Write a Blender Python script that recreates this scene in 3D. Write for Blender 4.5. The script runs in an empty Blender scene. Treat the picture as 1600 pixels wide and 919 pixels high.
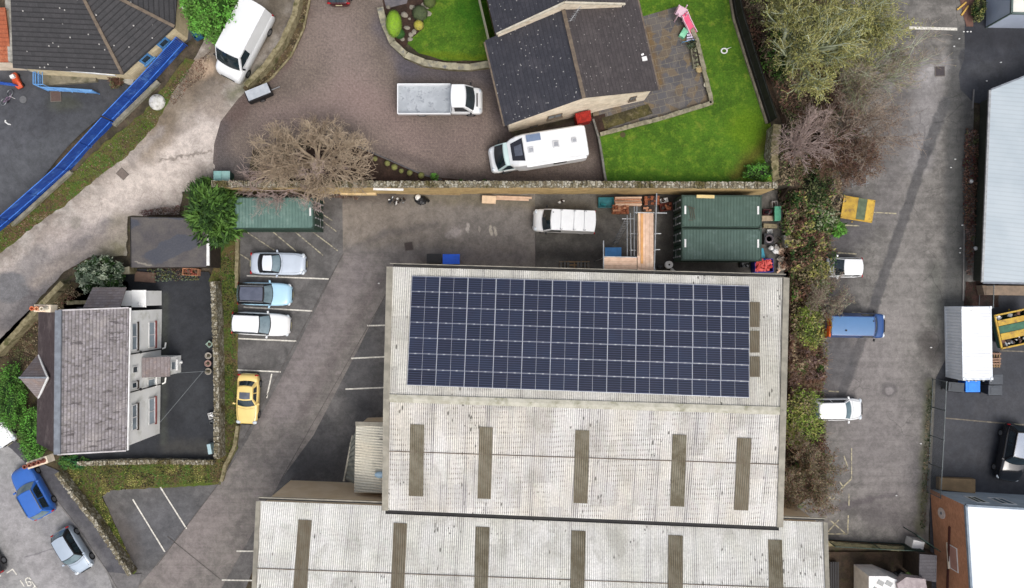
import bpy, math, random
import numpy as np
from mathutils import Vector, Matrix
from mathutils.geometry import delaunay_2d_cdt
R = math.radians
sc = bpy.context.scene
# ---------------------------------------------------------------- camera, sky, sun, exposure
HC, FP = 54.4, 1067.0
cam = bpy.data.cameras.new('camera'); camo = bpy.data.objects.new('camera', cam); sc.collection.objects.link(camo)
cam.sensor_width = 36.0; cam.lens = 36.0*FP/1600.0; cam.clip_end = 3000.0; cam.clip_start = 0.5
camo.location = (0, 0, HC); camo.rotation_euler = (0, 0, 0)
sc.camera = camo
SUN_EL, SUN_AZ = 60.0, 150.0     # azimuth clockwise from +Y (picture top): the light comes softly from the lower right
wd = bpy.data.worlds.new('World'); sc.world = wd; wd.use_nodes = True
wn = wd.node_tree.nodes; wl = wd.node_tree.links
sky = wn.new('ShaderNodeTexSky'); sky.sky_type = 'NISHITA'; sky.sun_disc = False
sky.sun_elevation = R(SUN_EL); sky.sun_rotation = R(SUN_AZ)
sky.air_density = 1.0; sky.dust_density = 6.0; sky.ozone_density = 1.0; sky.altitude = 100
hs_ = wn.new('ShaderNodeHueSaturation'); hs_.inputs['Saturation'].default_value = 0.45   # an overcast sky is nearly grey
bg = wn['Background']; wl.new(sky.outputs[0], hs_.inputs['Color']); wl.new(hs_.outputs[0], bg.inputs[0]); bg.inputs[1].default_value = 0.15
sl = bpy.data.lights.new('sun', 'SUN'); sl.energy = 0.7; sl.angle = R(30); sl.color = (1.0, 0.965, 0.92)
so = bpy.data.objects.new('sun', sl); sc.collection.objects.link(so)
d_ = Vector((math.sin(R(SUN_AZ))*math.cos(R(SUN_EL)), math.cos(R(SUN_AZ))*math.cos(R(SUN_EL)), math.sin(R(SUN_EL))))
so.rotation_euler = d_.to_track_quat('Z', 'Y').to_euler()
so.location = d_*80
sc.view_settings.view_transform = 'Standard'; sc.view_settings.look = 'None'
sc.view_settings.gamma = 1.0; sc.view_settings.exposure = 0.37
try: sc.view_settings.use_curve_mapping = False
except Exception: pass
sc.render.engine = 'CYCLES'
sc.cycles.max_bounces = 5; sc.cycles.transparent_max_bounces = 6
col = sc.collection
# ---------------------------------------------------------------- measuring: a mark on the survey picture at height z -> metres
def W(px, py, z=0.0):
    k = (HC-z)/FP
    return Vector(((px-800.0)*k, (459.5-py)*k, z))
def sm(t):
    t = max(0.0, min(1.0, t)); return t*t*(3-2*t)
YW = 8.3
def hgt(x, y, side=None):
    """ground height: the upper terrace north of the retaining wall is 2 m up, the lane climbs to it in the west"""
    if side == 'N': y = y+0.06
    k = sm((x+26)/5.0)
    L = 6*(1-k)+0.02; y0 = 6.5*(1-k)+YW*k
    n = sm((y-y0)/L)
    e = 1-sm((x-21.4)/3.2)
    return 2.0*n*e
def G(px, py, dz=0.0, side=None):
    if side is None: side = 'N' if py < 292 else 'S'
    z = 0.0
    for _ in range(12):
        p = W(px, py, z+dz)
        z = hgt(p.x, p.y, side)
    return W(px, py, z+dz)
def g2(px, py):
    p = G(px, py); return (p.x, p.y)
def on_plane(px, py, a, b, c, off=0.0):
    n = (b-a).cross(c-a).normalized()
    if n.z < 0: n = -n
    o = Vector((0, 0, HC)); d = W(px, py, 0)-o
    t = (a+n*off-o).dot(n)/d.dot(n)
    return o+d*t
# ---------------------------------------------------------------- node helper
def lin(h):
    h = h.lstrip('#'); o = []
    for i in (0, 2, 4):
        v = int(h[i:i+2], 16)/255.0
        o.append(v/12.92 if v <= 0.04045 else ((v+0.055)/1.055)**2.4)
    return tuple(o)
def C4(c):
    if isinstance(c, str): c = lin(c)
    if isinstance(c, (int, float)): c = (c, c, c)
    return (c[0], c[1], c[2], 1.0)
class NM:
    def __init__(s, name):
        s.m = bpy.data.materials.new(name); s.m.use_nodes = True
        s.n = s.m.node_tree.nodes; s.l = s.m.node_tree.links
        s.b = s.n['Principled BSDF']; s._pos = None; s._obj = None; s._uv = None
    def put(s, sock, v):
        if isinstance(v, bpy.types.NodeSocket): s.l.new(v, sock)
        elif sock.type == 'RGBA': sock.default_value = C4(v)
        elif sock.type == 'VECTOR': sock.default_value = tuple(v) if not isinstance(v, (int, float)) else (v, v, v)
        else: sock.default_value = v
    @property
    def pos(s):
        if s._pos is None: s._pos = s.n.new('ShaderNodeNewGeometry').outputs['Position']
        return s._pos
    @property
    def obj(s):
        if s._obj is None: s._obj = s.n.new('ShaderNodeTexCoord').outputs['Object']
        return s._obj
    @property
    def uv(s):
        if s._uv is None: s._uv = s.n.new('ShaderNodeTexCoord').outputs['UV']
        return s._uv
    def noise(s, sc_=1.0, det=4, ro=0.55, dist=0.0, vec=None, col_=False):
        n = s.n.new('ShaderNodeTexNoise'); s.put(n.inputs['Vector'], vec if vec is not None else s.pos)
        n.inputs['Scale'].default_value = sc_; n.inputs['Detail'].default_value = det
        n.inputs['Roughness'].default_value = ro; n.inputs['Distortion'].default_value = dist
        return n.outputs['Color'] if col_ else n.outputs['Fac']
    def voro(s, sc_=1.0, vec=None, out='Distance', rnd=1.0, feat='F1'):
        n = s.n.new('ShaderNodeTexVoronoi'); s.put(n.inputs['Vector'], vec if vec is not None else s.pos)
        n.feature = feat; n.inputs['Scale'].default_value = sc_; n.inputs['Randomness'].default_value = rnd
        return n.outputs[out]
    def math(s, op, a, b=0.0, c=0.0):
        n = s.n.new('ShaderNodeMath'); n.operation = op
        s.put(n.inputs[0], a); s.put(n.inputs[1], b); s.put(n.inputs[2], c); return n.outputs[0]
    def vm(s, op, a, b=(0, 0, 0)):
        n = s.n.new('ShaderNodeVectorMath'); n.operation = op
        s.put(n.inputs[0], a)
        if op == 'SCALE': s.put(n.inputs[3], b)
        else: s.put(n.inputs[1], b)
        return n.outputs['Value'] if op in ('LENGTH', 'DOT_PRODUCT', 'DISTANCE') else n.outputs[0]
    def mr(s, v, a, b, c=0.0, d=1.0):
        n = s.n.new('ShaderNodeMapRange'); n.interpolation_type = 'SMOOTHSTEP'
        s.put(n.inputs[0], v)
        for i, q in enumerate((a, b, c, d)): n.inputs[i+1].default_value = q
        return n.outputs[0]
    def mix(s, f, a, b):
        n = s.n.new('ShaderNodeMix'); n.data_type = 'RGBA'
        s.put(n.inputs[0], f); s.put(n.inputs[6], a); s.put(n.inputs[7], b); return n.outputs[2]
    def mul(s, f, a, b):
        n = s.n.new('ShaderNodeMix'); n.data_type = 'RGBA'; n.blend_type = 'MULTIPLY'
        s.put(n.inputs[0], f); s.put(n.inputs[6], a); s.put(n.inputs[7], b); return n.outputs[2]
    def sep(s, v):
        n = s.n.new('ShaderNodeSeparateXYZ'); s.put(n.inputs[0], v); return n.outputs
    def comb(s, x, y, z=0.0):
        n = s.n.new('ShaderNodeCombineXYZ'); s.put(n.inputs[0], x); s.put(n.inputs[1], y); s.put(n.inputs[2], z); return n.outputs[0]
    def flat(s, wob=0.0, wsc=1.0):
        key = (wob, wsc)
        if not hasattr(s, '_fl'): s._fl = {}
        if key not in s._fl:
            v = s.vm('MULTIPLY', s.pos, (1, 1, 0))
            if wob:
                nz = s.noise(wsc, 5, 0.6, 0, v, True)
                w_ = s.vm('SCALE', s.vm('SUBTRACT', nz, (0.5, 0.5, 0.5)), wob*2)
                v = s.vm('MULTIPLY', s.vm('ADD', v, w_), (1, 1, 0))
            s._fl[key] = v
        return s._fl[key]
    def seg(s, a, b, w, soft=0.3, wob=0.5, wsc=0.9):
        a = g2(*a); b = g2(*b); v = s.flat(wob, wsc)
        pa = s.vm('SUBTRACT', v, (a[0], a[1], 0)); ba = (b[0]-a[0], b[1]-a[1], 0)
        l2 = ba[0]**2+ba[1]**2
        t = s.math('DIVIDE', s.vm('DOT_PRODUCT', pa, ba), l2)
        n = s.n.new('ShaderNodeClamp'); s.put(n.inputs[0], t); t = n.outputs[0]
        q = s.vm('SCALE', ba, t)
        dd = s.vm('LENGTH', s.vm('SUBTRACT', pa, q))
        return s.mr(dd, w+soft, max(0, w-soft))
    def blob(s, c, rx, ry, ang=0, soft=0.4, wob=0.8, wsc=0.7):
        c = g2(*c); v = s.flat(wob, wsc)
        n = s.n.new('ShaderNodeMapping'); n.vector_type = 'TEXTURE'; s.put(n.inputs[0], v)
        n.inputs[1].default_value = (c[0], c[1], 0); n.inputs[2].default_value = (0, 0, R(ang)); n.inputs[3].default_value = (rx, ry, 1)
        return s.mr(s.vm('LENGTH', n.outputs[0]), 1+soft, max(0, 1-soft))
    def brick(s, vec, w, h, mortar=0.02, off=0.5, c1=0.3, c2=0.6, cm=0.1, bias=0.0):
        n = s.n.new('ShaderNodeTexBrick'); s.put(n.inputs['Vector'], vec); n.offset = off
        s.put(n.inputs['Color1'], c1); s.put(n.inputs['Color2'], c2); s.put(n.inputs['Mortar'], cm)
        n.inputs['Scale'].default_value = 1.0; n.inputs['Mortar Size'].default_value = mortar; n.inputs['Mortar Smooth'].default_value = 0.3
        n.inputs['Bias'].default_value = bias; n.inputs['Brick Width'].default_value = w; n.inputs['Row Height'].default_value = h
        return n.outputs['Color'], n.outputs['Fac']
    def bump(s, h, st=0.3, dist=0.02):
        n = s.n.new('ShaderNodeBump'); n.inputs['Strength'].default_value = st; n.inputs['Distance'].default_value = dist
        s.put(n.inputs['Height'], h); s.l.new(n.outputs[0], s.b.inputs['Normal'])
    def out(s, color, rough=0.8, metal=0.0, spec=0.35, coat=0.0):
        s.put(s.b.inputs['Base Color'], color); s.put(s.b.inputs['Roughness'], rough)
        s.b.inputs['Metallic'].default_value = metal; s.b.inputs['Specular IOR Level'].default_value = spec
        if coat: s.b.inputs['Coat Weight'].default_value = coat; s.b.inputs['Coat Roughness'].default_value = 0.08
        return s.m
def basic(name, c1, c2=None, scale=3.0, rough=0.7, metal=0.0, spec=0.35, bump=0.0, coat=0.0, det=5, lo=0.35, hi=0.65, c3=None, sc3=0.6, obj=True):
    n = NM(name); v = n.obj if obj else n.pos
    c = C4(c1)[:3]
    if c2 is None: c2 = tuple(q*0.82 for q in c)
    k = n.mix(n.mr(n.noise(scale, det, 0.6, 0, v), lo, hi), c, c2)
    if c3 is not None: k = n.mix(n.mr(n.noise(sc3, 5, 0.65, 0, v), 0.52, 0.68), k, c3)
    if bump: n.bump(n.noise(scale*4, 4, 0.6, 0, v), bump, 0.03)
    return n.out(k, rough, metal, spec, coat)
# ---------------------------------------------------------------- mesh builder
class MB:
    def __init__(s): s.v = []; s.f = []; s.m = []; s.uvf = None
    def add(s, vs, fs, mi=0):
        o = len(s.v); s.v += [tuple(v) for v in vs]
        for i, f in enumerate(fs):
            s.f.append(tuple(o+j for j in f)); s.m.append(mi if isinstance(mi, int) else mi[i])
        return s
    def quad(s, a, b, c, d, mi=0): return s.add([a, b, c, d], [(0, 1, 2, 3)], mi)
    def tri(s, a, b, c, mi=0): return s.add([a, b, c], [(0, 1, 2)], mi)
    def poly(s, pts, mi=0): return s.add(pts, [tuple(range(len(pts)))], mi)
    def box(s, c, size, rz=0.0, mi=0, tilt=None):
        x, y, z = size[0]/2, size[1]/2, size[2]/2; M = Matrix.Rotation(rz, 3, 'Z')
        if tilt is not None: M = M @ Matrix.Rotation(tilt[0], 3, 'X') @ Matrix.Rotation(tilt[1], 3, 'Y')
        p = [Vector(c)+M @ Vector(q) for q in ((-x, -y, -z), (x, -y, -z), (x, y, -z), (-x, y, -z), (-x, -y, z), (x, -y, z), (x, y, z), (-x, y, z))]
        return s.add(p, [(3, 2, 1, 0), (4, 5, 6, 7), (0, 1, 5, 4), (1, 2, 6, 5), (2, 3, 7, 6), (3, 0, 4, 7)], mi)
    def prism(s, pts, z0, z1, mi=0, mtop=None):
        """pts ccw (x,y); z0,z1 numbers or lists"""
        n = len(pts)
        a = sum(pts[i][0]*pts[(i+1) % n][1]-pts[(i+1) % n][0]*pts[i][1] for i in range(n))
        zz0 = z0 if isinstance(z0, (list, tuple)) else [z0]*n
        zz1 = z1 if isinstance(z1, (list, tuple)) else [z1]*n
        if a < 0: pts = pts[::-1]; zz0 = list(zz0)[::-1]; zz1 = list(zz1)[::-1]
        v = [(p[0], p[1], z) for p, z in zip(pts, zz0)]+[(p[0], p[1], z) for p, z in zip(pts, zz1)]
        f = [tuple(range(n-1, -1, -1)), tuple(range(n, 2*n))]+[(i, (i+1) % n, n+(i+1) % n, n+i) for i in range(n)]
        mt = mi if mtop is None else mtop
        return s.add(v, f, [mi, mt]+[mi]*n)
    def tube(s, p, q, r, n=6, r2=None, mi=0, cap=True):
        p = Vector(p); q = Vector(q); r2 = r if r2 is None else r2
        d = (q-p)
        if d.length < 1e-6: return s
        d.normalize(); a = d.orthogonal().normalized(); b = d.cross(a)
        v = [p+(a*math.cos(2*math.pi*i/n)+b*math.sin(2*math.pi*i/n))*r for i in range(n)]
        v += [q+(a*math.cos(2*math.pi*i/n)+b*math.sin(2*math.pi*i/n))*r2 for i in range(n)]
        f = [(i, (i+1) % n, n+(i+1) % n, n+i) for i in range(n)]
        if cap: f += [tuple(range(n-1, -1, -1)), tuple(range(n, 2*n))]
        return s.add(v, f, mi)
    def bar(s, p, q, w, h, mi=0, up=(0, 0, 1)):
        p = Vector(p); q = Vector(q); d = (q-p).normalized(); sd = d.cross(Vector(up))
        sd = sd.normalized() if sd.length > 1e-5 else Vector((1, 0, 0)); u = sd.cross(d)
        v = []
        for o in (p, q):
            for a, b in ((-1, -1), (1, -1), (1, 1), (-1, 1)): v.append(o+sd*(a*w/2)+u*(b*h/2))
        return s.add(v, [(3, 2, 1, 0), (4, 5, 6, 7), (0, 1, 5, 4), (1, 2, 6, 5), (2, 3, 7, 6), (3, 0, 4, 7)], mi)
    def sphere(s, c, r, sx=1, sy=1, sz=1, nu=12, nv=8, mi=0, jit=0.0, rng=None):
        v = []; f = []
        for j in range(nv+1):
            t = math.pi*j/nv
            for i in range(nu):
                a = 2*math.pi*i/nu; k = r*(1+(rng.uniform(-jit, jit) if rng and 0 < j < nv else 0))
                v.append((c[0]+k*sx*math.sin(t)*math.cos(a), c[1]+k*sy*math.sin(t)*math.sin(a), c[2]+k*sz*math.cos(t)))
        for j in range(nv):
            for i in range(nu):
                f.append((j*nu+i, (j+1)*nu+i, (j+1)*nu+(i+1) % nu, j*nu+(i+1) % nu))
        return s.add(v, f, mi)
    def lathe(s, c, prof, n=14, mi=0):
        v = []; f = []
        for r, z in prof:
            for i in range(n):
                a = 2*math.pi*i/n; v.append((c[0]+r*math.cos(a), c[1]+r*math.sin(a), c[2]+z))
        for j in range(len(prof)-1):
            for i in range(n): f.append((j*n+i, j*n+(i+1) % n, (j+1)*n+(i+1) % n, (j+1)*n+i))
        return s.add(v, f, mi)
    def loft(s, rings, mi=0, closed=True, caps=True):
        n = len(rings[0]); v = [p for r in rings for p in r]; f = []
        for j in range(len(rings)-1):
            for i in range(n if closed else n-1):
                f.append((j*n+i, j*n+(i+1) % n, (j+1)*n+(i+1) % n, (j+1)*n+i))
        if caps: f += [tuple(range(n-1, -1, -1)), tuple(range((len(rings)-1)*n, len(rings)*n))]
        return s.add(v, f, mi)
    def build(s, name, mats, parent=None, smooth=False, bevel=0.0, world=True, sub=0):
        return mesh_obj(name, np.array(s.v, dtype=np.float64).reshape(-1, 3), s.f, s.m, mats, parent, smooth, bevel, world, sub, True, s.uvf)
def root_of(o):
    while o.parent is not None: o = o.parent
    return o
def mesh_obj(name, V, F, MI, mats, parent=None, smooth=False, bevel=0.0, world=True, sub=0, uv=True, uvf=None):
    if not isinstance(mats, (list, tuple)): mats = [mats]
    me = bpy.data.meshes.new(name)
    V = V.copy()
    if parent is not None and world:
        rt = root_of(parent); V -= np.array(rt.location)
    me.from_pydata(V.tolist(), [], F)
    for m in mats: me.materials.append(m)
    nf = len(me.polygons)
    if MI is not None: me.polygons.foreach_set('material_index', np.array(MI, dtype=np.int32))
    if uv:
        no = np.empty(nf*3); me.polygons.foreach_get('normal', no); no = no.reshape(-1, 3)
        lt = np.empty(nf, dtype=np.int32); me.polygons.foreach_get('loop_total', lt)
        nl = len(me.loops); vi = np.empty(nl, dtype=np.int32); me.loops.foreach_get('vertex_index', vi)
        fn = np.repeat(no, lt, axis=0); P = V[vi]
        hx = -fn[:, 1]; hy = fn[:, 0]; hl = np.hypot(hx, hy); flat = hl < 0.02
        hx = np.where(flat, 1.0, hx/np.maximum(hl, 1e-6)); hy = np.where(flat, 0.0, hy/np.maximum(hl, 1e-6))
        u = P[:, 0]*hx+P[:, 1]*hy
        P0 = P if (parent is None or not world) else P+np.array(root_of(parent).location)
        # v = n x h
        vx = -fn[:, 2]*hy; vy = fn[:, 2]*hx; vz = fn[:, 0]*hy-fn[:, 1]*hx
        v = P[:, 0]*vx+P[:, 1]*vy+P[:, 2]*vz
        if uvf is not None: Q = P0-np.array(uvf[0]); u = Q@np.array(uvf[1]); v = Q@np.array(uvf[2])
        ul = me.uv_layers.new(name='UVMap'); ul.data.foreach_set('uv', np.stack([u, v], 1).ravel())
    if smooth: me.polygons.foreach_set('use_smooth', np.ones(nf, dtype=bool))
    me.update()
    o = bpy.data.objects.new(name, me); col.objects.link(o)
    if parent is not None: o.parent = parent
    if bevel:
        b = o.modifiers.new('bevel', 'BEVEL'); b.width = bevel; b.segments = 2; b.limit_method = 'ANGLE'; b.angle_limit = R(40)
    if sub:
        b = o.modifiers.new('subsurf', 'SUBSURF'); b.levels = sub; b.render_levels = sub
    return o
def thing(name, label, cat, loc=(0, 0, 0), rz=0.0, group=None):
    o = bpy.data.objects.new(name, None); col.objects.link(o); o.empty_display_size = 0.3
    o.location = loc; o.rotation_euler = (0, 0, rz); tag(o, label, cat, group); return o
def tag(o, label=None, cat=None, group=None, kind=None):
    if label: o['label'] = label
    if cat: o['category'] = cat
    if group: o['group'] = group
    if kind: o['kind'] = kind
    return o
def stones(rngseed): return random.Random(rngseed)
# ---------------------------------------------------------------- draped ground sheets
def in_poly(x, y, P):
    c = False; n = len(P); j = n-1
    for i in range(n):
        if (P[i][1] > y) != (P[j][1] > y) and x < (P[j][0]-P[i][0])*(y-P[i][1])/(P[j][1]-P[i][1])+P[i][0]: c = not c
        j = i
    return c
def densify(pts, step, jit, seed):
    rg = random.Random(seed); out = []; n = len(pts)
    for i in range(n):
        a = pts[i]; b = pts[(i+1) % n]; L = math.hypot(b[0]-a[0], b[1]-a[1]); k = max(1, int(L/step))
        for j in range(k):
            t = j/k; q = jit if j else jit*0.3
            out.append((a[0]+(b[0]-a[0])*t+rg.uniform(-q, q), a[1]+(b[1]-a[1])*t+rg.uniform(-q, q)))
    return out
def sheet(name, ppx, mat, layer=1, grid=0.6, jit=0.0, side=None, label=None, kind='structure', step=None):
    side = side or ('N' if sum(p[1] for p in ppx)/len(ppx) < 292 else 'S')
    pts = [G(p[0], p[1], 0, side) for p in ppx]; pts = [(p.x, p.y) for p in pts]
    b = densify(pts, step or (0.35 if jit else grid), jit, hash(name) % 1000 if False else sum(map(ord, name))+len(ppx))
    xs = [p[0] for p in b]; ys = [p[1] for p in b]
    flat_zone = side == 'S' and max(ys) < 6.3 or (side == 'S' and min(xs) > -20.9)
    gp = []
    if not flat_zone:
        x = min(xs)+grid/2
        while x < max(xs):
            y = min(ys)+grid/2
            while y < max(ys):
                gp.append((x, y)); y += grid
            x += grid
    vin = [Vector(p) for p in b]+[Vector(p) for p in gp]
    vo, eo, fo, *_ = delaunay_2d_cdt(vin, [], [list(range(len(b)))], 1, 1e-4, False)
    V = np.array([(v.x, v.y, hgt(v.x, v.y, side)+layer*0.012) for v in vo])
    F = []
    for f in fo:
        a, b_, c_ = (V[f[0]], V[f[1]], V[f[2]])
        if not in_poly((a[0]+b_[0]+c_[0])/3, (a[1]+b_[1]+c_[1])/3, b): continue
        cr = (b_[0]-a[0])*(c_[1]-a[1])-(b_[1]-a[1])*(c_[0]-a[0])
        F.append(tuple(f) if cr > 0 else tuple(f)[::-1])
    o = mesh_obj(name, V, F, None, mat, uv=False)
    tag(o, label, None, None, kind); return o
# ================================================================ ground materials
def tarmac(name, c1, c2, marks=(), speck=0.25, sc1=0.35, rough=0.85, cracks=0.0, stripes=None, bump=0.25, litter=None, c3=None, tint=0.9):
    """marks: (kind, args, colour, strength)"""
    n = NM(name); v = n.flat()
    k = n.mix(n.mr(n.noise(sc1, 6, 0.66, 0.3, v), 0.41, 0.59), c1, c2)
    if c3: k = n.mix(n.math('MULTIPLY', n.mr(n.noise(sc1*3.1, 6, 0.7, 0.2, v), 0.52, 0.7), 0.7), k, c3)
    for kind, a, cc, st in marks:
        kw = a[-1] if isinstance(a[-1], dict) else {}
        ar = a[:-1] if isinstance(a[-1], dict) else a
        m = getattr(n, kind)(*ar, **kw)
        k = n.mix(n.math('MULTIPLY', m, st), k, cc)
    if stripes:
        ang, pitch, st = stripes
        mp = n.n.new('ShaderNodeMapping'); n.put(mp.inputs[0], v); mp.inputs[2].default_value = (0, 0, R(-ang)); mp.inputs[3].default_value = (0.08, 1/pitch, 1)
        sn = n.noise(1.0, 3, 0.6, 0, mp.outputs[0])
        k = n.mul(st, k, n.mix(n.mr(sn, 0.38, 0.62), 0.62, 1.12))
    k = n.mul(1.0, k, n.mix(n.mr(n.noise(1.3, 7, 0.8, 0.3, v), 0.36, 0.64), 0.80, 1.16))
    s1 = n.noise(5.5, 4, 0.75, 0, v); s2 = n.noise(15.0, 3, 0.75, 0, v)
    gr = n.math('ADD', n.math('MULTIPLY', s1, 0.45), n.math('MULTIPLY', s2, 0.55))
    k = n.mul(1.0, k, n.mix(n.mr(gr, 0.34, 0.66), 1-speck, 1+speck*0.8))
    if cracks:
        wv = n.flat(0.25, 1.6)
        cr = n.voro(0.42, wv, 'Distance', 1.0, 'DISTANCE_TO_EDGE')
        cm = n.math('MULTIPLY', n.mr(cr, 0.02, 0.004), n.mr(n.noise(0.25, 2, 0.5, 0, v), 0.5, 0.62))
        k = n.mul(n.math('MULTIPLY', cm, cracks), k, 0.45)
    if litter:
        lc, dens = litter
        lf = n.voro(7.0, v, 'Distance', 1.0)
        lm = n.math('MULTIPLY', n.mr(lf, 0.16, 0.10), n.mr(n.noise(0.5, 4, 0.7, 0, v), 0.62-dens, 0.72-dens))
        k = n.mix(n.math('MULTIPLY', lm, 0.8), k, lc)
    k = n.mul(tint, k, (0.965, 0.98, 1.0))
    n.bump(gr, bump, 0.02)
    return n.out(k, rough, 0, 0.3)
def blend_ground(name, cols, sc1=0.5, speck=0.35, marks=(), bump=0.6, litter=None):
    return tarmac(name, cols[0], cols[1], marks, speck, sc1, 0.95, 0, None, bump, litter, cols[2] if len(cols) > 2 else None, 0.0)

m_ground = blend_ground('soil', ('#544a3e', '#3d382d', '#50582f'), 0.4)
m_lane = tarmac('lane_surface', '#a19990', '#857b71', [
    ('seg', ((20, 450), (330, 200), 1.6, 1.4, 0.8, 0.5), '#b9ada5', 0.8),
    ('seg', ((150, 330), (320, 220), 1.4, 1.0, 0.8, 0.5), '#bfb4aa', 0.6), ('seg', ((-10, 500), (140, 385), 1.5, 1.3, 1.2, 0.6), '#777170', 0.75), ('seg', ((110, 415), (200, 350), 0.6, 0.9, 1.0, 0.6), '#7b746c', 0.7), ('seg', ((200, 262), (300, 190), 0.3, 0.5, 0.7, 0.8), '#8c8177', 0.6),
    ('seg', ((20, 500), (120, 410), 1.2, 0.8, 0.9, 0.8), '#5d5a5b', 0.85),
    ('seg', ((120, 400), (170, 350), 0.5, 0.5, 0.9, 0.8), '#6c686a', 0.7),
    ('seg', ((0, 470), (60, 400), 0.9, 0.6, 0.9, 0.8), '#7a7674', 0.7),
    ('blob', ((15, 450), 1.6, 1.2, 0, 0.15, 0.4), '#6b6a6b', 0.9),
    ('blob', ((175, 395), 1.3, 0.8, 0, 0.6, 0.6), '#6e6a4c', 0.7),
    ('blob', ((190, 360), 1.0, 1.2, 0, 0.6, 0.6), '#7d7761', 0.6),
    ('seg', ((300, 140), (400, 40), 1.2, 0.9, 0.8), '#6d6152', 0.8),
    ('seg', ((400, 60), (440, 0), 1.2, 0.9, 0.8), '#5e5548', 0.85),
    ('seg', ((265, 165), (330, 130), 0.5, 0.5, 0.7), '#6a6158', 0.8),
    ('blob', ((316, 108), 1.1, 0.8, 30, 0.3, 0.4), '#b19a83', 0.8),
    ('seg', ((365, 150), (410, 110), 0.5, 0.5, 0.6), '#55563a', 0.7),
    ('seg', ((230, 230), (285, 160), 0.8, 1.0, 1.0), '#857868', 0.75), ('blob', ((250, 185), 1.2, 1.6, 0, 0.6, 0.9), '#6f6252', 0.75), ('blob', ((330, 170), 1.2, 0.9, 0, 0.6, 0.8), '#8a7e72', 0.6), ('blob', ((300, 120), 1.0, 1.2, 0, 0.6, 0.8), '#746554', 0.7), ('seg', ((60, 440), (230, 330), 0.5, 0.8, 0.9), '#9a8f85', 0.7),
    ('seg', ((255, 200), (205, 250), 0.25, 0.3, 0.6), '#8f867f', 0.8),
    ('seg', ((250, 250), (330, 238), 0.05, 0.12, 0.6, 1.5), '#5a5147', 0.6),
    ('blob', ((118, 348), 0.45, 0.55, 0, 0.3, 0.3), '#918a80', 0.8),
], 0.22, 0.5, 0.95, 0.35, None, 0.4, None, '#7d746d')
m_yard = tarmac('yard_tarmac', '#666361', '#545250', [
    ('blob', ((440, 300), 4, 2.2, 0, 0.6, 1.0), '#3f3a36', 0.8),
    ('blob', ((480, 700), 3.5, 3.0, 0, 0.5, 1.0), '#3b3b3d', 0.7),  # painted shade: the shadowed tarmac beside the lean-to
    ('blob', ((560, 580), 1.6, 4.5, 0, 0.5, 1.0), '#48484a', 0.6),
    ('blob', ((240, 830), 4.5, 2.5, 30, 0.6, 1.0), '#55565a', 0.6),
    ('blob', ((180, 840), 1.6, 3.0, 30, 0.5, 0.8), '#494038', 0.55),
], 0.16, 0.4, 0.8, 0.3, None, 0.2, ('#8a8378', 0.02), '#666261')
m_apron = tarmac('yard_apron', '#817a73', '#726c65', [
    ('blob', ((560, 350), 5, 1.7, 0, 0.6, 1.0), '#7d746a', 0.7),
    ('blob', ((780, 350), 4, 1.7, 0, 0.6, 1.0), '#74706d', 0.6),
    ('seg', ((430, 310), (620, 300), 0.7, 0.9, 0.8), '#463d36', 0.75),
    ('seg', ((650, 308), (830, 318), 0.4, 0.5, 0.6), '#6b6453', 0.7),
    ('seg', ((545, 395), (600, 365), 0.25, 0.3, 0.3), '#5f5a58', 0.5), ('seg', ((600, 365), (680, 352), 0.25, 0.3, 0.3), '#5f5a58', 0.5),
    ('blob', ((710, 363), 0.65, 0.35, 20, 0.4, 0.5, 2.5), '#a09894', 0.7),
    ('blob', ((731, 356), 0.14, 0.4, 0, 0.3, 0.2, 3), '#b0a9a2', 0.8), ('blob', ((749, 358), 0.1, 0.25, 0, 0.3, 0.2, 3), '#aaa299', 0.6),
    ('blob', ((767, 360), 0.12, 0.42, 10, 0.3, 0.2, 3), '#b0a99c', 0.8), ('blob', ((774, 362), 0.12, 0.42, 10, 0.3, 0.2, 3), '#b0a99c', 0.7),
    ('seg', ((520, 398), (820, 400), 0.5, 0.6, 0.6), '#6f6a69', 0.6),
], 0.18, 0.45, 0.85, 0.25, None, 0.25, ('#9a9184', 0.0), '#847c76')
m_damp = tarmac('damp_tarmac', '#66625c', '#55524d', [
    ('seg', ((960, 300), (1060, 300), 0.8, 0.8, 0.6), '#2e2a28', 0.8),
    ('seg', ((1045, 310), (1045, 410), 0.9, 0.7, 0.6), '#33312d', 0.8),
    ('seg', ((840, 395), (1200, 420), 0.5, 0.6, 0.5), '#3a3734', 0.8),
    ('blob', ((900, 330), 3, 0.8, 0, 0.6, 0.8), '#625c50', 0.5),
], 0.22, 0.5, 0.8, 0.3, None, 0.3, ('#77716a', 0.08), '#615d58')
m_road_in = tarmac('access_road_surface', '#79736e', '#6c6763', [
    ('seg', ((560, 420), (440, 640), 1.2, 0.8, 0.5), '#7f7776', 0.6),
    ('seg', ((590, 440), (470, 650), 0.35, 0.4, 0.4), '#68605f', 0.6),
    ('seg', ((520, 450), (400, 660), 0.35, 0.5, 0.4), '#6a6362', 0.6),
    ('seg', ((330, 800), (270, 900), 1.4, 1.2, 0.8), '#837a77', 0.6),
], 0.15, 0.5, 0.85, 0.0, (-28, 0.16, 0.18), 0.2, None, '#7d7372')
m_road = tarmac('road_surface', '#949290', '#868483', [
    ('seg', ((0, 780), (90, 925), 1.3, 1.0, 0.4), '#979393', 0.6),
    ('seg', ((60, 800), (140, 925), 0.5, 0.5, 0.4), '#777578', 0.6),
    ('seg', ((40, 870), (110, 850), 0.03, 0.06, 0.2), '#6a676a', 0.7),
], 0.12, 0.3, 0.8, 0.15, (-58, 0.9, 0.12), 0.15)
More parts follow.
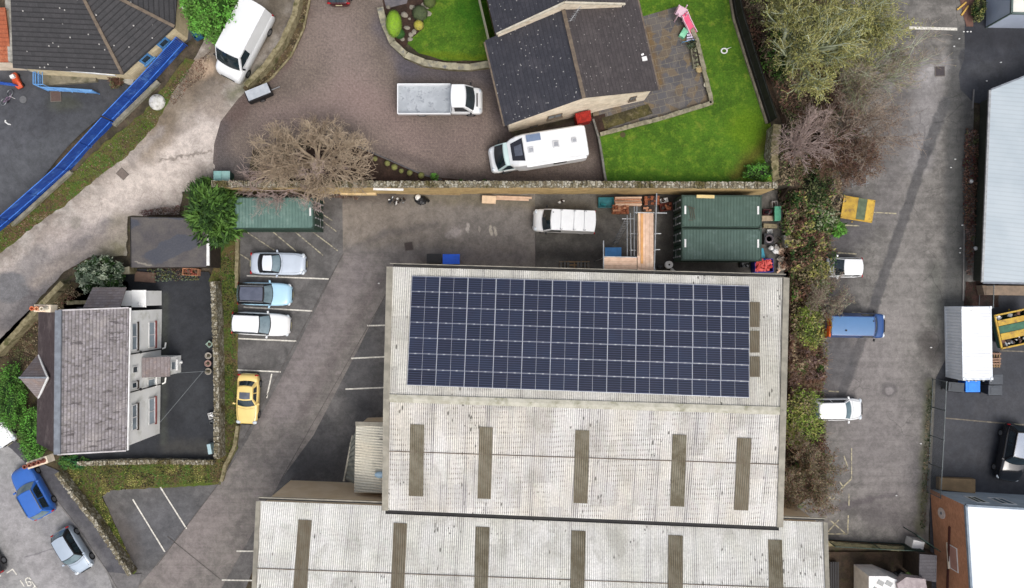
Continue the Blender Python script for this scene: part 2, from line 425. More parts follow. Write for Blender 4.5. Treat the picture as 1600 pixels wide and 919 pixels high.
m_pave = tarmac('pavement_surface', '#565558', '#4b4a4e', [('seg', ((60, 740), (165, 880), 0.25, 0.3, 0.3), '#6d6a6a', 0.7)], 0.14, 0.4, 0.8, 0, None, 0.2)
m_oldlot = tarmac('car_park_surface', '#78746f', '#625f5b', [
    ('seg', ((1420, 300), (1400, 560), 1.6, 1.6, 1.0), '#86817c', 0.55), ('seg', ((1310, 350), (1300, 640), 1.2, 1.3, 0.9, 0.5), '#4c494a', 0.8), ('seg', ((1420, 100), (1385, 330), 1.0, 1.3, 1.2), '#686463', 0.6), ('blob', ((1400, 500), 1.5, 1.2, 0, 0.7, 1.2), '#8d8783', 0.5), ('blob', ((1345, 700), 1.5, 2.2, 0, 0.7, 1.2), '#615d5b', 0.5),
    ('seg', ((1345, 560), (1400, 760), 3.0, 2.0, 1.0), '#827c7a', 0.6),
    ('seg', ((1452, 120), (1438, 250), 1.0, 0.9, 0.9), '#8d8988', 0.7),
    ('seg', ((1500, 95), (1448, 115), 0.6, 0.5, 0.7, 1.4), '#9b9795', 0.85),
    ('seg', ((1500, 60), (1490, 540), 0.95, 0.45, 0.4), '#4c4c4b', 0.85),
    ('seg', ((1500, 250), (1490, 520), 0.5, 0.4, 0.5), '#545451', 0.7),
    ('seg', ((1478, 160), (1448, 235), 0.42, 0.16, 0.5, 0.8), '#4f4f50', 0.75),
    ('seg', ((1448, 235), (1368, 470), 0.40, 0.12, 0.3, 1.4), '#4c4b4c', 0.75),
    ('seg', ((1368, 470), (1315, 615), 0.40, 0.12, 0.3, 1.4), '#4c4b4c', 0.7),
    ('seg', ((1285, 800), (1360, 780), 0.3, 0.15, 0.3, 1.2), '#595354', 0.8), ('seg', ((1355, 782), (1400, 772), 0.15, 0.12, 0.3, 1.2), '#5f595a', 0.7),
    ('blob', ((1310, 560), 1.3, 2.0, 0, 0.3, 0.5), '#525152', 0.75), ('blob', ((1325, 355), 2.0, 1.3, 0, 0.6, 0.9), '#555254', 0.7),
    ('blob', ((1388, 608), 0.6, 0.6, 0, 0.3, 0.3), '#625e5d', 0.9), ('blob', ((1388, 610), 0.32, 0.3, 0, 0.3, 0.3), '#8a8482', 0.8),
    ('blob', ((1455, 545), 0.9, 1.3, 0, 0.4, 0.6), '#4c4845', 0.8),
    ('blob', ((1375, 805), 2.6, 1.0, -20, 0.6, 0.9), '#5a5555', 0.6),
    ('seg', ((1452, 600), (1438, 830), 0.35, 0.35, 0.5), '#5a5a45', 0.8),
    ('seg', ((1462, 420), (1462, 500), 0.5, 0.6, 0.5), '#60605a', 0.7),
    ('blob', ((1508, 92), 0.5, 0.8, 0, 0.3, 0.5), '#3f3f42', 0.9),
], 0.17, 0.6, 0.85, 0.5, (90, 0.35, 0.22), 0.3, ('#8f8880', 0.05), '#57534f')
m_black = tarmac('fresh_tarmac', '#3a3b40', '#32343a', [
    ('seg', ((1510, 60), (1600, 60), 0.7, 0.6, 0.4), '#26272c', 0.8),
    ('blob', ((1560, 110), 2.6, 0.6, 0, 0.5, 0.6), '#47484b', 0.7)], 0.14, 0.4, 0.6, 0.0, None, 0.15, ('#6c6c70', -0.04))
m_blackyard = tarmac('house_yard_tarmac', '#2d2f33', '#26282c', [
    ('blob', ((270, 490), 1.2, 3, 0, 0.6, 0.8), '#35373b', 0.6), ('blob', ((300, 620), 1.4, 2, 0, 0.5, 1.0), '#3a3c3f', 0.5), ('seg', ((262, 700), (330, 700), 0.5, 0.6, 0.6), '#3f3d38', 0.6), ('seg', ((258, 460), (256, 690), 0.15, 0.3, 0.4), '#45473f', 0.5)], 0.2, 0.5, 0.7, 0.3, None, 0.2, ('#6a6a64', 0.06))
m_upyard = tarmac('upper_yard_tarmac', '#4d4e52', '#45464a', [
    ('blob', ((110, 170), 3, 2.5, 0, 0.6, 1.0), '#3f4044', 0.8), ('seg', ((0, 300), (150, 190), 1.2, 1.2, 0.8), '#525457', 0.5),
    ('blob', ((100, 160), 1.2, 0.7, 0, 0.6, 0.8), '#47493c', 0.6)], 0.14, 0.35, 0.8, 0.0, None, 0.2)
# brown block-paved drive: small blocks, faded in the middle, grey algae at the rims
def mk_drive():
    n = NM('drive_blocks'); v = n.flat()
    mp = n.n.new('ShaderNodeMapping'); n.put(mp.inputs[0], v); mp.inputs[2].default_value = (0, 0, R(45))
    bc, bf = n.brick(mp.outputs[0], 0.2, 0.1, 0.012, 0.5, 0.0, 1.0, 0.0)
    fleck = n.mr(n.noise(7.0, 3, 0.8, 0, v), 0.3, 0.7)
    k = n.mix(n.mr(n.noise(0.22, 5, 0.6, 0.3, v), 0.36, 0.62), '#766a62', '#655b54')
    for a, b, w, cc, st in (((520, 40), (560, 150), 1.6, '#847670', 0.7), ((560, 150), (420, 190), 1.0, '#85756f', 0.7), ((640, 215), (560, 150), 1.3, '#83716c', 0.6), ((740, 200), (700, 230), 1.4, '#7b6a65', 0.5)):
        k = n.mix(n.math('MULTIPLY', n.seg(a, b, w, 1.6, 1.0, 0.4), st), k, cc)
    for a, b, w, s_, cc, st in (((470, 20), (440, 90), 0.4, 1.0, '#5d4a45', 0.75), ((440, 90), (345, 205), 0.4, 1.0, '#5b4b47', 0.7), ((600, 40), (640, 105), 0.5, 0.9, '#55525a', 0.75), ((640, 105), (760, 120), 0.6, 0.9, '#524e54', 0.75),
                            ((775, 140), (800, 215), 0.8, 0.7, '#4a4243', 0.8), ((345, 200), (340, 268), 0.6, 0.8, '#57504f', 0.8), ((360, 255), (400, 265), 0.8, 0.8, '#4d4a4b', 0.7), ((700, 275), (940, 275), 0.5, 0.7, '#453b37', 0.85), ((800, 240), (930, 200), 1.6, 0.8, '#41352f', 0.8),
                            ((600, 235), (690, 270), 0.25, 0.5, '#584e4b', 0.7), ((925, 200), (945, 280), 0.5, 0.4, '#3d3431', 0.8)):
        k = n.mix(n.math('MULTIPLY', n.seg(a, b, w, s_, 0.7, 0.5), st), k, cc)
    k = n.mul(1.0, k, n.mix(fleck, 0.72, 1.25))
    k = n.mul(0.3, k, n.mix(bc, 0.62, 1.3))
    k = n.mul(n.math('MULTIPLY', bf, 0.3), k, 0.5)
    n.bump(n.math('SUBTRACT', fleck, bf), 0.3, 0.01)
    return n.out(k, 0.85, 0, 0.3)
m_drive = mk_drive()
def mk_lawn(name, g1, g2_, g3, marks=()):
    n = NM(name); v = n.flat()
    k = n.mix(n.mr(n.noise(0.45, 5, 0.65, 0.2, v), 0.38, 0.62), g1, g2_)
    k = n.mix(n.math('MULTIPLY', n.mr(n.noise(1.6, 6, 0.75, 0, v), 0.46, 0.66), 0.85), k, g3)
    k = n.mix(n.math('MULTIPLY', n.mr(n.noise(0.8, 7, 0.8, 0.4, v), 0.56, 0.68), 0.35), k, '#7a7436')
    for kind, a, cc, st in marks:
        k = n.mix(n.math('MULTIPLY', getattr(n, kind)(*a), st), k, cc)
    f1 = n.noise(7, 4, 0.8, 0, v); f2 = n.noise(26, 3, 0.8, 0, v)
    gr = n.math('ADD', n.math('MULTIPLY', f1, 0.5), n.math('MULTIPLY', f2, 0.5))
    k = n.mul(1.0, k, n.mix(n.mr(gr, 0.33, 0.66), 0.5, 1.45))
    n.bump(gr, 0.8, 0.05); return n.out(k, 0.95, 0, 0.2)
m_lawn = mk_lawn('lawn_grass', '#486a1c', '#3b5a18', '#627c24', [
    ('seg', ((1150, 275), (1200, 215), 0.4, 0.7, 0.7), '#564c22', 0.75), ('seg', ((1195, 110), (1205, 200), 0.2, 0.5, 0.5), '#5c6a1c', 0.6),
    ('seg', ((950, 280), (1150, 284), 0.15, 0.4, 0.5), '#33581a', 0.6), ('blob', ((1165, 200), 1.4, 1.6, 0, 0.6, 0.9), '#5d7a14', 0.6),
    ('seg', ((660, 85), (770, 92), 0.1, 0.4, 0.5), '#5a6a14', 0.7), ('blob', ((740, 20), 1.6, 1.6, 0, 0.6, 0.8), '#2c5a10', 0.7)])
m_verge = mk_lawn('verge_grass', '#4f5a26', '#5b4f34', '#3f5a1c')
m_scrubsoil = blend_ground('scrub_floor', ('#4a3a30', '#3a3028', '#4d4a2c'), 0.6, 0.5, (), 0.8, ('#7a5a40', 0.12))
m_bed = blend_ground('bed_soil', ('#3d2d26', '#32261f', '#4b3a2e'), 0.8, 0.45, (), 0.8, ('#6b5038', 0.05))
def mk_patio():
    n = NM('patio_slabs'); v = n.flat()
    mp = n.n.new('ShaderNodeMapping'); n.put(mp.inputs[0], v); mp.inputs[2].default_value = (0, 0, R(-13))
    bc, bf = n.brick(mp.outputs[0], 0.75, 0.52, 0.02, 0.37, 0.0, 1.0, 0.4)
    vc = n.voro(1.35, mp.outputs[0], 'Color', 1.0)
    t = n.sep(vc)
    k = n.mix(t[0], '#4b494b', '#66605a'); k = n.mix(n.mr(t[1], 0.62, 0.7), k, '#6d5d45')
    k = n.mix(n.math('MULTIPLY', bc, 0.45), k, '#54565c')
    k = n.mix(n.math('MULTIPLY', n.seg((1008, 50), (1030, 130), 0.35, 0.3, 0.4), 0.7), k, '#67502c')
    k = n.mix(n.math('MULTIPLY', n.mr(n.noise(0.9, 5, 0.7, 0, v), 0.5, 0.65), 0.5), k, '#4a4540')
    k = n.mix(n.math('MULTIPLY', n.mr(n.noise(2.4, 4, 0.8, 0, v), 0.6, 0.72), 0.4), k, '#87817a')
    k = n.mix(n.math('MULTIPLY', bf, 0.75), k, '#7a7263')
    k = n.mul(1.0, k, n.mix(n.mr(n.noise(14, 3, 0.8, 0, v), 0.3, 0.7), 0.8, 1.2))
    n.bump(bf, -0.4, 0.02); return n.out(k, 0.75, 0, 0.3)
m_patio = mk_patio()
m_line = basic('line_paint', '#d9d6cc', '#b5b1a8', 6.0, 0.7, obj=False)
m_oldline = basic('worn_line_paint', '#a39d88', '#6f6a61', 5.0, 0.8, obj=False, lo=0.45, hi=0.55)
m_yline = basic('worn_yellow_line_paint', '#a8a086', '#7b766c', 4.0, 0.8, obj=False, lo=0.42, hi=0.6)

# ================================================================ ground
def base_ground():
    inner = list(np.arange(-60, 61, 1.0)); xs = [-900, -300, -100]+inner+[100, 300, 900]
    ys = [-900, -300, -100]+[y for y in inner if y < 8]+[8.24, 8.30]+[y for y in inner if y > 8.5]+[100, 300, 900]
    V = []; F = []
    for y in ys:
        for x in xs:
            V.append((x, y, hgt(x, y, 'N' if y > 8.27 else 'S')-0.12))
    nx = len(xs)
    for j in range(len(ys)-1):
        for i in range(nx-1): F.append((j*nx+i, j*nx+i+1, (j+1)*nx+i+1, (j+1)*nx+i))
    tag(mesh_obj('ground', np.array(V, float), F, None, m_ground, uv=False), None, None, None, 'structure')
base_ground()
sheet('upper_yard', [(-40, 60), (60, 100), (200, 118), (300, 40), (300, 60), (0, 348), (-40, 385)], m_upyard, 1, side='N')
sheet('dirt_lane', [(-40, 425), (0, 392), (60, 345), (130, 292), (200, 240), (240, 195), (270, 140), (300, 100), (320, 60), (370, -20), (480, -20), (462, 35), (440, 80), (402, 128), (372, 155), (348, 190), (337, 225), (336, 262), (332, 292), (285, 300), (280, 335), (200, 338), (198, 400), (140, 402), (100, 425), (52, 478), (0, 548), (-40, 590)], m_lane, 2, 0.5, 0.06, side='S')
sheet('grass_verge', [(-20, 382), (0, 360), (190, 205), (235, 165), (290, 90), (305, 95), (272, 142), (243, 198), (200, 243), (130, 296), (60, 350), (0, 396), (-20, 410)], m_verge, 3, 0.5, 0.08, side='S')
sheet('block_paved_drive', [(480, -20), (600, -20), (606, 50), (628, 85), (680, 105), (772, 100), (800, 214), (925, 183), (948, 291), (745, 291), (660, 276), (610, 252), (575, 237), (480, 215), (395, 235), (385, 291), (333, 291), (333, 268), (335, 225), (345, 190), (372, 155), (402, 128), (440, 80), (462, 35)], m_drive, 3, 0.6, side='N')
sheet('shrub_bed', [(395, 291.5), (420, 262), (470, 235), (530, 222), (575, 237), (612, 250), (660, 274), (745, 284), (760, 291.5)], m_bed, 4, 0.6, 0.03, side='N')
sheet('front_lawn', [(640, -15), (782, -15), (775, 94), (700, 96), (655, 84), (632, 66), (636, 40)], m_lawn, 4, 0.6, 0.03, side='N')
sheet('rockery_bed', [(596, -15), (668, -15), (662, 20), (662, 45), (640, 62), (632, 76), (612, 60), (602, 40)], m_bed, 5, 0.6, 0.04, side='N')
sheet('side_path', [(596, -15), (640, -15), (636, 6), (604, 14)], basic('path_flags', '#6d686a', '#58565a', 2.0, 0.8, obj=False), 6, side='N')
sheet('garden_lawn', [(990, -20), (1148, -20), (1204, 195), (1206, 291), (948, 291), (934, 195), (985, 150)], m_lawn, 3, 0.6, side='N')
sheet('patio', [(985, 32), (1060, 10), (1088, 60), (1112, 162), (1030, 188), (936, 209), (926, 178), (960, 130)], m_patio, 5, 0.6, side='N')
sheet('patio_border', [(940, 185), (1012, 163), (1020, 178), (945, 203)], blend_ground('mossy_gravel', ('#4f4a2c', '#3a3624', '#7a705a'), 0.9, 0.4), 7, 0.6, 0.02, side='N')
sheet('side_passage', [(925, 183), (945, 178), (950, 205), (933, 215)], m_bed, 6, side='N')
# lower yard
sheet('parking_yard', [(366, 296.7), (1230, 296.7), (1232, 470), (640, 470), (640, 740), (430, 800), (380, 930), (170, 930), (212, 893), (160, 775), (175, 762), (345, 754), (362, 720), (372, 600), (366, 400)], m_yard, 1, side='S')
sheet('yard_apron', [(535, 296.8), (836, 296.8), (836, 420), (640, 420), (612, 440), (560, 440), (536, 396)], m_apron, 2, side='S', step=0.5)
sheet('damp_yard', [(836, 296.8), (1222, 296.8), (1225, 440), (836, 430)], m_damp, 2, side='S')
sheet('access_road', [(537, 394), (560, 392), (640, 396), (640, 400), (612, 440), (560, 545), (490, 680), (440, 748), (395, 832), (340, 930), (205, 930), (245, 882), (345, 752), (385, 690), (440, 590), (500, 470)], m_road_in, 3, side='S')
sheet('grass_bank', [(118, 722), (345, 722), (352, 700), (366, 700), (352, 735), (345, 757), (172, 766), (160, 776), (214, 893), (205, 900), (130, 795), (92, 738)], m_verge, 4, 0.6, 0.06, side='S')
sheet('verge_strip', [(326, 440), (372, 300), (372, 440), (372, 700), (350, 742), (338, 742), (338, 440)], m_verge, 3, 0.6, 0.04, side='S')
sheet('house_yard', [(150, 420), (225, 420), (326, 425), (340, 450), (340, 722), (100, 722), (100, 470)], m_blackyard, 2, side='S')
sheet('front_garden', [(-20, 560), (0, 530), (60, 470), (110, 440), (200, 440), (200, 480), (120, 480), (120, 735), (60, 735), (-20, 650)], blend_ground('garden_soil', ('#4c4330', '#3d3528', '#55562e'), 0.7, 0.45, (), 0.8, ('#8d7d6a', 0.06)), 2, 0.6, 0.04, side='S')
sheet('road', [(-200, 560), (-60, 640), (20, 700), (60, 740), (110, 810), (168, 893), (190, 960), (-200, 960)], m_road, 4, side='S')
sheet('pavement', [(0, 668), (28, 690), (62, 722), (94, 736), (130, 792), (208, 897), (168, 893), (110, 810), (60, 742), (20, 702), (-20, 672)], m_pave, 7, side='S')
sheet('crossover', [(168, 893), (208, 897), (222, 896), (214, 930), (182, 930)], tarmac('crossover_surface', '#6f6c6b', '#646160', (), 0.14), 7, side='S')
# east side
sheet('scrub_floor', [(1130, -30), (1330, -30), (1300, 260), (1300, 470), (1296, 640), (1310, 760), (1262, 800), (1215, 800), (1215, 300), (1222, 292), (1222, 190)], m_scrubsoil, 1, 0.6, 0.05, side='S')
sheet('car_park', [(1300, -30), (1500, -30), (1520, 90), (1525, 560), (1462, 600), (1450, 850), (1230, 850), (1230, 800), (1290, 760), (1286, 640), (1283, 540), (1286, 400), (1300, 330), (1300, 200)], m_oldlot, 2, 1.0, 0.05, side='S', step=0.6)
sheet('fresh_tarmac_road', [(1507, 92), (1507, 20), (1700, 20), (1700, 200), (1520, 160), (1500, 140), (1498, 115)], m_black, 3, 1.0, side='S')
sheet('service_yard', [(1462, 590), (1540, 440), (1700, 440), (1700, 930), (1455, 930), (1452, 800)], m_black, 3, side='S')
sheet('shed_border', [(1508, 440), (1560, 440), (1560, 480), (1506, 480)], blend_ground('dark_mulch', ('#3d2a26', '#2c241f', '#38402a'), 0.9, 0.5, (), 0.8, ('#6a3a30', 0.1)), 4, 0.6, 0.05, side='S')
sheet('brick_path', [(1496, -10), (1520, -10), (1520, 42), (1509, 42)], basic('red_gravel', '#6e5147', '#5b453e', 3.0, 0.9, obj=False), 5, 0.6, 0.03, side='S')
sheet('back_garden', [(1275, 862), (1455, 862), (1455, 940), (1275, 940)], blend_ground('deck_soil', ('#40342a', '#322a22', '#3d3d22'), 0.7, 0.35), 5, side='S')
# ---------------------------------------------------------------- painted lines
def line(a, b, w=0.11, mat=None, name='parking_line', layer=4):
    p = G(*a, 0, 'S'); q = G(*b, 0, 'S'); d = Vector((q.x-p.x, q.y-p.y, 0)); d.normalize(); s = Vector((-d.y, d.x, 0))*w/2
    z = hgt(p.x, p.y, 'S')+layer*0.012+0.006
    mb = MB(); n = max(1, int((q-p).length/0.5)); rg = random.Random(int(a[0]*7+a[1]))
    for i in range(n):
        a0 = p+(q-p)*(i/n); a1 = p+(q-p)*((i+1)/n); a0.z = a1.z = z
        mb.quad(a0-s, a1-s, a1+s, a0+s)
    o = mb.build(name, mat or m_line); tag(o, None, None, None, 'structure'); return o
for a, b in (((386, 431), (514, 436)), ((381, 480), (489, 486)), ((373, 529), (464, 533)), ((371, 578), (439, 581)), ((425, 584), (417, 622)), ((574, 509), (612, 508)),
             ((549, 560), (612, 557)), ((540, 608), (612, 605)), ((208, 780), (258, 862)), ((251, 761), (292, 826)), ((370, 861), (410, 861)), ((347, 906), (410, 907))):
    line(a, b)
for a, b in (((385, 362), (430, 392)), ((424, 360), (463, 393)), ((461, 362), (505, 399)), ((488, 362), (528, 392)), ((497, 340), (526, 362)), ((480, 320), (520, 345)), ((372, 395), (392, 408))):
    line(a, b, 0.09, m_oldline, 'worn_parking_line')
for a, b in (((1420, 44), (1495, 46)),): line(a, b, 0.22, m_line)
for a, b in (((1305, 395), (1338, 397)), ((1318, 352), (1342, 353)), ((1365, 332), (1400, 334)), ((1330, 700), (1330, 748)), ((1330, 748), (1311, 766)), ((1311, 752), (1318, 762)), ((1290, 772), (1300, 781)), ((1300, 781), (1304, 776)), ((1318, 712), (1324, 729)), ((1326, 771), (1326, 790)), ((1325, 805), (1324, 834)), ((1324, 834), (1290, 834)),
             ((1290, 834), (1310, 812)), ((1296, 812), (1321, 834)), ((1330, 488), (1345, 489)), ((1294, 611), (1310, 612))):
    line(a, b, 0.10, m_yline, 'worn_parking_line')
# service yard joints, yard seams
m_seam = basic('pale_joint', '#7b7468', '#5b564e', 3.0, 0.8, obj=False)
for a, b in (((1475, 653), (1540, 659)), ((1540, 659), (1620, 665)), ((1562, 548), (1620, 550))): line(a, b, 0.10, m_seam, 'ground_joint')
m_seam2 = basic('tarmac_seam', '#4a4644', '#5d5856', 4.0, 0.9, obj=False)
for a, b in (((537, 396), (345, 752)), ((345, 752), (245, 884)), ((612, 445), (440, 748)), ((837, 366), (837, 420)), ((262, 838), (345, 905))): line(a, b, 0.05, m_seam2, 'ground_joint')
# road writing: a white bracket and two characters with the start of a third
def stroke(mb, pts, w=0.09):
    for a, b in zip(pts, pts[1:]):
        p = G(*a, 0, 'S'); q = G(*b, 0, 'S'); d = (q-p).normalized(); s = Vector((-d.y, d.x, 0))*w/2
        mb.zz = getattr(mb, 'zz', 0.06)+0.002; p = p-d*w*0.4; q = q+d*w*0.4; p.z = q.z = mb.zz
        mb.quad(p-s, q-s, q+s, p+s)
mb = MB()
for st in ([(12, 894.5), (20.5, 889), (26.5, 897)], [(-3, 902), (2, 899)], [(33, 907), (38.5, 915.5)],
           [(41, 906), (41.5, 904), (44, 902.5), (47, 902.8), (49, 905)], [(41, 906), (44.5, 914.5), (48, 914.5), (50, 912.5), (48, 908), (45, 908.5)],
           [(51, 908.5), (55.5, 914.5), (54, 918), (51, 919.5)], [(55.5, 914.5), (60, 921)]):
    stroke(mb, st)
tag(mb.build('road_writing', m_line), 'white road bracket and painted characters', None, None, 'structure')
# ================================================================ building materials
def m_cement_roof(name, base, dirt, rows=0.36, warm='#d8d0bd', speck=0.5, pit=0.146):
    n = NM(name); u = n.sep(n.uv)
    st = n.math('SINE', n.math('MULTIPLY', u[0], 2*math.pi/pit))
    st = n.mr(st, -0.9, 0.5)
    v2 = n.comb(n.math('MULTIPLY', u[0], 3.0), n.math('MULTIPLY', u[1], 1.2)); big = n.noise(0.16, 5, 0.6, 0.2, v2)
    v3 = n.comb(n.math('MULTIPLY', u[0], 0.9), n.math('MULTIPLY', u[1], 0.22)); sheets = n.brick(n.comb(u[0], u[1]), 0.95, 1.75, 0.004, 0.0, 0.0, 1.0, 0.2, -0.1)[0]
    rw = n.math('SINE', n.math('MULTIPLY', n.math('ADD', u[1], n.math('MULTIPLY', n.noise(0.7, 2, 0.5, 0, n.comb(u[0], 0)), 0.25)), 2*math.pi/rows)); rw = n.mr(rw, 0.1, 0.9)
    k = n.mix(n.mr(big, 0.35, 0.65), base, warm)
    k = n.mix(n.math('MULTIPLY', sheets, 0.5), k, dirt)
    dots = n.math('MULTIPLY', n.math('MULTIPLY', rw, n.math('SUBTRACT', 1.0, st)), n.mr(n.noise(0.9, 3, 0.6, 0, n.comb(u[0], n.math('MULTIPLY', u[1], 0.3))), 0.42, 0.6))
    k = n.mix(n.math('MULTIPLY', dots, 0.8*speck), k, '#79766f')
    lane = n.mr(n.noise(1.3, 3, 0.7, 0, n.comb(u[0], n.math('MULTIPLY', u[1], 0.05))), 0.5, 0.68)
    k = n.mix(n.math('MULTIPLY', n.math('MULTIPLY', lane, n.math('SUBTRACT', 1.2, st)), 0.5*speck+0.22), k, '#67656a')
    k = n.mix(n.math('MULTIPLY', n.mr(n.noise(0.5, 5, 0.7, 0.3, n.comb(n.math('MULTIPLY', u[0], 1.0), n.math('MULTIPLY', u[1], 0.8))), 0.5, 0.66), 0.35), k, '#8f8c80')
    k = n.mul(0.75, k, n.mix(st, 0.56, 1.06))
    k = n.mul(1.0, k, n.mix(n.mr(n.noise(6, 4, 0.8, 0, n.uv), 0.3, 0.7), 0.82, 1.08))
    sp = n.math('MULTIPLY', n.mr(n.voro(1.0, n.comb(n.math('MULTIPLY', u[0], 3.4), n.math('MULTIPLY', u[1], 1.1))), 0.24, 0.15), n.math('MULTIPLY', n.mr(n.noise(0.25, 3, 0.5, 0, n.uv), 0.5, 0.56), n.mr(n.noise(2.2, 2, 0.5, 0, n.uv), 0.46, 0.52)))
    k = n.mix(n.math('MULTIPLY', sp, 0.8), k, '#3c3a33')
    return n.out(k, 0.85, 0, 0.25)
m_roofU = m_cement_roof('cement_sheet_weathered', '#d6d4d0', '#a3a09f', speck=1.0, warm='#cdc8be')
m_roofN = m_cement_roof('cement_sheet_north', '#d4d2cb', '#a3a09a', speck=0.45, warm='#c6c3b8')
m_roofL = m_cement_roof('cement_sheet_pale', '#e4e3df', '#bbb9b5', speck=0.35, warm='#d2d1c8')
m_ridge = basic('ridge_cap', '#bab7aa', '#a19e8f', 2.0, 0.9, c3='#85856f', sc3=0.9, obj=False)
def m_grp_():
    n = NM('aged_rooflight'); u = n.sep(n.uv)
    st = n.mr(n.math('SINE', n.math('MULTIPLY', u[0], 2*math.pi/0.146)), -0.8, 0.8)
    k = n.mix(n.mr(n.noise(1.1, 4, 0.6, 0, n.comb(n.math('MULTIPLY', u[0], 2), u[1])), 0.35, 0.65), '#655a48', '#716a5a')
    k = n.mix(n.n.new('ShaderNodeObjectInfo').outputs['Random'], k, n.mix(n.mr(n.noise(0.6, 5, 0.7, 0, n.uv), 0.4, 0.6), '#57503c', '#777262'))
    k = n.mul(0.7, k, n.mix(st, 0.62, 1.15))
    k = n.mix(n.math('MULTIPLY', n.mr(n.voro(3.0, n.uv), 0.07, 0.03), 0.5), k, '#b4ae98')
    return n.out(k, 0.6, 0, 0.4)
m_grp = m_grp_()
m_trim = basic('verge_flashing', '#969184', '#7f7b70', 1.5, 0.7, obj=False)
m_dark = basic('dark_gutter_gap_shade', '#1c1c1d', '#262524', 2.0, 0.7, obj=False)
m_greymetal = basic('galvanised', '#a9abac', '#8d9092', 4.0, 0.45, 0.6)
def m_cladding(name, c1, c2, pitch=0.3, vert=False, depth=0.8):
    n = NM(name); u = n.sep(n.uv)
    st = n.mr(n.math('SINE', n.math('MULTIPLY', u[0 if vert else 1], 2*math.pi/pitch)), 0.8, 0.99)
    k = n.mix(n.mr(n.noise(0.8, 4, 0.6, 0, n.uv), 0.35, 0.65), c1, c2)
    k = n.mul(n.math('MULTIPLY', st, 1-depth), k, 0.5) if False else n.mul(n.math('MULTIPLY', st, depth), k, 0.72)
    return n.out(k, 0.6, 0, 0.35)
m_beige = m_cladding('beige_cladding', '#e2cdb0', '#d8c1a0', 0.3)
def m_brickwall(name, c1, c2, mort, w=0.225, h=0.075, stain=None, rough=0.85):
    n = NM(name); bc, bf = n.brick(n.uv, w, h, 0.012, 0.5, 0.0, 1.0, 0.5)
    k = n.mix(bc, c1, c2); k = n.mix(n.math('MULTIPLY', bf, 0.8), k, mort)
    k = n.mul(0.8, k, n.mix(n.mr(n.noise(0.9, 5, 0.7, 0, n.uv), 0.3, 0.7), 0.78, 1.15))
    if stain: k = n.mix(n.math('MULTIPLY', n.mr(n.noise(0.5, 5, 0.7, 0, n.uv), 0.5, 0.7), 0.6), k, stain)
    n.bump(bf, -0.4, 0.01); return n.out(k, rough, 0, 0.25)
m_brick = m_brickwall('red_brick', '#bd8566', '#a87153', '#b08f75')
m_stonewall = m_brickwall('coursed_stone', '#e6dac6', '#d8c9b2', '#cfc1ab', 0.45, 0.16, '#a08a6e')
m_litrubble = m_brickwall('lit_rubble', '#c9b182', '#b3996a', '#a08860', 0.5, 0.14, '#7d6a48')  # bright yellow rubble copy: light on the south face put into the colour
def m_rubble_():
    n = NM('rubble_stone'); c = n.voro(5.5, n.pos, 'Color'); e = n.voro(5.5, n.pos, 'Distance', 1.0, 'DISTANCE_TO_EDGE'); t = n.sep(c)
    k = n.mix(t[0], '#6e6553', '#8f8873'); k = n.mix(n.mr(t[1], 0.6, 0.75), k, '#a8a394'); k = n.mix(n.mr(n.noise(0.7, 5, 0.7), 0.5, 0.66), k, '#5b5436')
    k = n.mul(n.mr(e, 0.09, 0.02), k, 0.35)
    n.bump(n.mr(e, 0.0, 0.12), 0.7, 0.05); return n.out(k, 0.95, 0, 0.2)
m_rubble = m_rubble_()
m_coping = basic('stone_coping', '#8b8266', '#6b6349', 3.0, 0.9, c3='#4c4b2c', sc3=1.2, obj=False, bump=0.4)
m_render = basic('white_render', '#efefec', '#e6e6e2', 0.7, 0.8, c3='#d5d5cd', sc3=0.9, obj=False)
m_white = basic('white_paint', '#dedede', '#d2d2d0', 1.5, 0.5)
m_upvc = basic('white_frame', '#e2e2e0', '#d0d0ce', 2.0, 0.4)
m_glassw = basic('window_glass', '#3d4a52', '#27323a', 0.8, 0.08, 0, 0.6)
m_paleglass = basic('curtained_glass', '#8f9ba3', '#767f86', 0.8, 0.1, 0, 0.6)
m_skyglass = basic('sky_lit_glass', '#b3c0c8', '#9ba8b0', 0.8, 0.1, 0, 0.6)
m_redsill = basic('red_painted_sill', '#7d3b38', '#6b3431', 2, 0.7)
m_darkwood = basic('dark_wood', '#3c332c', '#2c2622', 4, 0.7)
m_lead = basic('lead_grey', '#7a8088', '#686d75', 2.5, 0.6, obj=False)
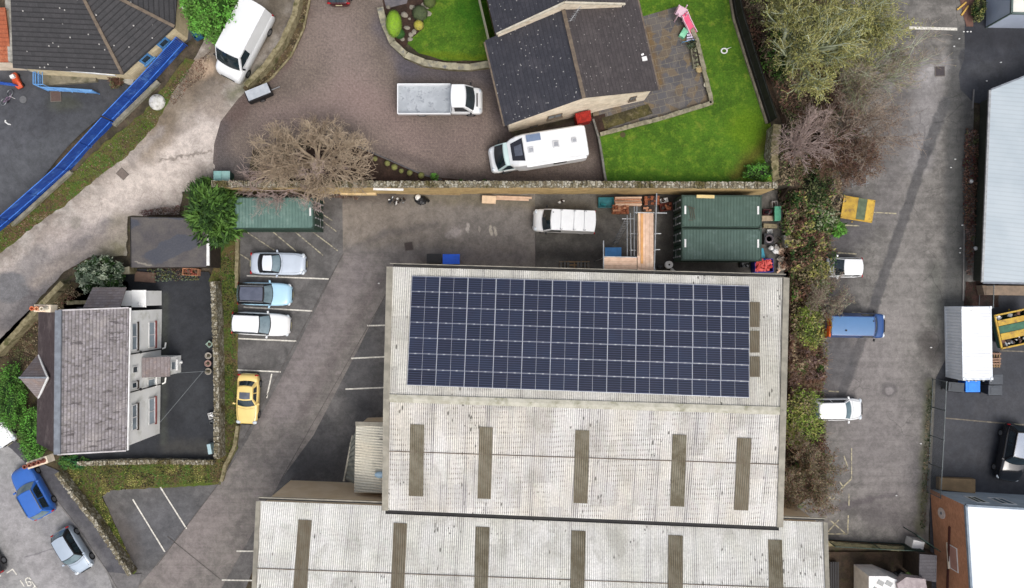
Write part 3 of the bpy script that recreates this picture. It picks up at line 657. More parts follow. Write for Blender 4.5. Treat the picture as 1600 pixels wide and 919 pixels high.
def m_tile(name, c1, c2, course=0.27, wd_=0.3, colr=None, spots=None, mode=0.5, stain=None, prof=0.0, gap=0.45, lat=None):
    n = NM(name); bc, bf = n.brick(n.uv, wd_, course, 0.028, 0.5, 0.0, 1.0, 0.5)
    k = n.mix(bc, c1, c2)
    if colr: k = n.mix(n.math('MULTIPLY', n.mr(n.noise(0.55, 5, 0.7, 0, n.uv), 0.5, 0.66), 0.7), k, colr)
    u = n.sep(n.uv)
    fr = n.math('FRACT', n.math('DIVIDE', u[1], course))
    k = n.mul(mode, k, n.mix(n.mr(fr, 0.0, 0.35), gap, 1.08))
    if prof: k = n.mul(0.5, k, n.mix(n.mr(n.math('SINE', n.math('MULTIPLY', u[0], 2*math.pi/prof)), -1, 0.2), 0.55, 1.05))
    k = n.mul(0.6, k, n.mix(n.mr(n.noise(9, 3, 0.8, 0, n.uv), 0.3, 0.7), 0.72, 1.25))
    if stain: k = n.mix(n.math('MULTIPLY', n.mr(n.noise(1.6, 5, 0.75, 0, n.comb(n.math('MULTIPLY', u[0], 1.9), n.math('MULTIPLY', u[1], 0.5))), 0.54, 0.63), 0.7), k, stain)
    if spots:
        sd = n.math('ADD', n.voro(spots[1], n.uv), n.math('MULTIPLY', n.noise(spots[1]*2, 3, 0.7, 0, n.uv), 0.14))
        gate = n.mr(n.sep(n.voro(spots[1], n.uv, 'Color'))[0], spots[2], spots[2]+0.03)
        k = n.mix(n.math('MULTIPLY', n.math('MULTIPLY', n.mr(sd, 0.26, 0.17), gate), 0.85), k, spots[0])
    n.bump(fr, 0.5, 0.03); return n.out(k, 0.8, 0, 0.3)
m_slateL = m_tile('stone_slates_lit', '#938e92', '#6f6a68', 0.21, 0.22, '#9a9492', None, 0.95, '#403b3c', gap=0.30)  # east slope: lighter slate copy, light put into the colour
m_slateW = m_tile('stone_slates_shaded', '#54494a', '#443a3b', 0.27, 0.32, '#6e6362', None, 0.8, None, gap=.4)  # west slope: darker slate copy, shade put into the colour
m_slateX = m_tile('stone_slates_mixed', '#877f80', '#766c69', 0.25, 0.3, '#8d7a70', None, 0.6)
m_tileA = m_tile('concrete_tile_shaded', '#3b3b42', '#32333a', 0.30, 0.33, '#444349', ('#a9a8a6', 3.8, 0.45), 0.6, gap=0.6)  # left slopes: darker bluish tile copy, shade put into the colour
m_tileB = m_tile('concrete_tile_lit', '#474243', '#3d393a', 0.30, 0.33, '#4f4a4a', ('#9c9894', 4.4, 0.62), 0.6, gap=0.6)  # right slopes: lighter browner tile copy, light put into the colour
m_tileC = m_tile('pantile_black', '#3d3c3e', '#343436', 0.33, 0.30, None, ('#b0aeaa', 3.0, 0.86), 0.85, None, 0.0, 0.28)
m_clay = m_tile('clay_tile', '#a05a3e', '#8a4a33', 0.3, 0.25, '#b47a5a')
m_hip = basic('hip_tiles', '#6f6355', '#5a5047', 3.0, 0.85, obj=False)
def m_shed_roof_():
    n = NM('blue_grey_profiled_sheet'); u = n.sep(n.pos)
    st = n.mr(n.math('SINE', n.math('MULTIPLY', n.math('ADD', u[1], n.math('MULTIPLY', u[0], 0.12)), 2*math.pi/0.33)), 0.5, 0.95)
    k = n.mix(n.mr(n.noise(0.3, 4, 0.6), 0.35, 0.65), '#a3aeb5', '#adb7bd'); k = n.mul(n.math('MULTIPLY', st, 0.5), k, 0.8)
    return n.out(k, 0.45, 0.0, 0.5)
m_shedroof = m_shed_roof_()

# ---------------------------------------------------------------- building helpers
def roof_sheet(mb, a, b, c, d, pitch=0.146, amp=0.028, mi=0, off=0.0):
    """a->b along the eave, d->c along the ridge, real corrugations running from eave to ridge"""
    mb.uvf = (tuple(a), tuple((b-a).normalized()), tuple((d-a).normalized()))
    n = int((b-a).length/(pitch/2)); nn = (b-a).cross(d-a).normalized(); nn = nn if nn.z > 0 else -nn
    vs = []
    for i in range(n+1):
        t = i/n; o = nn*((amp if i % 2 else -amp)*0.5+off)
        vs += [a+(b-a)*t+o, d+(c-d)*t+o]
    mb.add(vs, [(2*i, 2*i+2, 2*i+3, 2*i+1) for i in range(n)], mi)
def slab(mb, pts, th=0.12, mi=0, mb_side=None):
    n = len(pts); P = [Vector(p) for p in pts]; nn = (P[1]-P[0]).cross(P[2]-P[0]).normalized()
    if nn.z < 0: P = P[::-1]; nn = -nn
    Q = [p-Vector((0, 0, th)) for p in P]
    ms = mi if mb_side is None else mb_side
    mb.add(P+Q, [tuple(range(n)), tuple(range(2*n-1, n-1, -1))]+[(i, n+i, n+(i+1) % n, (i+1) % n) for i in range(n)], [mi, ms]+[ms]*n)
def gable_body(mb, A, B, C_, D, E, F_, inset, z0, mi=0):
    """A,B eave 1 (A->B along ridge), D,C_ ridge over A,B; E,F_ opposite eave under A,B ends"""
    cx = sum((p for p in (A, B, E, F_)), Vector())/4
    def ins(p):
        v = Vector((cx.x-p.x, cx.y-p.y, 0)); v.normalize(); return Vector((p.x, p.y, 0))+v*inset*1.2
    a, b, e, f = ins(A), ins(B), ins(E), ins(F_)
    dr = (a+e)/2; cr = (b+f)/2
    # keep the ridge's own place along the gable
    def proj(p, s, t):
        k = (Vector((p.x, p.y, 0))-s).dot(t-s)/(t-s).length_squared; return s+(t-s)*max(0.05, min(0.95, k))
    dr = proj(D, a, e); cr = proj(C_, b, f)
    up = lambda p, z: Vector((p.x, p.y, z))
    v = [up(a, z0), up(b, z0), up(f, z0), up(e, z0), up(a, A.z-.12), up(b, B.z-.12), up(f, F_.z-.12), up(e, E.z-.12), up(dr, D.z-.14), up(cr, C_.z-.14)]
    mb.add(v, [(0, 1, 5, 4), (1, 2, 6, 9, 5), (2, 3, 7, 6), (3, 0, 4, 8, 7), (4, 5, 9, 8), (6, 7, 8, 9), (3, 2, 1, 0)], mi)
    bm = mb; return a, b, f, e
def window(parent, a, b, z0, z1, out_, frame=0.06, mat=None, glass=None, sill=None, mull=1, name='window', surround=None):
    """a,b xy points on the wall face, out_ outward unit vector"""
    a = Vector((a[0], a[1], 0)); b = Vector((b[0], b[1], 0)); o = Vector((out_[0], out_[1], 0)).normalized(); u = (b-a); L = u.length; u.normalize()
    mb = MB(); q = lambda s, z, d: a+u*s+o*d+Vector((0, 0, z))
    def bx(s0, s1, za, zb, d0, d1, mi=0):
        P = [q(s0, za, d0), q(s1, za, d0), q(s1, za, d1), q(s0, za, d1), q(s0, zb, d0), q(s1, zb, d0), q(s1, zb, d1), q(s0, zb, d1)]
        mb.add(P, [(3, 2, 1, 0), (4, 5, 6, 7), (0, 1, 5, 4), (1, 2, 6, 5), (2, 3, 7, 6), (3, 0, 4, 7)], mi)
    bx(0, L, z0, z0+frame, 0.0, 0.05); bx(0, L, z1-frame, z1, 0.0, 0.05); bx(0, frame, z0+frame, z1-frame, 0.0, 0.05); bx(L-frame, L, z0+frame, z1-frame, 0.0, 0.05)
    for i in range(1, mull+1):
        s = L*i/(mull+1); bx(s-frame/2, s+frame/2, z0+frame, z1-frame, 0.0, 0.045)
    w = mb.build(name, mat or m_upvc, parent)
    mb = MB(); bx(frame, L-frame, z0+frame, z1-frame, 0.005, 0.02); mb.build('pane', glass or m_glassw, w)
    if sill: mb = MB(); bx(-0.08, L+0.08, z0-0.09, z0-0.002, 0.0, 0.14); mb.build('sill', sill, w)
    return w

# ================================================================ the solar warehouse
zE, zR, zS = 6.2, 7.7, 6.7
A = W(609, 417, zE); B = W(1228, 434, zE); Cc = W(1223, 642, zR); D = W(604, 622, zR); E = W(602, 797, zS); F_ = W(1218, 823, zS)
wh = thing('warehouse', 'large warehouse with weathered cement sheet roof half covered by solar panels', 'warehouse', (A+B+E+F_)/4*Vector((1, 1, 0)) if False else Vector(((A.x+F_.x)/2, (A.y+F_.y)/2, 0)))
mb = MB(); gable_body(mb, A, B, Cc, D, E, F_, 0.35, 0.0); mb.build('wall', m_beige, wh)
mb = MB(); roof_sheet(mb, A, B, Cc, D); mb.build('roof', m_roofN, wh)
mb = MB(); roof_sheet(mb, F_, E, D, Cc); mb.build('roof', m_roofU, wh)
mb = MB(); dv = Vector((0, 0, .09))
for sgn in (1, -1):
    off = Vector((0.0, 0.27*sgn, -0.045)); s = MB()
    p, q = D+dv, Cc+dv
    mb.quad(p, q, q+off, p+off) if sgn < 0 else mb.quad(p+off, q+off, q, p)
mb.build('ridge_cap', m_ridge, wh)
for p, q in ((A, D), (E, D), (B, Cc), (F_, Cc)):
    mb = MB(); mb.bar(p+dv*0.6, q+dv*0.6, 0.42, 0.12); mb.build('verge', m_trim, wh)
mb = MB(); o = Vector((0, 0.14, -0.08)); mb.bar(A+o+Vector((0.25, 0, 0)), B+o, 0.13, 0.04, 0); o2 = Vector((0, 0.24, -0.05)); mb.bar(A+o2, B+o2, 0.05, 0.14, 1); mb.build('gutter', [m_dark, m_trim], wh)
mb = MB(); o = Vector((0, -0.14, -0.14)); mb.bar(E+o, F_+o, 0.26, 0.1, 0); o2 = Vector((0, -0.27, -0.1)); mb.bar(E+o2, F_+o2, 0.03, 0.12, 0); mb.build('gutter', [m_dark], wh)  # black strip paints the gap shadow below the south eave, besides the gutter
pn = (A, B, D); ps = (E, F_, D)
def skylight(parent, px, plane, off=0.04):
    P = [on_plane(x, y, *plane, off) for x, y in px]
    mb = MB(); roof_sheet(mb, P[0], P[1], P[2], P[3], 0.146, 0.03); mb.build('skylight', m_grp, parent)
for x0, x1, y0, y1, sl_ in ((641, 663, 663, 775, 2), (749, 770, 667, 779, 3), (899, 921, 672, 786, 3), (1051, 1073, 679, 791, 4), (1152, 1174, 684, 797, 5)):
    skylight(wh, ((x0-sl_, y1), (x1-sl_, y1+1), (x1, y0+1), (x0, y0)), ps)
for y0, y1 in ((472, 511), (517, 551), (557, 589)): skylight(wh, ((1172, y1), (1187, y1), (1187, y0), (1172, y0)), pn)
mb = MB()
P = [on_plane(x, y, *ps, 0.035) for x, y in ((604, 705), (1220, 726))]; mb.bar(P[0], P[1], 0.05, 0.02); mb.build('lap_joint', m_hip, wh)
# solar array
sa = thing('solar_array', 'dark blue solar panel array of seven rows on warehouse roof', 'solar panels', (on_plane(905, 525, *pn, 0.1)))
def m_cells_():
    n = NM('solar_cells'); u = n.sep(n.obj); info = n.n.new('ShaderNodeObjectInfo').outputs['Random']
    w_ = n.math('FRACT', n.math('DIVIDE', u[1], 0.157)); l1 = n.mr(n.math('ABSOLUTE', n.math('SUBTRACT', w_, 0.5)), 0.38, 0.46)
    w2 = n.math('FRACT', n.math('DIVIDE', u[0], 0.08)); l2 = n.mr(n.math('ABSOLUTE', n.math('SUBTRACT', w2, 0.5)), 0.40, 0.48)
    k = n.mix(info, '#121828', '#1f273b')
    k = n.mix(n.math('MULTIPLY', n.mr(n.noise(0.9, 3, 0.6, 0, n.pos), 0.35, 0.65), 0.5), k, '#20202f')
    k = n.mix(n.math('MULTIPLY', l1, 0.55), k, '#5b6480'); k = n.mix(n.math('MULTIPLY', l2, 0.25), k, '#4a5370')
    return n.out(k, 0.22, 0.0, 0.4)
m_cells = m_cells_(); m_frame = basic('panel_frame', '#b9bcc4', '#a5a8b2', 4, 0.4, 0.3)
TL, TR, BR, BL = [on_plane(x, y, *pn, 0.14) for x, y in ((643.5, 431.5), (1171.5, 447), (1170.5, 621.5), (636, 601.5))]
ux = (TR-TL).normalized(); NC, NR = 12, 7
rails = MB()
for i in range(NC):
    for j in range(NR):
        def bil(s, t): return (TL*(1-s)+TR*s)*(1-t)+(BL*(1-s)+BR*s)*t
        P = [bil(i/NC, (j+1)/NR), bil((i+1)/NC, (j+1)/NR), bil((i+1)/NC, j/NR), bil(i/NC, j/NR)]
        c0 = sum(P, Vector())/4; nn = (P[1]-P[0]).cross(P[3]-P[0]).normalized()
        ex = (P[1]-P[0]); ey = (P[3]-P[0]); hw = ex.length/2-0.006; hh = ey.length/2-0.002; ex.normalize(); ey = nn.cross(ex)
        o = bpy.data.objects.new('solar_panel', None) if False else None
        key = 'panel_mesh'
        if i == 0 and j == 0:
            mb = MB()
            mb.box((0, 0, -0.02), (2*hw, 2*hh, 0.036), 0, 0)
            g = 0.028; gy = 0.012; m_ = 0.010
            mb.quad((-hw+g, -hh+gy, 0.002), (-m_, -hh+gy, 0.002), (-m_, hh-gy, 0.002), (-hw+g, hh-gy, 0.002), 1)
            mb.quad((m_, -hh+gy, 0.002), (hw-g, -hh+gy, 0.002), (hw-g, hh-gy, 0.002), (m_, hh-gy, 0.002), 1)
            proto = mb.build('solar_panel', [m_frame, m_cells], sa, world=False); op = proto
        else:
            op = proto.copy(); col.objects.link(op); op.parent = sa
        M = Matrix((ex, ey, nn)).transposed().to_4x4(); M.translation = c0-sa.location; op.matrix_local = M
for j in range(NR+1):
    p = (TL*(1-j/NR)+BL*(j/NR))-Vector((0, 0, .055)); q = (TR*(1-j/NR)+BR*(j/NR))-Vector((0, 0, .055)); rails.bar(p, q, 0.05, 0.05)
    if 0 < j < NR:
        for i in range(NC):
            for s in (0.26, 0.74):
                c0 = p+(q-p)*((i+s+0.02*math.sin(i*5+j))/NC)+Vector((0, 0, .062)); rails.box(c0, (0.13, 0.06, 0.012))
rails.build('mounting_rail', m_frame, sa)

# ================================================================ lower warehouse
zL, zL2 = 6.1, 8.3
A2 = W(404, 783, zL); B2 = W(1289, 816, zL); D2 = W(393, 1010, zL2); C2 = W(1296, 1043, zL2); E2 = Vector((A2.x-0.4, A2.y-22, zL)); F2 = Vector((B2.x-0.3, B2.y-22, zL))
lw = thing('warehouse', 'lower warehouse with pale white corrugated roof and six brown rooflights along the bottom', 'warehouse', ((A2.x+B2.x)/2, (A2.y+E2.y)/2, 0))
mb = MB(); gable_body(mb, A2, B2, C2, D2, E2, F2, 0.3, 0.0); mb.build('wall', m_beige, lw)
mb = MB(); roof_sheet(mb, A2, B2, C2, D2); mb.build('roof', m_roofL, lw)
mb = MB(); roof_sheet(mb, F2, E2, D2, C2); mb.build('roof', m_roofL, lw)
for p, q in ((A2, D2), (B2, C2)):
    mb = MB(); mb.bar(p+dv*0.6, q+dv*0.6, 0.3, 0.1); mb.build('verge', m_trim, lw)
mb = MB(); o = Vector((0, 0.14, -0.12)); mb.bar(A2+o, B2+o, 0.12, 0.06, 0); o2 = Vector((0, 0.24, -0.1)); mb.bar(A2+o2, B2+o2, 0.08, 0.14, 1); mb.build('gutter', [m_dark, m_trim], lw)
pl = (A2, B2, D2)
for x0, x1, y0, x2, x3 in ((466, 487, 812, 455, 477), (615, 636, 817, 609, 630), (743, 765, 823, 740, 761), (893, 915, 829, 890, 912), (1044, 1067, 836, 1044, 1067), (1200, 1222, 843, 1203, 1225)):
    skylight(lw, ((x2, 960), (x3, 960), (x1, y0+1), (x0, y0)), pl)
mb = MB(); P = [on_plane(x, y, *pl, 0.035) for x, y in ((400, 888), (1290, 921))]; mb.bar(P[0], P[1], 0.05, 0.02); mb.build('lap_joint', m_hip, lw)
mb = MB(); wl_ = [on_plane(x, y, Vector((A2.x, A2.y-.28, 0)), Vector((B2.x, B2.y-.28, 0)), Vector((A2.x, A2.y-.28, 5)), 0) for x, y in ((493, 756), (499, 756))]
for k in range(4):
    mb.box(Vector((wl_[0].x+k*0.16, wl_[0].y+0.01, wl_[0].z+(k % 2)*0.1)), (0.1, 0.03, 0.28))
mb.build('wall_sign', m_white, lw)
# lean-to between them
a, b, c, d = W(556, 664, 3.5), W(606, 665, 4.3), W(606, 771, 4.3), W(553, 770, 3.5)
lt = thing('lean_to', 'white ribbed lean-to roof against the left end of the warehouse', 'extension', ((a.x+b.x)/2, (a.y+d.y)/2, 0))
mb = MB(); roof_sheet(mb, d, a, b, c, 0.2, 0.04); mb.build('roof', m_cement_roof('lean_to_sheet', '#d3cfc0', '#c5c1b2', speck=0.1, pit=0.2), lt)
mb = MB(); mb.prism([(a.x+.15, a.y-.1), (b.x, b.y-.1), (c.x, c.y+.1), (d.x+.15, d.y+.1)], 0, [3.4, 4.15, 4.15, 3.4]); mb.build('wall', m_beige, lt)
mb = MB(); mb.bar(a+Vector((0, .1, .02)), b+Vector((0, .1, .02)), 0.3, 0.12); mb.build('flashing', m_trim, lt)
mb = MB(); e1 = W(547, 690, 2.6); e2 = W(538, 748, 2.6); roof_sheet(mb, e2, e1, a+Vector((0, -.3, -.1)), d+Vector((0, .6, -.1)), 0.3, 0.07); mb.build('side_canopy', basic('dull_canopy', '#6d6e66', '#595a54', 2), lt)
mb = MB(); mb.bar(W(551, 680, 2.7), W(537, 752, 2.7), 0.12, 0.1); mb.build('canopy_rail', m_trim, lt)
mb = MB(); mb.sphere(W(594, 742, 4.3), 0.42, 1.0, 0.6, 0.45, 14, 8); mb.build('roof_vent', basic('pale_blue_plastic', '#9fb9cc', '#8eaabf', 2, 0.4), lt, smooth=True)

# ================================================================ left stone-slated house
zg = 0.0
eN, eS = W(201, 481, 5.0), W(197, 704, 5.0); rN, rS = W(92, 485, 7.8), W(90, 710, 7.8); wN, wS = W(60, 488, 5.0), W(57, 692, 5.0)
hs = thing('stone_house', 'white rendered two-storey house with pale grey slate roof and dark yard', 'house', ((eN.x+wN.x)/2, (eN.y+eS.y)/2, 0))
mb = MB(); gable_body(mb, eS, eN, rN, rS, wS, wN, 0.22, 0.0); mb.build('wall', m_render, hs)
mb = MB(); slab(mb, [eS, eN, rN, rS], 0.12); mb.build('roof', m_slateL, hs)
mb = MB(); slab(mb, [wN, wS, rS, rN], 0.12); mb.build('roof', m_slateW, hs)
mb = MB(); mb.bar(rN+Vector((0, 0, .04)), rS+Vector((0, 0, .04)), 0.42, 0.12); mb.build('ridge_tiles', m_lead, hs)
o = Vector((0, 0, .03)); m_pv = basic('pale_verge', '#c9c6c8', '#aaa6a6', 2, obj=False)
for p, q in ((eN, rN), (eS, rS)): mb = MB(); mb.bar(p+o, q+o, 0.1, 0.1); mb.build('verge', m_pv, hs)
mb = MB(); mb.bar(eN+Vector((.08, 0, -.1)), eS+Vector((.08, 0, -.1)), 0.1, 0.1); mb.build('gutter', m_upvc, hs)
# gabled bay on the west slope
ap = W(30, 590, 6.9); apE = W(74, 590, 6.95); g1 = W(58, 555, 5.0); g2b = W(58, 622, 5.0)
v1 = Vector((wN.x+0.05, g1.y, 5.02)); v2 = Vector((wN.x+0.05, g2b.y, 5.02))
mb = MB(); ax = ap.x; fN = Vector((ax+0.15, g1.y+.15, 4.9)); fS = Vector((ax+0.15, g2b.y-.15, 4.9))
g1w = Vector((ax, g1.y+.1, 5.0)); g2w = Vector((ax, g2b.y-.1, 5.0)); apE2 = Vector((apE.x+.1, ap.y, 6.95))
slab(mb, [g1w, v1+Vector((0.1, .1, 0)), apE2, ap], 0.08); slab(mb, [v2+Vector((0.1, -.1, 0)), g2w, ap, apE2], 0.08); mb.build('bay_roof', m_slateX, hs)
mb = MB(); mb.bar(v1+Vector((.05, 0, .12)), apE2+Vector((0, 0, .1)), 0.14, 0.06); mb.bar(v2+Vector((.05, 0, .12)), apE2+Vector((0, 0, .1)), 0.14, 0.06); mb.bar(ap+Vector((0, 0, .03)), apE2+Vector((0, 0, .03)), 0.12, 0.06, 1); mb.build('valley_flashing', [m_upvc, m_lead], hs)
mb = MB(); mb.add([(fN.x, fN.y, 0), (fS.x, fS.y, 0), (fS.x, fS.y, 4.9), (ax+.15, ap.y, 6.75), (fN.x, fN.y, 4.9), (wN.x+.4, fN.y, 0), (wN.x+.4, fS.y, 0), (wN.x+.4, fS.y, 4.9), (wN.x+.4, fN.y, 4.9)], [(0, 4, 3, 2, 1), (0, 5, 8, 4), (1, 2, 7, 6)]); mb.build('bay_wall', m_render, hs)
# east front: windows by height on the wall plane
wx = eN.x-0.24+0.0
EW = Vector((eN.x-0.20, 0, 0))
def ewin(y0, y1, z0, z1, glass=None, sill=m_redsill, mull=1):
    k = (HC-(z0+z1)/2)/FP; ya = (459.5-y0)*k; yb = (459.5-y1)*k
    window(hs, (EW.x+0.02, yb), (EW.x+0.02, ya), z0, z1, (1, 0), 0.06, m_upvc, glass, sill, mull)
ewin(505, 547, 3.6, 4.3, m_paleglass, m_darkwood); ewin(632, 672, 3.6, 4.3, m_paleglass, m_darkwood)
ewin(503, 543, 1.05, 1.95, m_skyglass); ewin(622, 663, 1.05, 1.95, m_skyglass)
ewin(572, 583, 3.5, 4.2, m_glassw, None, 0); ewin(597, 607, 3.6, 4.3, m_glassw, m_darkwood, 0); ewin(592, 605, 1.0, 2.1, m_paleglass, m_upvc, 0)
for py in (549, 606):
    k = (HC-2.4)/FP; y = (459.5-py)*k
    mb = MB(); mb.tube((EW.x+.10, y-0.03, 4.8), (EW.x+.10, y, 0.05), 0.05, 8); mb.sphere((EW.x+.10, y, 3.2), 0.11, 1, 1, 1, 8, 6); mb.build('downpipe', m_dark, hs)
    mb = MB(); mb.tube((EW.x+.10, y, .1), (EW.x+.35, y+.1, .1), 0.06, 8); mb.tube((EW.x+.35, y+.1, .1), (EW.x+.4, y+.5, .1), 0.06, 8); mb.build('drain_pipe', m_render, hs)
# porch on the east front
yy0 = (459.5-558)*(HC-2.4)/FP; yy1 = (459.5-589)*(HC-2.4)/FP; xp = -26.35
mb = MB(); mb.prism([(EW.x+.03, yy1+.08), (xp, yy1+.08), (xp, yy0-.08), (EW.x+.03, yy0-.08)], 0, [2.75, 2.05, 2.05, 2.75]); mb.build('porch_wall', m_render, hs)
mb = MB(); slab(mb, [(EW.x+.05, yy1, 2.95), (xp-.15+.3, yy1, 2.12), (xp-.15+.3, yy0, 2.12), (EW.x+.05, yy0, 2.95)], 0.1); mb.build('porch_roof', m_slateX, hs)
window(hs, (xp+0.01, (yy0+yy1)/2-.35), (xp+0.01, (yy0+yy1)/2+.35), 0.9, 1.7, (1, 0), 0.07, m_upvc, m_paleglass, m_upvc, 0)
# single-storey rear block at the north gable
q = [(-31.4, -0.9), (-27.9, -0.9), (-27.9, 0.25), (-31.4, 0.25)]
mb = MB(); mb.prism(q, 0, 2.45); mb.build('rear_wall', m_render, hs)
mb = MB(); slab(mb, [(-31.6, -1.0, 4.1), (-28.9, -1.0, 4.1), (-29.1, 0.5, 2.9), (-31.6, 0.5, 2.9)], 0.1); slab(mb, [(-28.9, -1.0, 2.52), (-27.8, -1.0, 2.52), (-27.8, 0.3, 2.52), (-28.9, 0.3, 2.52)], 0.06, 1); mb.build('rear_roof', [m_slateX, m_render], hs)
mb = MB(); mb.sphere((-28.3, -.75, 2.6), 0.13, 1, 1, .6, 10, 6); mb.build('security_lamp', m_white, hs)
# chimney stack with pots at the north-west corner and another by the road
def chimney(name, px, py, pots, rz, label, z=8.4, zb=4.5, mat=None):
    p = W(px, py, z)
    t = thing(name, label, 'chimney', (p.x, p.y, zb)); n = len(pots); L = 0.33*n+0.15
    mb = MB(); mb.box((0, 0, (z-zb)/2), (L, 0.5, z-zb)); s = mb.build('stack', mat or m_stonewall, hs, world=False); s.location = (p.x-hs.location.x, p.y-hs.location.y, zb); s.rotation_euler = (0, 0, rz)
    for i, c in enumerate(pots):
        mb = MB(); mb.lathe(((i-(n-1)/2)*0.33, 0, z-zb), [(0.15, 0), (0.16, 0.1), (0.13, 0.15), (0.12, 0.5), (0.15, 0.52), (0.15, 0.58), (0.1, 0.58), (0.09, 0.3)], 12); o = mb.build('chimney_pot', basic('pot_clay', c, None, 3), s, world=False)
    bpy.data.objects.remove(t)
chimney('chimney', 66, 482, ('#d0714c', '#d89a74', '#ded4bf'), R(-2), '', 7.8, 7.1)
chimney('chimney', 58, 723, ('#8d5546', '#96604c', '#7d4a3e', '#8d5546'), R(18), '', 7.5, 6.8)

# ================================================================ flat-roofed garage
def m_feltroof_():
    n = NM('felt_roof_wet')
    k = n.mix(n.mr(n.noise(0.8, 5, 0.6), 0.35, 0.65), '#4c494b', '#5b5754')
    wet = n.math('MAXIMUM', n.blob((292, 393), 2.3, 0.75, 20, 0.08, 0.9, 0.55), n.math('MAXIMUM', n.blob((225, 352), 1.1, 0.45, -10, 0.15, 0.7, 0.9), n.blob((280, 343), 3.2, 0.2, -3, 0.2, 0.35, 1.2)))
    k = n.mix(n.math('MULTIPLY', wet, .75), k, '#40444e')
    k = n.mix(n.math('MULTIPLY', n.seg((238, 411), (263, 417), 0.05, 0.05, 0.2, 2.0), 0.8), k, '#8d877c')
    k = n.mul(1.0, k, n.mix(n.mr(n.noise(8, 4, 0.8), 0.3, 0.7), 0.85, 1.15))
    return n.out(k, n.mix(wet, 0.8, 0.5), 0, 0.3)
P = [W(205, 418, 2.5), W(322, 417, 2.5), W(322, 341, 2.5), W(204, 339, 2.5)]
ga = thing('garage', 'flat-roofed garage with wet dark felt roof beside the lane', 'garage', (sum(P, Vector())/4)*Vector((1, 1, 0)) if False else Vector(((P[0].x+P[1].x)/2, (P[0].y+P[3].y)/2, 0)))
mb = MB(); mb.prism([(p.x*0.997, p.y) for p in P], -0.5, 2.38); mb.build('wall', m_darkwood, ga)  # dark wall colour has the wall's shadow painted in
mb = MB(); slab(mb, P, 0.12); mb.build('roof', m_feltroof_(), ga)
mb = MB(); mb.bar(P[1]+Vector((.1, .1, -.12)), P[2]+Vector((.1, -.3, -.12)), 0.22, 0.12); mb.build('fascia', m_upvc, ga)
mb = MB(); mb.bar(P[0]+Vector((0, .04, .02)), P[3]+Vector((0, -.04, .02)), 0.05, 0.05); mb.bar(P[3]+Vector((0, 0, .02)), P[2]+Vector((0, 0, .02)), 0.05, 0.05); mb.build('roof_edge', m_dark, ga)

# ================================================================ house at the top
uu = Vector((0.9737, 0.2278, 0)); vv = Vector((-0.2278, 0.9737, 0)); O = Vector((-0.32, 12.15, 0)); zT = 2.0
def hp(u, v, z): return O+uu*u+vv*v+Vector((0, 0, z))
th = thing('house', 'house with dark speckled tile roof and pale stone gable above the camper van', 'house', hp(5.5, 6, zT))
ev, rd, u1 = 5.4, 7.9, 10.95; ur = 5.35
mb = MB()
mb.add([hp(.15, .25, 1.5), hp(u1-.15, .25, 1.5), hp(u1-.15, .25, ev-.15), hp(ur, .25, rd-.15), hp(.15, .25, ev-.15), hp(.15, 12, 1.5), hp(u1-.15, 12, 1.5), hp(u1-.15, 12, ev-.15), hp(ur, 12, rd-.15), hp(.15, 12, ev-.15)],
       [(0, 1, 2, 3, 4), (5, 9, 8, 7, 6), (0, 4, 9, 5), (1, 6, 7, 2)]); mb.build('wall', m_stonewall, th)
mb = MB(); slab(mb, [hp(0-.2, 0, ev-.1), hp(ur, 0, rd), hp(ur, 6.3, rd), hp(-.2, 6.3, ev-.1)], 0.13); mb.build('roof', m_tileA, th)
mb = MB(); slab(mb, [hp(ur, 0, rd), hp(u1+.2, 0, ev-.1), hp(u1+.2, 9.5, ev-.1), hp(ur, 9.5, rd)], 0.13); mb.build('roof', m_tileB, th)
mb = MB(); mb.bar(hp(ur, -.02, rd+.03), hp(ur, 6.2, rd+.03), 0.26, 0.1); mb.build('ridge_tiles', m_hip, th)
for s_, l_ in ((u1+.26, 7), (-.26, 6.2)): mb = MB(); mb.bar(hp(s_, 0, ev-.16), hp(s_, l_, ev-.16), 0.12, 0.1); mb.build('gutter', m_hip, th)
# taller north block
e2_, r2_ = 6.6, 9.15; ua, ub, um = 0.75, 9.75, 5.3; v0 = 6.15
mb = MB(); mb.add([hp(ua, v0, 2), hp(ub, v0, 2), hp(ub, v0, e2_), hp(um, v0, r2_), hp(ua, v0, e2_), hp(ua, 16, 2), hp(ub, 16, 2), hp(ub, 16, e2_), hp(um, 16, r2_), hp(ua, 16, e2_)], [(0, 1, 2, 3, 4), (5, 9, 8, 7, 6), (0, 4, 9, 5), (1, 6, 7, 2)])
mb.build('wall', m_stonewall, th)
mb = MB(); slab(mb, [hp(ua-.2, v0-.05, e2_), hp(um, v0-.05, r2_+.1), hp(um, 16, r2_+.1), hp(ua-.2, 16, e2_)], 0.13); mb.build('roof', m_tileA, th)
mb = MB(); slab(mb, [hp(um, v0-.05, r2_+.1), hp(ub+.2, v0-.05, e2_), hp(ub+.2, 16, e2_), hp(um, 16, r2_+.1)], 0.13); mb.build('roof', m_tileB, th)
m_cv = basic('cream_verge', '#c9c2b2', '#b5ad9b', 3, obj=False)
for p, q in (((ua-.1, e2_+.02), (um, r2_+.14)), ((um, r2_+.14), (ub+.1, e2_+.02))): mb = MB(); mb.bar(hp(p[0], v0-.1, p[1]), hp(q[0], v0-.1, q[1]), 0.12, 0.14); mb.build('verge', m_cv, th)
mb = MB(); p = hp(5.9, 5.2, 7.8); mb.tube(p, p+Vector((0, 0, 1.6)), 0.02, 5); mb.tube(p+Vector((-.4, -.5, 1.4)), p+Vector((.3, .5, 1.4)), 0.02, 5)
for k in range(6): c = p+Vector((-.35+.11*k, -.45+.16*k, 1.4)); mb.tube(c-uu*.2, c+uu*.2, 0.012, 4)
mb.build('aerial', m_greymetal, th)
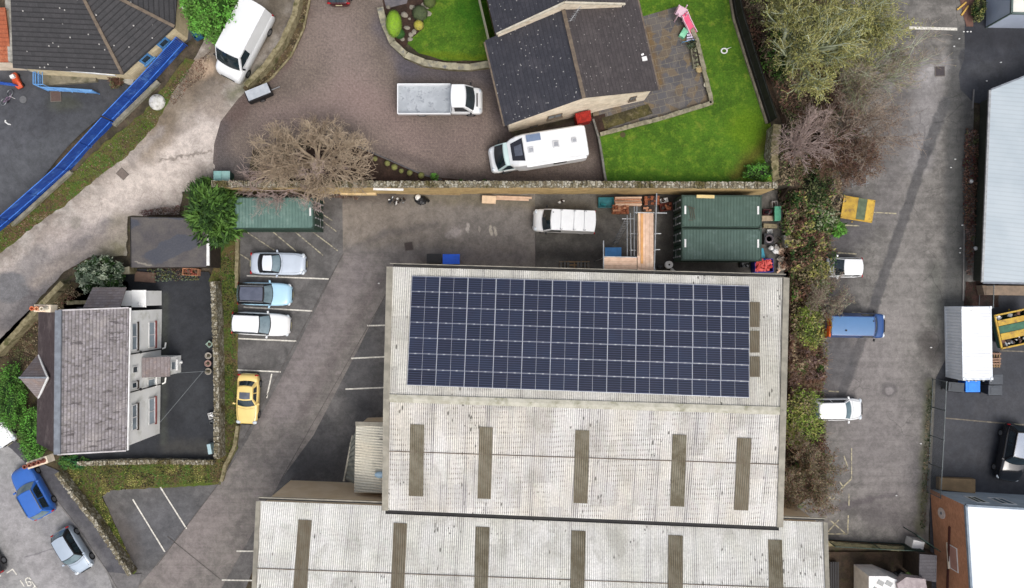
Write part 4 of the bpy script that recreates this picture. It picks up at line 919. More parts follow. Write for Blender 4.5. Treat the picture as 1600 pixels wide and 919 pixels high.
p = on_plane(1007, 92, hp(ur, 0, rd), hp(u1+.2, 0, ev-.1), hp(ur, 5, rd), 0.06)
mb = MB(); mb.box(p, (.34, .3, .12), 0.2); mb.box(p+Vector((-.15, .3, 0)), (.2, .12, .1), 0.5); mb.build('roof_vent', m_white, th)
gp = (hp(0, .23, 0), hp(1, .23, 0), hp(0, .23, 1))
for x0, y0, x1, y1 in ((855, 187, 879, 176), (827, 203, 841, 194), (849, 199, 862, 190), (982, 158, 996, 149)):
    a = on_plane(x0, y0, *gp); b = on_plane(x1, y1, *gp); s0 = (a-O).dot(uu); s1 = (b-O).dot(uu); z0, z1 = sorted((a.z, b.z)); zc = (a.z+b.z)/2
    window(th, hp(s0, .23, 0), hp(s1, .23, 0), zc-.45, zc+.45, -vv, 0.07, m_hip, m_paleglass, m_hip, 1)
# ================================================================ hipped bungalow, top left
zb0 = 2.0; ze = 4.7; zr = 7.2
e0 = W(20, 106, ze); e1 = W(192, 116, ze); e2 = W(273, 42, ze); e3 = W(280, -60, ze); apx = W(112, -40, zr); apw = W(15, -42, zr); e4 = W(262, -220, ze); e5 = W(20, -230, ze)
bu = thing('bungalow', 'hip-roofed bungalow with black ribbed tiles at the top left', 'house', (W(140, 20, zb0)))
mb = MB(); slab(mb, [e0, e1, apx, apw], 0.1); slab(mb, [e1, e2, apx], 0.1); slab(mb, [e2, e3, e4, apx], 0.1); slab(mb, [e4, e5, apw, apx], 0.1); mb.build('roof', m_tileC, bu)
mb = MB()
for e in (e1, e2): mb.bar(e+Vector((0, 0, .06)), apx+Vector((0, 0, .06)), 0.22, 0.1)
mb.build('hip_tiles', m_hip, bu)
ctr = W(140, 0, 3)
def insx(p, k): v = Vector((ctr.x-p.x, ctr.y-p.y, 0)).normalized(); return (p.x+v.x*k, p.y+v.y*k)
mb = MB(); fp = [insx(p, .35) for p in (e0, e1, e2, e3, e4, e5)]; mb.prism(fp, 0.8, 4.55); mb.build('wall', m_brickwall('buff_stone', '#dccdaa', '#cfbf9c', '#b8a98c', 0.5, 0.2, '#9b8c70'), bu)
mb = MB(); mb.bar(e0+Vector((2.2, -.02, -.12)), e1+Vector((-.6, -.06, -.12)), 0.06, 0.2); mb.build('fascia', m_upvc, bu)
A_, B_ = Vector((*fp[1], 0)), Vector((*fp[2], 0)); ud = (B_-A_).normalized(); on_ = Vector((ud.y, -ud.x, 0))
m_bluewin = basic('blue_frame', '#5d92c4', '#4a7fb4', 2, 0.5)
for px, py in ((228, 92), (256, 67)):
    c = on_plane(px, py, A_, B_, A_+Vector((0, 0, 1))); 
    w = window(bu, c-ud*.45, c+ud*.45, c.z-.45, c.z+.45, on_, 0.16, m_bluewin, m_glassw, m_bluewin, 0)
# neighbour with clay tiles
P = [W(-40, 97, 4.2), W(18, 97, 4.2), W(19, 18, 4.2), W(-40, 18, 4.2)]
ob = thing('tiled_outbuilding', 'outbuilding with orange clay tiles at the top left corner', 'outbuilding', (P[0]+P[2])/2*1.0)
ob.location.z = 1.8
mb = MB(); slab(mb, [P[0], P[1], P[2]+Vector((0, 0, .7)), P[3]+Vector((0, 0, .7))], 0.1); mb.build('roof', m_clay, ob)
mb = MB(); mb.prism([(p.x, p.y) for p in (P[0]+Vector((0, .1, 0)), P[1]+Vector((-.1, .1, 0)), P[2]+Vector((-.1, 0, 0)), P[3])], 1.2, [4.1, 4.1, 4.7, 4.7]); mb.build('wall', m_stonewall, ob)
mb = MB(); mb.prism([(W(x, y, 4).x, W(x, y, 4).y) for x, y in ((19, 99), (30, 99), (22, -30), (12, -30))], 1.2, 4.4); mb.build('parapet', basic('pale_parapet', '#a5a39b', '#7f7d76', 3, 0.9), ob)

# ================================================================ grey-blue metal shed at the right
zh = 2.25
P = [W(1536, 441, zh), W(1548, 141, zh), W(1690, 85, zh), W(1720, 445, zh)]
ms = thing('metal_shed', 'long metal-clad unit with pale blue-grey roof at the right', 'industrial unit', ((P[0].x+P[2].x)/2, (P[0].y+P[1].y)/2, 0))
mb = MB(); slab(mb, [P[0], P[1], P[2]+Vector((0, 0, .9)), P[3]+Vector((0, 0, .9))], 0.1); mb.build('roof', m_shedroof, ms)
mb = MB(); mb.prism([(P[0].x+.75, P[0].y+.15), (P[1].x+.75, P[1].y-.3), (P[2].x-.2, P[2].y-.2), (P[3].x, P[3].y+.1)], 0, [zh-.1, zh-.1, zh+.7, zh+.7]); mb.build('wall', m_cladding('dark_cladding', '#3f423a', '#33362f', 0.25, True), ms)
mb = MB(); mb.bar(P[0]+Vector((-.06, 0, -.03)), P[1]+Vector((-.06, 0, -.03)), 0.16, 0.12); mb.build('gutter', m_greymetal, ms)
for a, b, s_ in ((P[0], P[3], -.05), (P[1], P[2], .04)): mb = MB(); mb.bar(a+Vector((0, s_, -.01)), b+Vector((0, s_, .9)), 0.12, 0.14); mb.build('verge', m_lead, ms)
# top right office
zk = 2.8
P = [W(1580, 21, zk), W(1584, -120, zk), W(1780, -120, zk), W(1780, 24, zk)]
of = thing('office_unit', 'pale panelled unit cut off by the top right corner', 'industrial unit', (P[0].x+3, P[0].y+3, 0))
m_panel = basic('pale_blue_panel', '#b5bfd0', '#a8b2c4', 0.5, 0.5, obj=False)
mb = MB(); mb.prism([(p.x, p.y) for p in P], 0, zk-.05); mb.build('wall', m_panel, of)
mb = MB(); slab(mb, [p+Vector((0, 0, .03)) for p in P], 0.1); mb.build('roof', basic('cream_membrane', '#d9d8cf', '#cccbc2', 0.8, 0.6, obj=False), of)
mb = MB(); mb.bar(P[0]+Vector((0, 0, .02)), P[1]+Vector((0, 0, .02)), 0.14, 0.16); mb.bar(P[0]+Vector((0, 0, .02)), P[3]+Vector((0, 0, .02)), 0.14, 0.16); q = P[0]; mb.bar(q, Vector((q.x, q.y, 0)), 0.1, 0.1, 0, (1, 0, 0)); mb.build('edge_trim', basic('grey_green_trim', '#5b6a66', None, 2), of)
# brick unit bottom right
zq = 4.4
P = [W(1522, 1010, zq), W(1508, 789, zq), W(1760, 804, zq), W(1790, 1010, zq)]
bk = thing('brick_unit', 'brick-walled unit with bright white roof in the bottom right corner', 'industrial unit', ((P[0].x+P[3].x)/2, (P[0].y+P[1].y)/2, 0))
a, b, c, d = [Vector((p.x+(.12 if i in (0, 1) else 0), p.y-(.1 if i in (1, 2) else 0), 0)) for i, p in enumerate(P)]
up = lambda p, z: Vector((p.x, p.y, z))
mb = MB(); mb.quad(up(a, 0), up(a, zq-.1), up(b, zq-.1), up(b, 0)); mb.quad(up(a, 0), up(d, 0), up(d, zq-.1), up(a, zq-.1)); mb.build('wall', m_brick, bk)
mb = MB(); mb.quad(up(b, 0), up(b, zq-.1), up(c, zq-.1), up(c, 0)); mb.build('wall', m_cladding('pale_cladding', '#a9b4bd', '#9aa6ae', 0.5), bk)
mb = MB(); slab(mb, P, 0.12); mb.build('roof', basic('white_membrane', '#dce3ea', '#d2dae2', 0.5, 0.5, obj=False), bk)
mb = MB(); o = Vector((0, 0, .05)); mb.bar(P[0]+o, P[1]+o, 0.16, 0.2); mb.bar(P[1]+o, P[2]+o, 0.16, 0.2); mb.build('edge_trim', basic('slate_blue_trim', '#7c8894', '#6c7884', 2, obj=False), bk)
nb = (b, c, up(b, 1))
for (x0, y0, x1, y1, cc) in ((1497, 772, 1545, 786, '#23463a'), (1550, 781, 1594, 791, '#5f7480')):
    p = on_plane(x0, y0, *nb); q = on_plane(x1, y1, *nb); z0 = min(p.z, q.z); 
    window(bk, (p.x, p.y), (q.x, q.y), 1.6, 3.2, (0.03, 1), 0.08, m_upvc, basic('tinted_glass', cc, None, 1, 0.2), None, 1)
wb = (a, b, up(a, 1)); wdir = (b-a).normalized(); wout = Vector((-1, 0, 0))
p = on_plane(1472, 802, *wb); mb = MB(); mb.tube(p, p+wout*.08, 0.42, 20); mb.tube(p+wout*.08, p+wout*.1, 0.12, 10, None, 1); mb.build('round_vent', [basic('vent_white', '#c9bdb6', '#b5a8a2', 3), m_lead], bk)
p = on_plane(1485, 823, *wb); q = on_plane(1481, 940, *wb); mb = MB(); mb.bar(p+wout*.08, q+wout*.08, 0.1, 0.14); mb.build('wall_pipe', basic('brown_pipe', '#4a2620', None, 2), bk)
p = on_plane(1492, 892, *wb); q = on_plane(1492, 855, *wb); window(bk, (p.x, p.y), (q.x, q.y), p.z-.55, p.z+.45, (-1, 0), 0.06, m_upvc, basic('pink_blind', '#b0877a', None, 1), m_stonewall, 0)
# garden room, bottom edge
P = [W(1357, 900, 2.3), W(1386, 900, 2.3), W(1420, 914, 2.3), W(1422, 990, 2.3), W(1357, 990, 2.3)]
gr_ = thing('garden_room', 'white-framed garden room with dark panes at the bottom edge', 'garden room', (P[4].x+1.5, P[4].y+2, 0))
mb = MB(); mb.prism([(p.x, p.y) for p in P], 0, 2.2); mb.build('wall', m_upvc, gr_)
mb = MB(); slab(mb, [p+Vector((0, 0, .05)) for p in P], 0.12); mb.build('roof', m_white, gr_)
for x, y in ((1376, 911), (1389, 912), (1369, 922)):
    p = W(x, y, 2.36); mb = MB(); mb.box(p, (.5, .35, .03), -0.5); mb.build('roof_pane', m_glassw, gr_)
mb = MB(); mb.prism([(W(x, y, 2.6).x, W(x, y, 2.6).y) for x, y in ((1402, 912), (1416, 902), (1446, 905), (1450, 930), (1405, 930))], 2.0, 2.6); mb.build('side_roof', basic('pinkish_felt', '#a59a9b', '#8d8284', 3), gr_)
# slate shed beside the brick wall
P = [W(1436, 905, 2.2), W(1437, 866, 2.2), W(1464, 868, 2.2), W(1463, 910, 2.2)]
shd = thing('garden_shed', 'small grey-roofed shed between hedge and brick wall', 'shed', (P[0].x+.6, P[0].y+1, 0))
mb = MB(); slab(mb, [P[0], P[3], P[2], P[1]], 0.08); mb.build('roof', m_tile('shed_felt', '#565458', '#4a484c', 0.25, 0.4), shd)
mb = MB(); mb.prism([(p.x, p.y) for p in P], 0, 2.1); mb.build('wall', m_darkwood, shd)
# ================================================================ walls and fences
def px_path(pts, dz, side=None): return [G(p[0], p[1], dz, side) for p in pts]
def resample(P, step):
    out = []
    for a, b in zip(P, P[1:]):
        n = max(1, int((b-a).length/step))
        for i in range(n): out.append(a+(b-a)*i/n)
    out.append(P[-1]); return out
def stone_run(name, label, pts, h, w=0.4, side=None, mat=None, coping='flat', cmat=None, z_base=None, cat='wall', jit=0.03, seed=1, cw=None, facemat=None):
    """a wall whose TOP runs through the marked points, h above the ground at its foot"""
    rg = random.Random(seed); P = px_path(pts, h, side); P = resample(P, 0.8)
    t = thing(name, label, cat, (P[len(P)//2].x, P[len(P)//2].y, P[len(P)//2].z-h))
    n = len(P); L = []; Rr = []
    for i in range(n):
        d = (P[min(n-1, i+1)]-P[max(0, i-1)]); d.z = 0; d.normalize(); s = Vector((-d.y, d.x, 0))*w/2
        j = Vector((rg.uniform(-jit, jit), rg.uniform(-jit, jit), 0)); L.append(P[i]+s+j); Rr.append(P[i]-s+j)
    base = [(z_base if z_base is not None else P[i].z-h-0.4) for i in range(n)]
    mb = MB(); rings = []
    for i in range(n):
        ztop = P[i].z+rg.uniform(-jit, jit)
        rings.append([(L[i].x, L[i].y, base[i]), (Rr[i].x, Rr[i].y, base[i]), (Rr[i].x, Rr[i].y, ztop), (L[i].x, L[i].y, ztop)])
    mb.loft(rings); mb.build('wall_face' if coping else 'wall_body', facemat or mat or m_rubble, t)
    if coping:
        mb = MB(); tot = 0
        cwid = cw or w+0.08
        for a, b in zip(P, P[1:]):
            d = (b-a); Ls = d.length; d.normalize(); s = Vector((-d.y, d.x, 0)); ang = math.atan2(d.y, d.x); x = 0
            while x < Ls:
                ln = rg.uniform(0.5, 0.8) if coping == 'flat' else rg.uniform(0.10, 0.22)
                ln = min(ln, Ls-x+0.02); hh = 0.09 if coping == 'flat' else rg.uniform(0.12, 0.28)
                c = a+d*(x+ln/2)+s*rg.uniform(-.02, .02)
                mb.box(c+Vector((0, 0, hh/2)), (max(0.04, ln-0.015), cwid*rg.uniform(.9, 1.05), hh), ang+rg.uniform(-.05, .05), 0); x += ln
        mb.build('coping', cmat or m_coping, t)
    return t
stone_run('retaining_wall', 'long stone retaining wall with upright coping between drive and yard', [(332, 288), (470, 288), (700, 288.5), (900, 288.5), (1214, 290)], 3.4, 0.42, 'S', None, 'cock', m_rubble, 0.0, facemat=m_litrubble, seed=3)
stone_run('stone_wall', 'pale stone garden wall closing the right end of the lawn', [(1211, 289), (1209, 240), (1213, 196)], 1.35, 0.5, 'N', None, 'cock', m_coping, seed=5)
stone_run('stone_wall', 'curved old stone wall between white van and block drive', [(468, -15), (460, 25), (441, 65), (417, 100), (384, 134)], 0.9, 0.32, 'N', m_coping, 'flat', m_coping, seed=6)
stone_run('stone_wall', 'low curved wall with square copings round the front lawn', [(594, 12), (602, 42), (613, 66), (634, 86), (662, 98), (700, 104), (736, 105), (768, 100)], 0.45, 0.42, 'N', m_coping, 'flat', basic('pale_coping', '#a19b84', '#7b7766', 2.2, 0.9, c3='#5f6266', sc3=1.6, obj=False), seed=7)
stone_run('stone_wall', 'grey stone wall between dark house yard and parking bays', [(334, 440), (339, 560), (340, 716)], 1.1, 0.34, 'S', m_rubble, 'cock', m_rubble, seed=8)
stone_run('edging_wall', 'mossy edging wall along the parked cars', [(371, 360), (370, 450)], 0.35, 0.2, 'S', m_coping, 'flat', m_coping, seed=9)
stone_run('edging_wall', 'low curved edging beside the access road bend', [(372, 665), (366, 700), (352, 728), (346, 752)], 0.3, 0.2, 'S', m_coping, 'flat', m_coping, seed=10)
stone_run('stone_wall', 'low broken stone wall under the house beside the grass bank', [(122, 724), (225, 721), (334, 722)], 0.5, 0.28, 'S', m_rubble, 'cock', m_rubble, seed=11)
stone_run('stone_wall', 'stone wall along the pavement below the grass bank', [(91, 738), (104, 757), (131, 792), (150, 815), (205, 897)], 0.75, 0.28, 'S', m_rubble, 'cock', m_rubble, seed=12)
stone_run('stone_wall', 'old garden wall beside the lane above the road junction', [(-8, 556), (40, 503), (98, 442)], 0.9, 0.34, 'S', m_coping, 'flat', m_coping, seed=13)
stone_run('stone_wall', 'thin stone wall touching the roof corner of the stone house', [(105, 473), (165, 472)], 1.4, 0.22, 'S', m_coping, 'flat', m_coping, seed=14)
stone_run('patio_wall', 'low stepped wall edging the slab patio', [(1064, 12), (1088, 60), (1112, 161), (1030, 186), (938, 210)], 0.3, 0.24, 'N', m_coping, 'flat', basic('patio_coping', '#8e8873', '#6c6856', 3, 0.9, obj=False), seed=15)
stone_run('path_wall', 'narrow rendered wall between camper van and lawn', [(927, 186), (936, 215), (948, 286)], 0.5, 0.16, 'N', basic('dull_render', '#6f6d66', '#57554f', 3, obj=False), None, seed=16)
stone_run('gate_pillar_wall', 'short stone wall running from the corner of the flat-roofed garage', [(186, 424), (203, 422)], 1.0, 0.5, 'S', m_coping, 'flat', basic('slab_coping', '#86826f', '#6b6858', 2, obj=False), seed=17)
stone_run('end_wall', 'low brick wall with pale coping beneath the green mesh fence', [(1290, 849), (1350, 853), (1412, 857)], 0.5, 0.3, 'S', m_brick, 'flat', m_coping, seed=18)
sheet('scrub_bank', [(470, -15), (490, -15), (478, 45), (458, 88), (425, 125), (390, 148), (380, 138), (417, 104), (445, 65), (462, 25)], blend_ground('dry_bank', ('#5a4d37', '#443a2c', '#656032'), 0.9, 0.5, (), 0.8, ('#a08f68', 0.05)), 8, 0.5, 0.04, side='N')
mb = MB()
for a, b in zip([(487, -15), (475, 45), (455, 88), (425, 122)], [(475, 45), (455, 88), (425, 122), (392, 146)]): mb.bar(G(*a, .06, 'N'), G(*b, .06, 'N'), .14, .12)
tag(mb.build('drive_kerb', m_coping), None, None, None, 'structure')
mb = MB(); pts = [(530, 216), (575, 236), (610, 251), (660, 273), (690, 281)]
for a, b in zip(pts, pts[1:]): mb.bar(G(*a, .06, 'N'), G(*b, .06, 'N'), .1, .12)
tag(mb.build('bed_edging', basic('kerb_grey', '#5a5856', '#47454a', 3, obj=False)), None, None, None, 'structure')
# kerbs
mb = MB()
for a, b in zip([(50, 735), (110, 808), (168, 893), (186, 925)], [(110, 808), (168, 893), (186, 925), (190, 960)]): mb.bar(G(*a, .03, 'S'), G(*b, .03, 'S'), .13, .18)
for a, b in (((1506, 350), (1504, 470)), ((1521, 140), (1519, 170))): mb.bar(G(*a, .03, 'S'), G(*b, .03, 'S'), .1, .16)
tag(mb.build('kerb', basic('kerb_stone', '#7b7876', '#6a6866', 2, obj=False)), None, None, None, 'structure')

def fence(name, label, pts, h, style, mat, side=None, post=2.4, pale=(0.1, 0.14), rails=(0.3, 0.9), gap0=0.05, thick=0.02, cat='fence', postw=0.07, extra=None):
    P = px_path(pts, 0.0, side); t = thing(name, label, cat, P[0]); dz = Vector((0, 0, 1))
    pm = MB(); rm = MB()
    for a, b in zip(P, P[1:]):
        d = b-a; Ls = d.length; d.normalize(); n = max(1, round(Ls/post))
        for i in range(n+1):
            if i == n and b is not P[-1]: continue
            c = a+(b-a)*i/n; m_ = MB(); m_.box(c+dz*(h/2), (postw, postw, h+.02), math.atan2(d.y, d.x)); m_.build('post', mat, t)
        for r in rails: rm.bar(a+dz*(h*r), b+dz*(h*r), 0.04, 0.05)
        if style == 'solid': pm.bar(a+dz*(h/2+.02), b+dz*(h/2+.02), thick, h-.06)
        else:
            k = int(Ls/pale[1])
            for i in range(k):
                c = a+d*((i+.5)*pale[1]); s = Vector((-d.y, d.x, 0))
                pm.box(c+dz*(h/2+.03)+s*0.03, (pale[0], thick, h-.06), math.atan2(d.y, d.x))
    pm.build('panel', mat, t); rm.build('rail', mat if extra is None else extra, t); return t
m_blue = basic('blue_fence_paint', '#224b9c', '#1b3f8c', 2, 0.6, c3='#4670b4', sc3=1.2)
m_bluer = basic('blue_rail_paint', '#4f86dc', '#3a6cc4', 1.5, .45)
fence('palisade_fence', 'bright blue palisade fence running along the lane verge', [(-60, 412), (22, 345), (110, 268), (180, 193)], 1.75, 'pale', m_blue, 'S', 2.7, (0.115, 0.135), extra=m_bluer, rails=(0.35, 1.0))
fence('palisade_fence', 'bright blue palisade fence below the bungalow windows', [(182, 190), (240, 130), (293, 72)], 1.8, 'pale', m_blue, 'S', 2.7, (0.12, 0.135), extra=m_bluer, rails=(0.35, 1.0))
mb = MB(); P = px_path([(20, 352), (112, 268)], 0.12, 'S'); mb.bar(P[0], P[1], 0.25, 0.3); P = px_path([(178, 196), (248, 128)], 0.12, 'S'); mb.bar(P[0], P[1], 0.3, 0.3)
tag(mb.build('fence_kerb', basic('concrete_kerb', '#8b8778', '#6f6c60', 2, c3='#5e5f40', obj=False)), None, None, None, 'structure')
m_fdark = basic('dark_fence_board', '#26221f', '#1c1917', 3, 0.8, obj=False)
fence('board_fence', 'tall dark boarded fence down the right side of the lawn', [(1141, -12), (1148, 30), (1168, 95), (1200, 193)], 1.9, 'solid', m_fdark, 'N', 2.0, extra=basic('grey_rail', '#4d4e52', None, 3))
mb = MB(); P = px_path([(1139, -12), (1146, 30), (1166, 95), (1198, 193)], 0.1, 'N')
for a, b in zip(P, P[1:]): mb.bar(a, b, .16, .22)
tag(mb.build('lawn_kerb', basic('gravel_board', '#8a8170', '#6f6757', 2, obj=False)), None, None, None, 'structure')
m_mesh = basic('grey_mesh', '#6f7678', '#5f6668', 4, 0.5, 0.4)
fence('mesh_fence', 'grey mesh security fence between car park and right-hand yard', [(1457, 592), (1453, 680), (1448, 768)], 1.8, 'pale', m_mesh, 'S', 2.8, (0.022, 0.09), (0.03, 0.97), thick=0.02, postw=0.06)
fence('mesh_fence', 'short mesh fence panel between white store and the skip', [(1530, 446), (1529, 480)], 1.7, 'pale', m_mesh, 'S', 2.8, (0.022, 0.09), (0.03, 0.97), thick=0.02, postw=0.06)
m_gmesh = basic('green_mesh', '#1d3a33', '#16302a', 3, 0.5, 0.2)
fence('mesh_fence', 'dark green mesh fence across the foot of the car park', [(1291, 843), (1360, 847), (1425, 850)], 1.6, 'pale', m_gmesh, 'S', 2.5, (0.03, 0.07), (0.05, 0.97), thick=0.012, postw=0.06)
fence('mesh_fence', 'short dark green fence slanting against the brick wall', [(1412, 824), (1432, 838), (1446, 848)], 1.9, 'pale', m_gmesh, 'S', 2.5, (0.012, 0.12), (0.97,), thick=0.012, postw=0.06)
m_rust = basic('weathered_rail', '#6f6a57', '#57523f', 3, obj=False)
fence('rail_fence', 'two-rail timber fence beside the lane by the round bush', [(2, 560), (50, 507), (101, 456)], 0.95, 'pale', m_rust, 'S', 1.8, (0.03, 1.5), (0.45, 0.95), postw=0.08)
# tan cladding strip and low board under the grey shed, retaining board at the yard
mb = MB(); P = [W(1535, 446, .8), W(1620, 447, .8), W(1620, 462, .8), W(1538, 461, .8)]; mb.prism([(p.x, p.y) for p in P], 0, .8)
tag(mb.build('brick_planter', basic('tan_block', '#8a7866', '#76685a', 2, obj=False)), 'long tan planter wall under the end of the grey shed roof', 'planter')
mb = MB(); P = [W(1468, 747, .5), W(1524, 749, .5), W(1524, 771, .5), W(1468, 765, .5)]; mb.prism([(p.x, p.y) for p in P], 0, .5)
tag(mb.build('timber_ramp', basic('tan_timber', '#8b7455', '#7a664b', 1.5, obj=False)), 'tan timber platform beside the brick unit', 'platform')

# ================================================================ vehicles
def paint(name, c, rough=0.3, coat=0.6, metal=0.0): return basic(name, c, tuple(q*0.94 for q in lin(c)), 1.2, rough, metal, 0.5, 0, coat)
m_tyre = basic('tyre', '#18181a', '#222224', 6, 0.85); m_rim = basic('alloy', '#8b8d90', '#77797c', 5, 0.35, 0.7)
m_cglass = basic('car_glass', '#24323a', '#182228', 1.5, 0.04, 0, 0.9); m_cglass2 = basic('car_glass_pale', '#6d8088', '#54666e', 1.3, 0.06, 0, 0.9)
m_lamp = basic('lamp_lens', '#c9d0d6', '#aab2b8', 8, 0.15); m_red = basic('tail_lens', '#a8141c', '#8c1018', 8, 0.25)
m_black = m_black; m_trimb = basic('black_trim', '#151517', '#1c1c1f', 5, 0.5); m_plate = basic('number_plate', '#c9c39c', None, 5)
def interp(pts, u):
    if u <= pts[0][0]: return pts[0][1]
    for (a, va), (b, vb) in zip(pts, pts[1:]):
        if u <= b: t = (u-a)/(b-a); t = t*t*(3-2*t)*0.5+t*0.5; return va+(vb-va)*t
    return pts[-1][1]
def body_loft(mb, L, Wd, top, x0=0.0, z0=0.2, nose=0.55, pw=5.5, hips=0.0, tail=None, mi=0):
    us = [-1, -.985, -.95, -.9, -.8, -.65, -.5, -.3, -.1, .1, .3, .5, .65, .8, .88, .93, .97, .99, 1]; rings = []
    for u in us:
        ns = nose if u > 0 or tail is None else tail
        w = Wd/2*(ns+(1-ns)*math.sqrt(max(0, 1-abs(u)**pw)))*(1-hips*0.03*math.cos(u*math.pi*2))
        t = interp(top, u); zz = z0+(0.12 if abs(u) > .97 else 0)
        m = t-zz
        rings.append([(x0+u*L/2, s*w*k, zz+m*h) for s, k, h in ((-1, .86, 0), (-1, .98, .16), (-1, 1.0, .55), (-1, .985, .82), (-1, .93, .95), (-1, .78, 1.0), (-1, .4, 1.02), (1, 0, 1.03), (1, .4, 1.02), (1, .78, 1.0), (1, .93, .95), (1, .985, .82), (1, 1.0, .55), (1, .98, .16), (1, .86, 0))])
    mb.loft(rings, mi)
def cabin_pts(c):
    """c: dict xa,xb,xc,xd,zb,zr,wb,wr,bow,crown -> list of stations (x,z,w,bow)"""
    st = []
    for k in range(5):
        t = k/4; st.append((c['xa']+(c['xb']-c['xa'])*t, c['zb']+(c['zr']-c['zb'])*(t**0.92), c['wb']+(c['wr']-c['wb'])*t, c['bow']*(1-.5*t)))
    for k in range(1, 5):
        t = k/4; st.append((c['xb']+(c['xc']-c['xb'])*t, c['zr']+c.get('arch', .03)*math.sin(math.pi*t)-c.get('drop', 0)*t, c['wr']-c.get('taper', 0)*t, c['bow']*.5*(1-2*t)))
    zr2 = c['zr']-c.get('drop', 0); w2 = c['wr']-c.get('taper', 0); wd2 = c.get('wd', c['wb'])
    for k in range(1, 4):
        t = k/3; st.append((c['xc']+(c['xd']-c['xc'])*t, zr2+(c.get('zd', c['zb'])-zr2)*t, w2+(wd2-w2)*t, -c['bow']*.5*(1+.3*t)))
    return st
def cpt(c, st, k, s, off=0.0):
    i = min(int(k), len(st)-2); t = k-i; a, b = st[i], st[i+1]
    x, z, w, bo = (a[j]+(b[j]-a[j])*t for j in range(4))
    return Vector((x+bo*(1-s*s), s*w, z+c.get('crown', .05)*(1-s*s)))
def cabin(parent, c, pm, gm, sm=None, sides=((0.25, 3.2, .5), ), rear=True, roofmat=None, local=True, screen=(0.35, 3.8), reargl=(8.4, 10.8), sidewin=True, side_r=None):
    st = cabin_pts(c); mb = MB(); rings = []; zb = c['zb']-.06
    for x, z, w, bo in st:
        r = [(x, -c['wb']-.01, zb)]+[(x+bo*(1-s*s), s*w, z+c.get('crown', .05)*(1-s*s)) for s in (-1, -.92, -.6, -.2, .2, .6, .92, 1)]+[(x, c['wb']+.01, zb)]
        rings.append(r)
    mb.loft(rings); mb.build('cabin', pm, parent, smooth=False, world=False)
    def patch(k0, k1, s0, s1, n=8, m=4, off=0.014, name='windscreen', mat=None):
        g = MB(); vs = []
        for j in range(m+1):
            for i in range(n+1):
                k = k0+(k1-k0)*j/m; s = s0+(s1-s0)*i/n; p = cpt(c, st, k, s)
                p2 = cpt(c, st, min(len(st)-1.001, k+.02), s); q2 = cpt(c, st, k, s+.02); nn = (q2-p).cross(p2-p)
                if nn.length > 0: nn.normalize()
                if nn.z < 0: nn = -nn
                vs.append(p+nn*off)
        g.add(vs, [(j*(n+1)+i, j*(n+1)+i+1, (j+1)*(n+1)+i+1, (j+1)*(n+1)+i) for j in range(m) for i in range(n)]); return g.build(name, mat, parent, smooth=True, world=False)
    patch(screen[0], screen[1], -.9, .9, name='windscreen', mat=gm)
    if rear: patch(reargl[0], reargl[1], -.82, .82, name='rear_window', mat=sm or gm)
    if roofmat: patch(4.1, 8-.1, -.97, .97, name='roof_panel', mat=roofmat)
    if sidewin:
        for sg in (-1, 1):
            for x1, x2, x3, x4 in (side_r or ((c['xa']-.25, c['xb']-.05, (c['xb']+c['xc'])/2+.04, (c['xb']+c['xc'])/2+.04), ((c['xb']+c['xc'])/2-.04, (c['xb']+c['xc'])/2-.04, c['xc']+.1, c['xd']+.35))):
                g = MB(); wb, wr = c['wb'], c['wr']; zt = c['zr']
                f = lambda x, t: Vector((x, sg*(wb+.01+(wr-wb-.01)*t+.014), zb+(zt-zb)*t+.008))
                q = [f(x1, .16), f(x4, .16), f(x3, .88), f(x2, .88)]
                g.quad(*(q if sg > 0 else q[::-1])); g.build('side_window', m_cglass, parent, world=False)
    return st, patch
def wheels(parent, xs, Wd, r=0.32):
    for x in xs:
        for s in (-1, 1):
            mb = MB(); mb.tube((x, s*(Wd/2-.2), r), (x, s*(Wd/2-.01), r), r, 18); w = mb.build('wheel', m_tyre, parent, world=False)
            mb = MB(); mb.tube((x, s*(Wd/2-.012), r), (x, s*(Wd/2), r), r*.62, 14); mb.build('rim', m_rim, w, world=False)
def lights(parent, L, Wd, zf, zr_, x0=0.0, fs=(.16, .2, .09), rs=(.07, .16, .11), fy=.74, ry=.8, fx=.9, rx=.955):
    for s in (-1, 1):
        mb = MB(); mb.sphere((x0+L/2*fx, s*Wd/2*fy, zf), 1, *fs, 10, 6); mb.build('headlight', m_lamp, parent, smooth=True, world=False)
        mb = MB(); mb.sphere((x0-L/2*rx, s*Wd/2*ry, zr_), 1, *rs, 10, 6); mb.build('tail_light', m_red, parent, smooth=True, world=False)
def mirrors(parent, x, Wd, z, mat, k=.09):
    for s in (-1, 1):
        mb = MB(); mb.box((x, s*(Wd/2+.08), z), (.13, .2, .13), s*.25); mb.build('mirror', mat, parent, world=False, bevel=.02)
def grille(parent, L, Wd, z, plate=True, x0=0.0):
    mb = MB(); mb.box((x0+L/2-.005, 0, z), (.05, Wd*.5, .16)); mb.build('grille', m_trimb, parent, world=False)
    for sx in ((1, -1) if plate else ()):
        mb = MB(); mb.box((x0+sx*(L/2+.015), 0, z-.12 if sx > 0 else z+.1), (.02, .5, .11)); mb.build('number_plate', m_plate, parent, world=False)
def place(name, label, cat, px, py, ang, zmid=0.7, group='parked vehicles'):
    side = 'N' if py < 292 and px > 300 else 'S'
    p = G(px, py, zmid, side); z = p.z-zmid
    return thing(name, label, cat, (p.x, p.y, z+.03), R(ang), group)
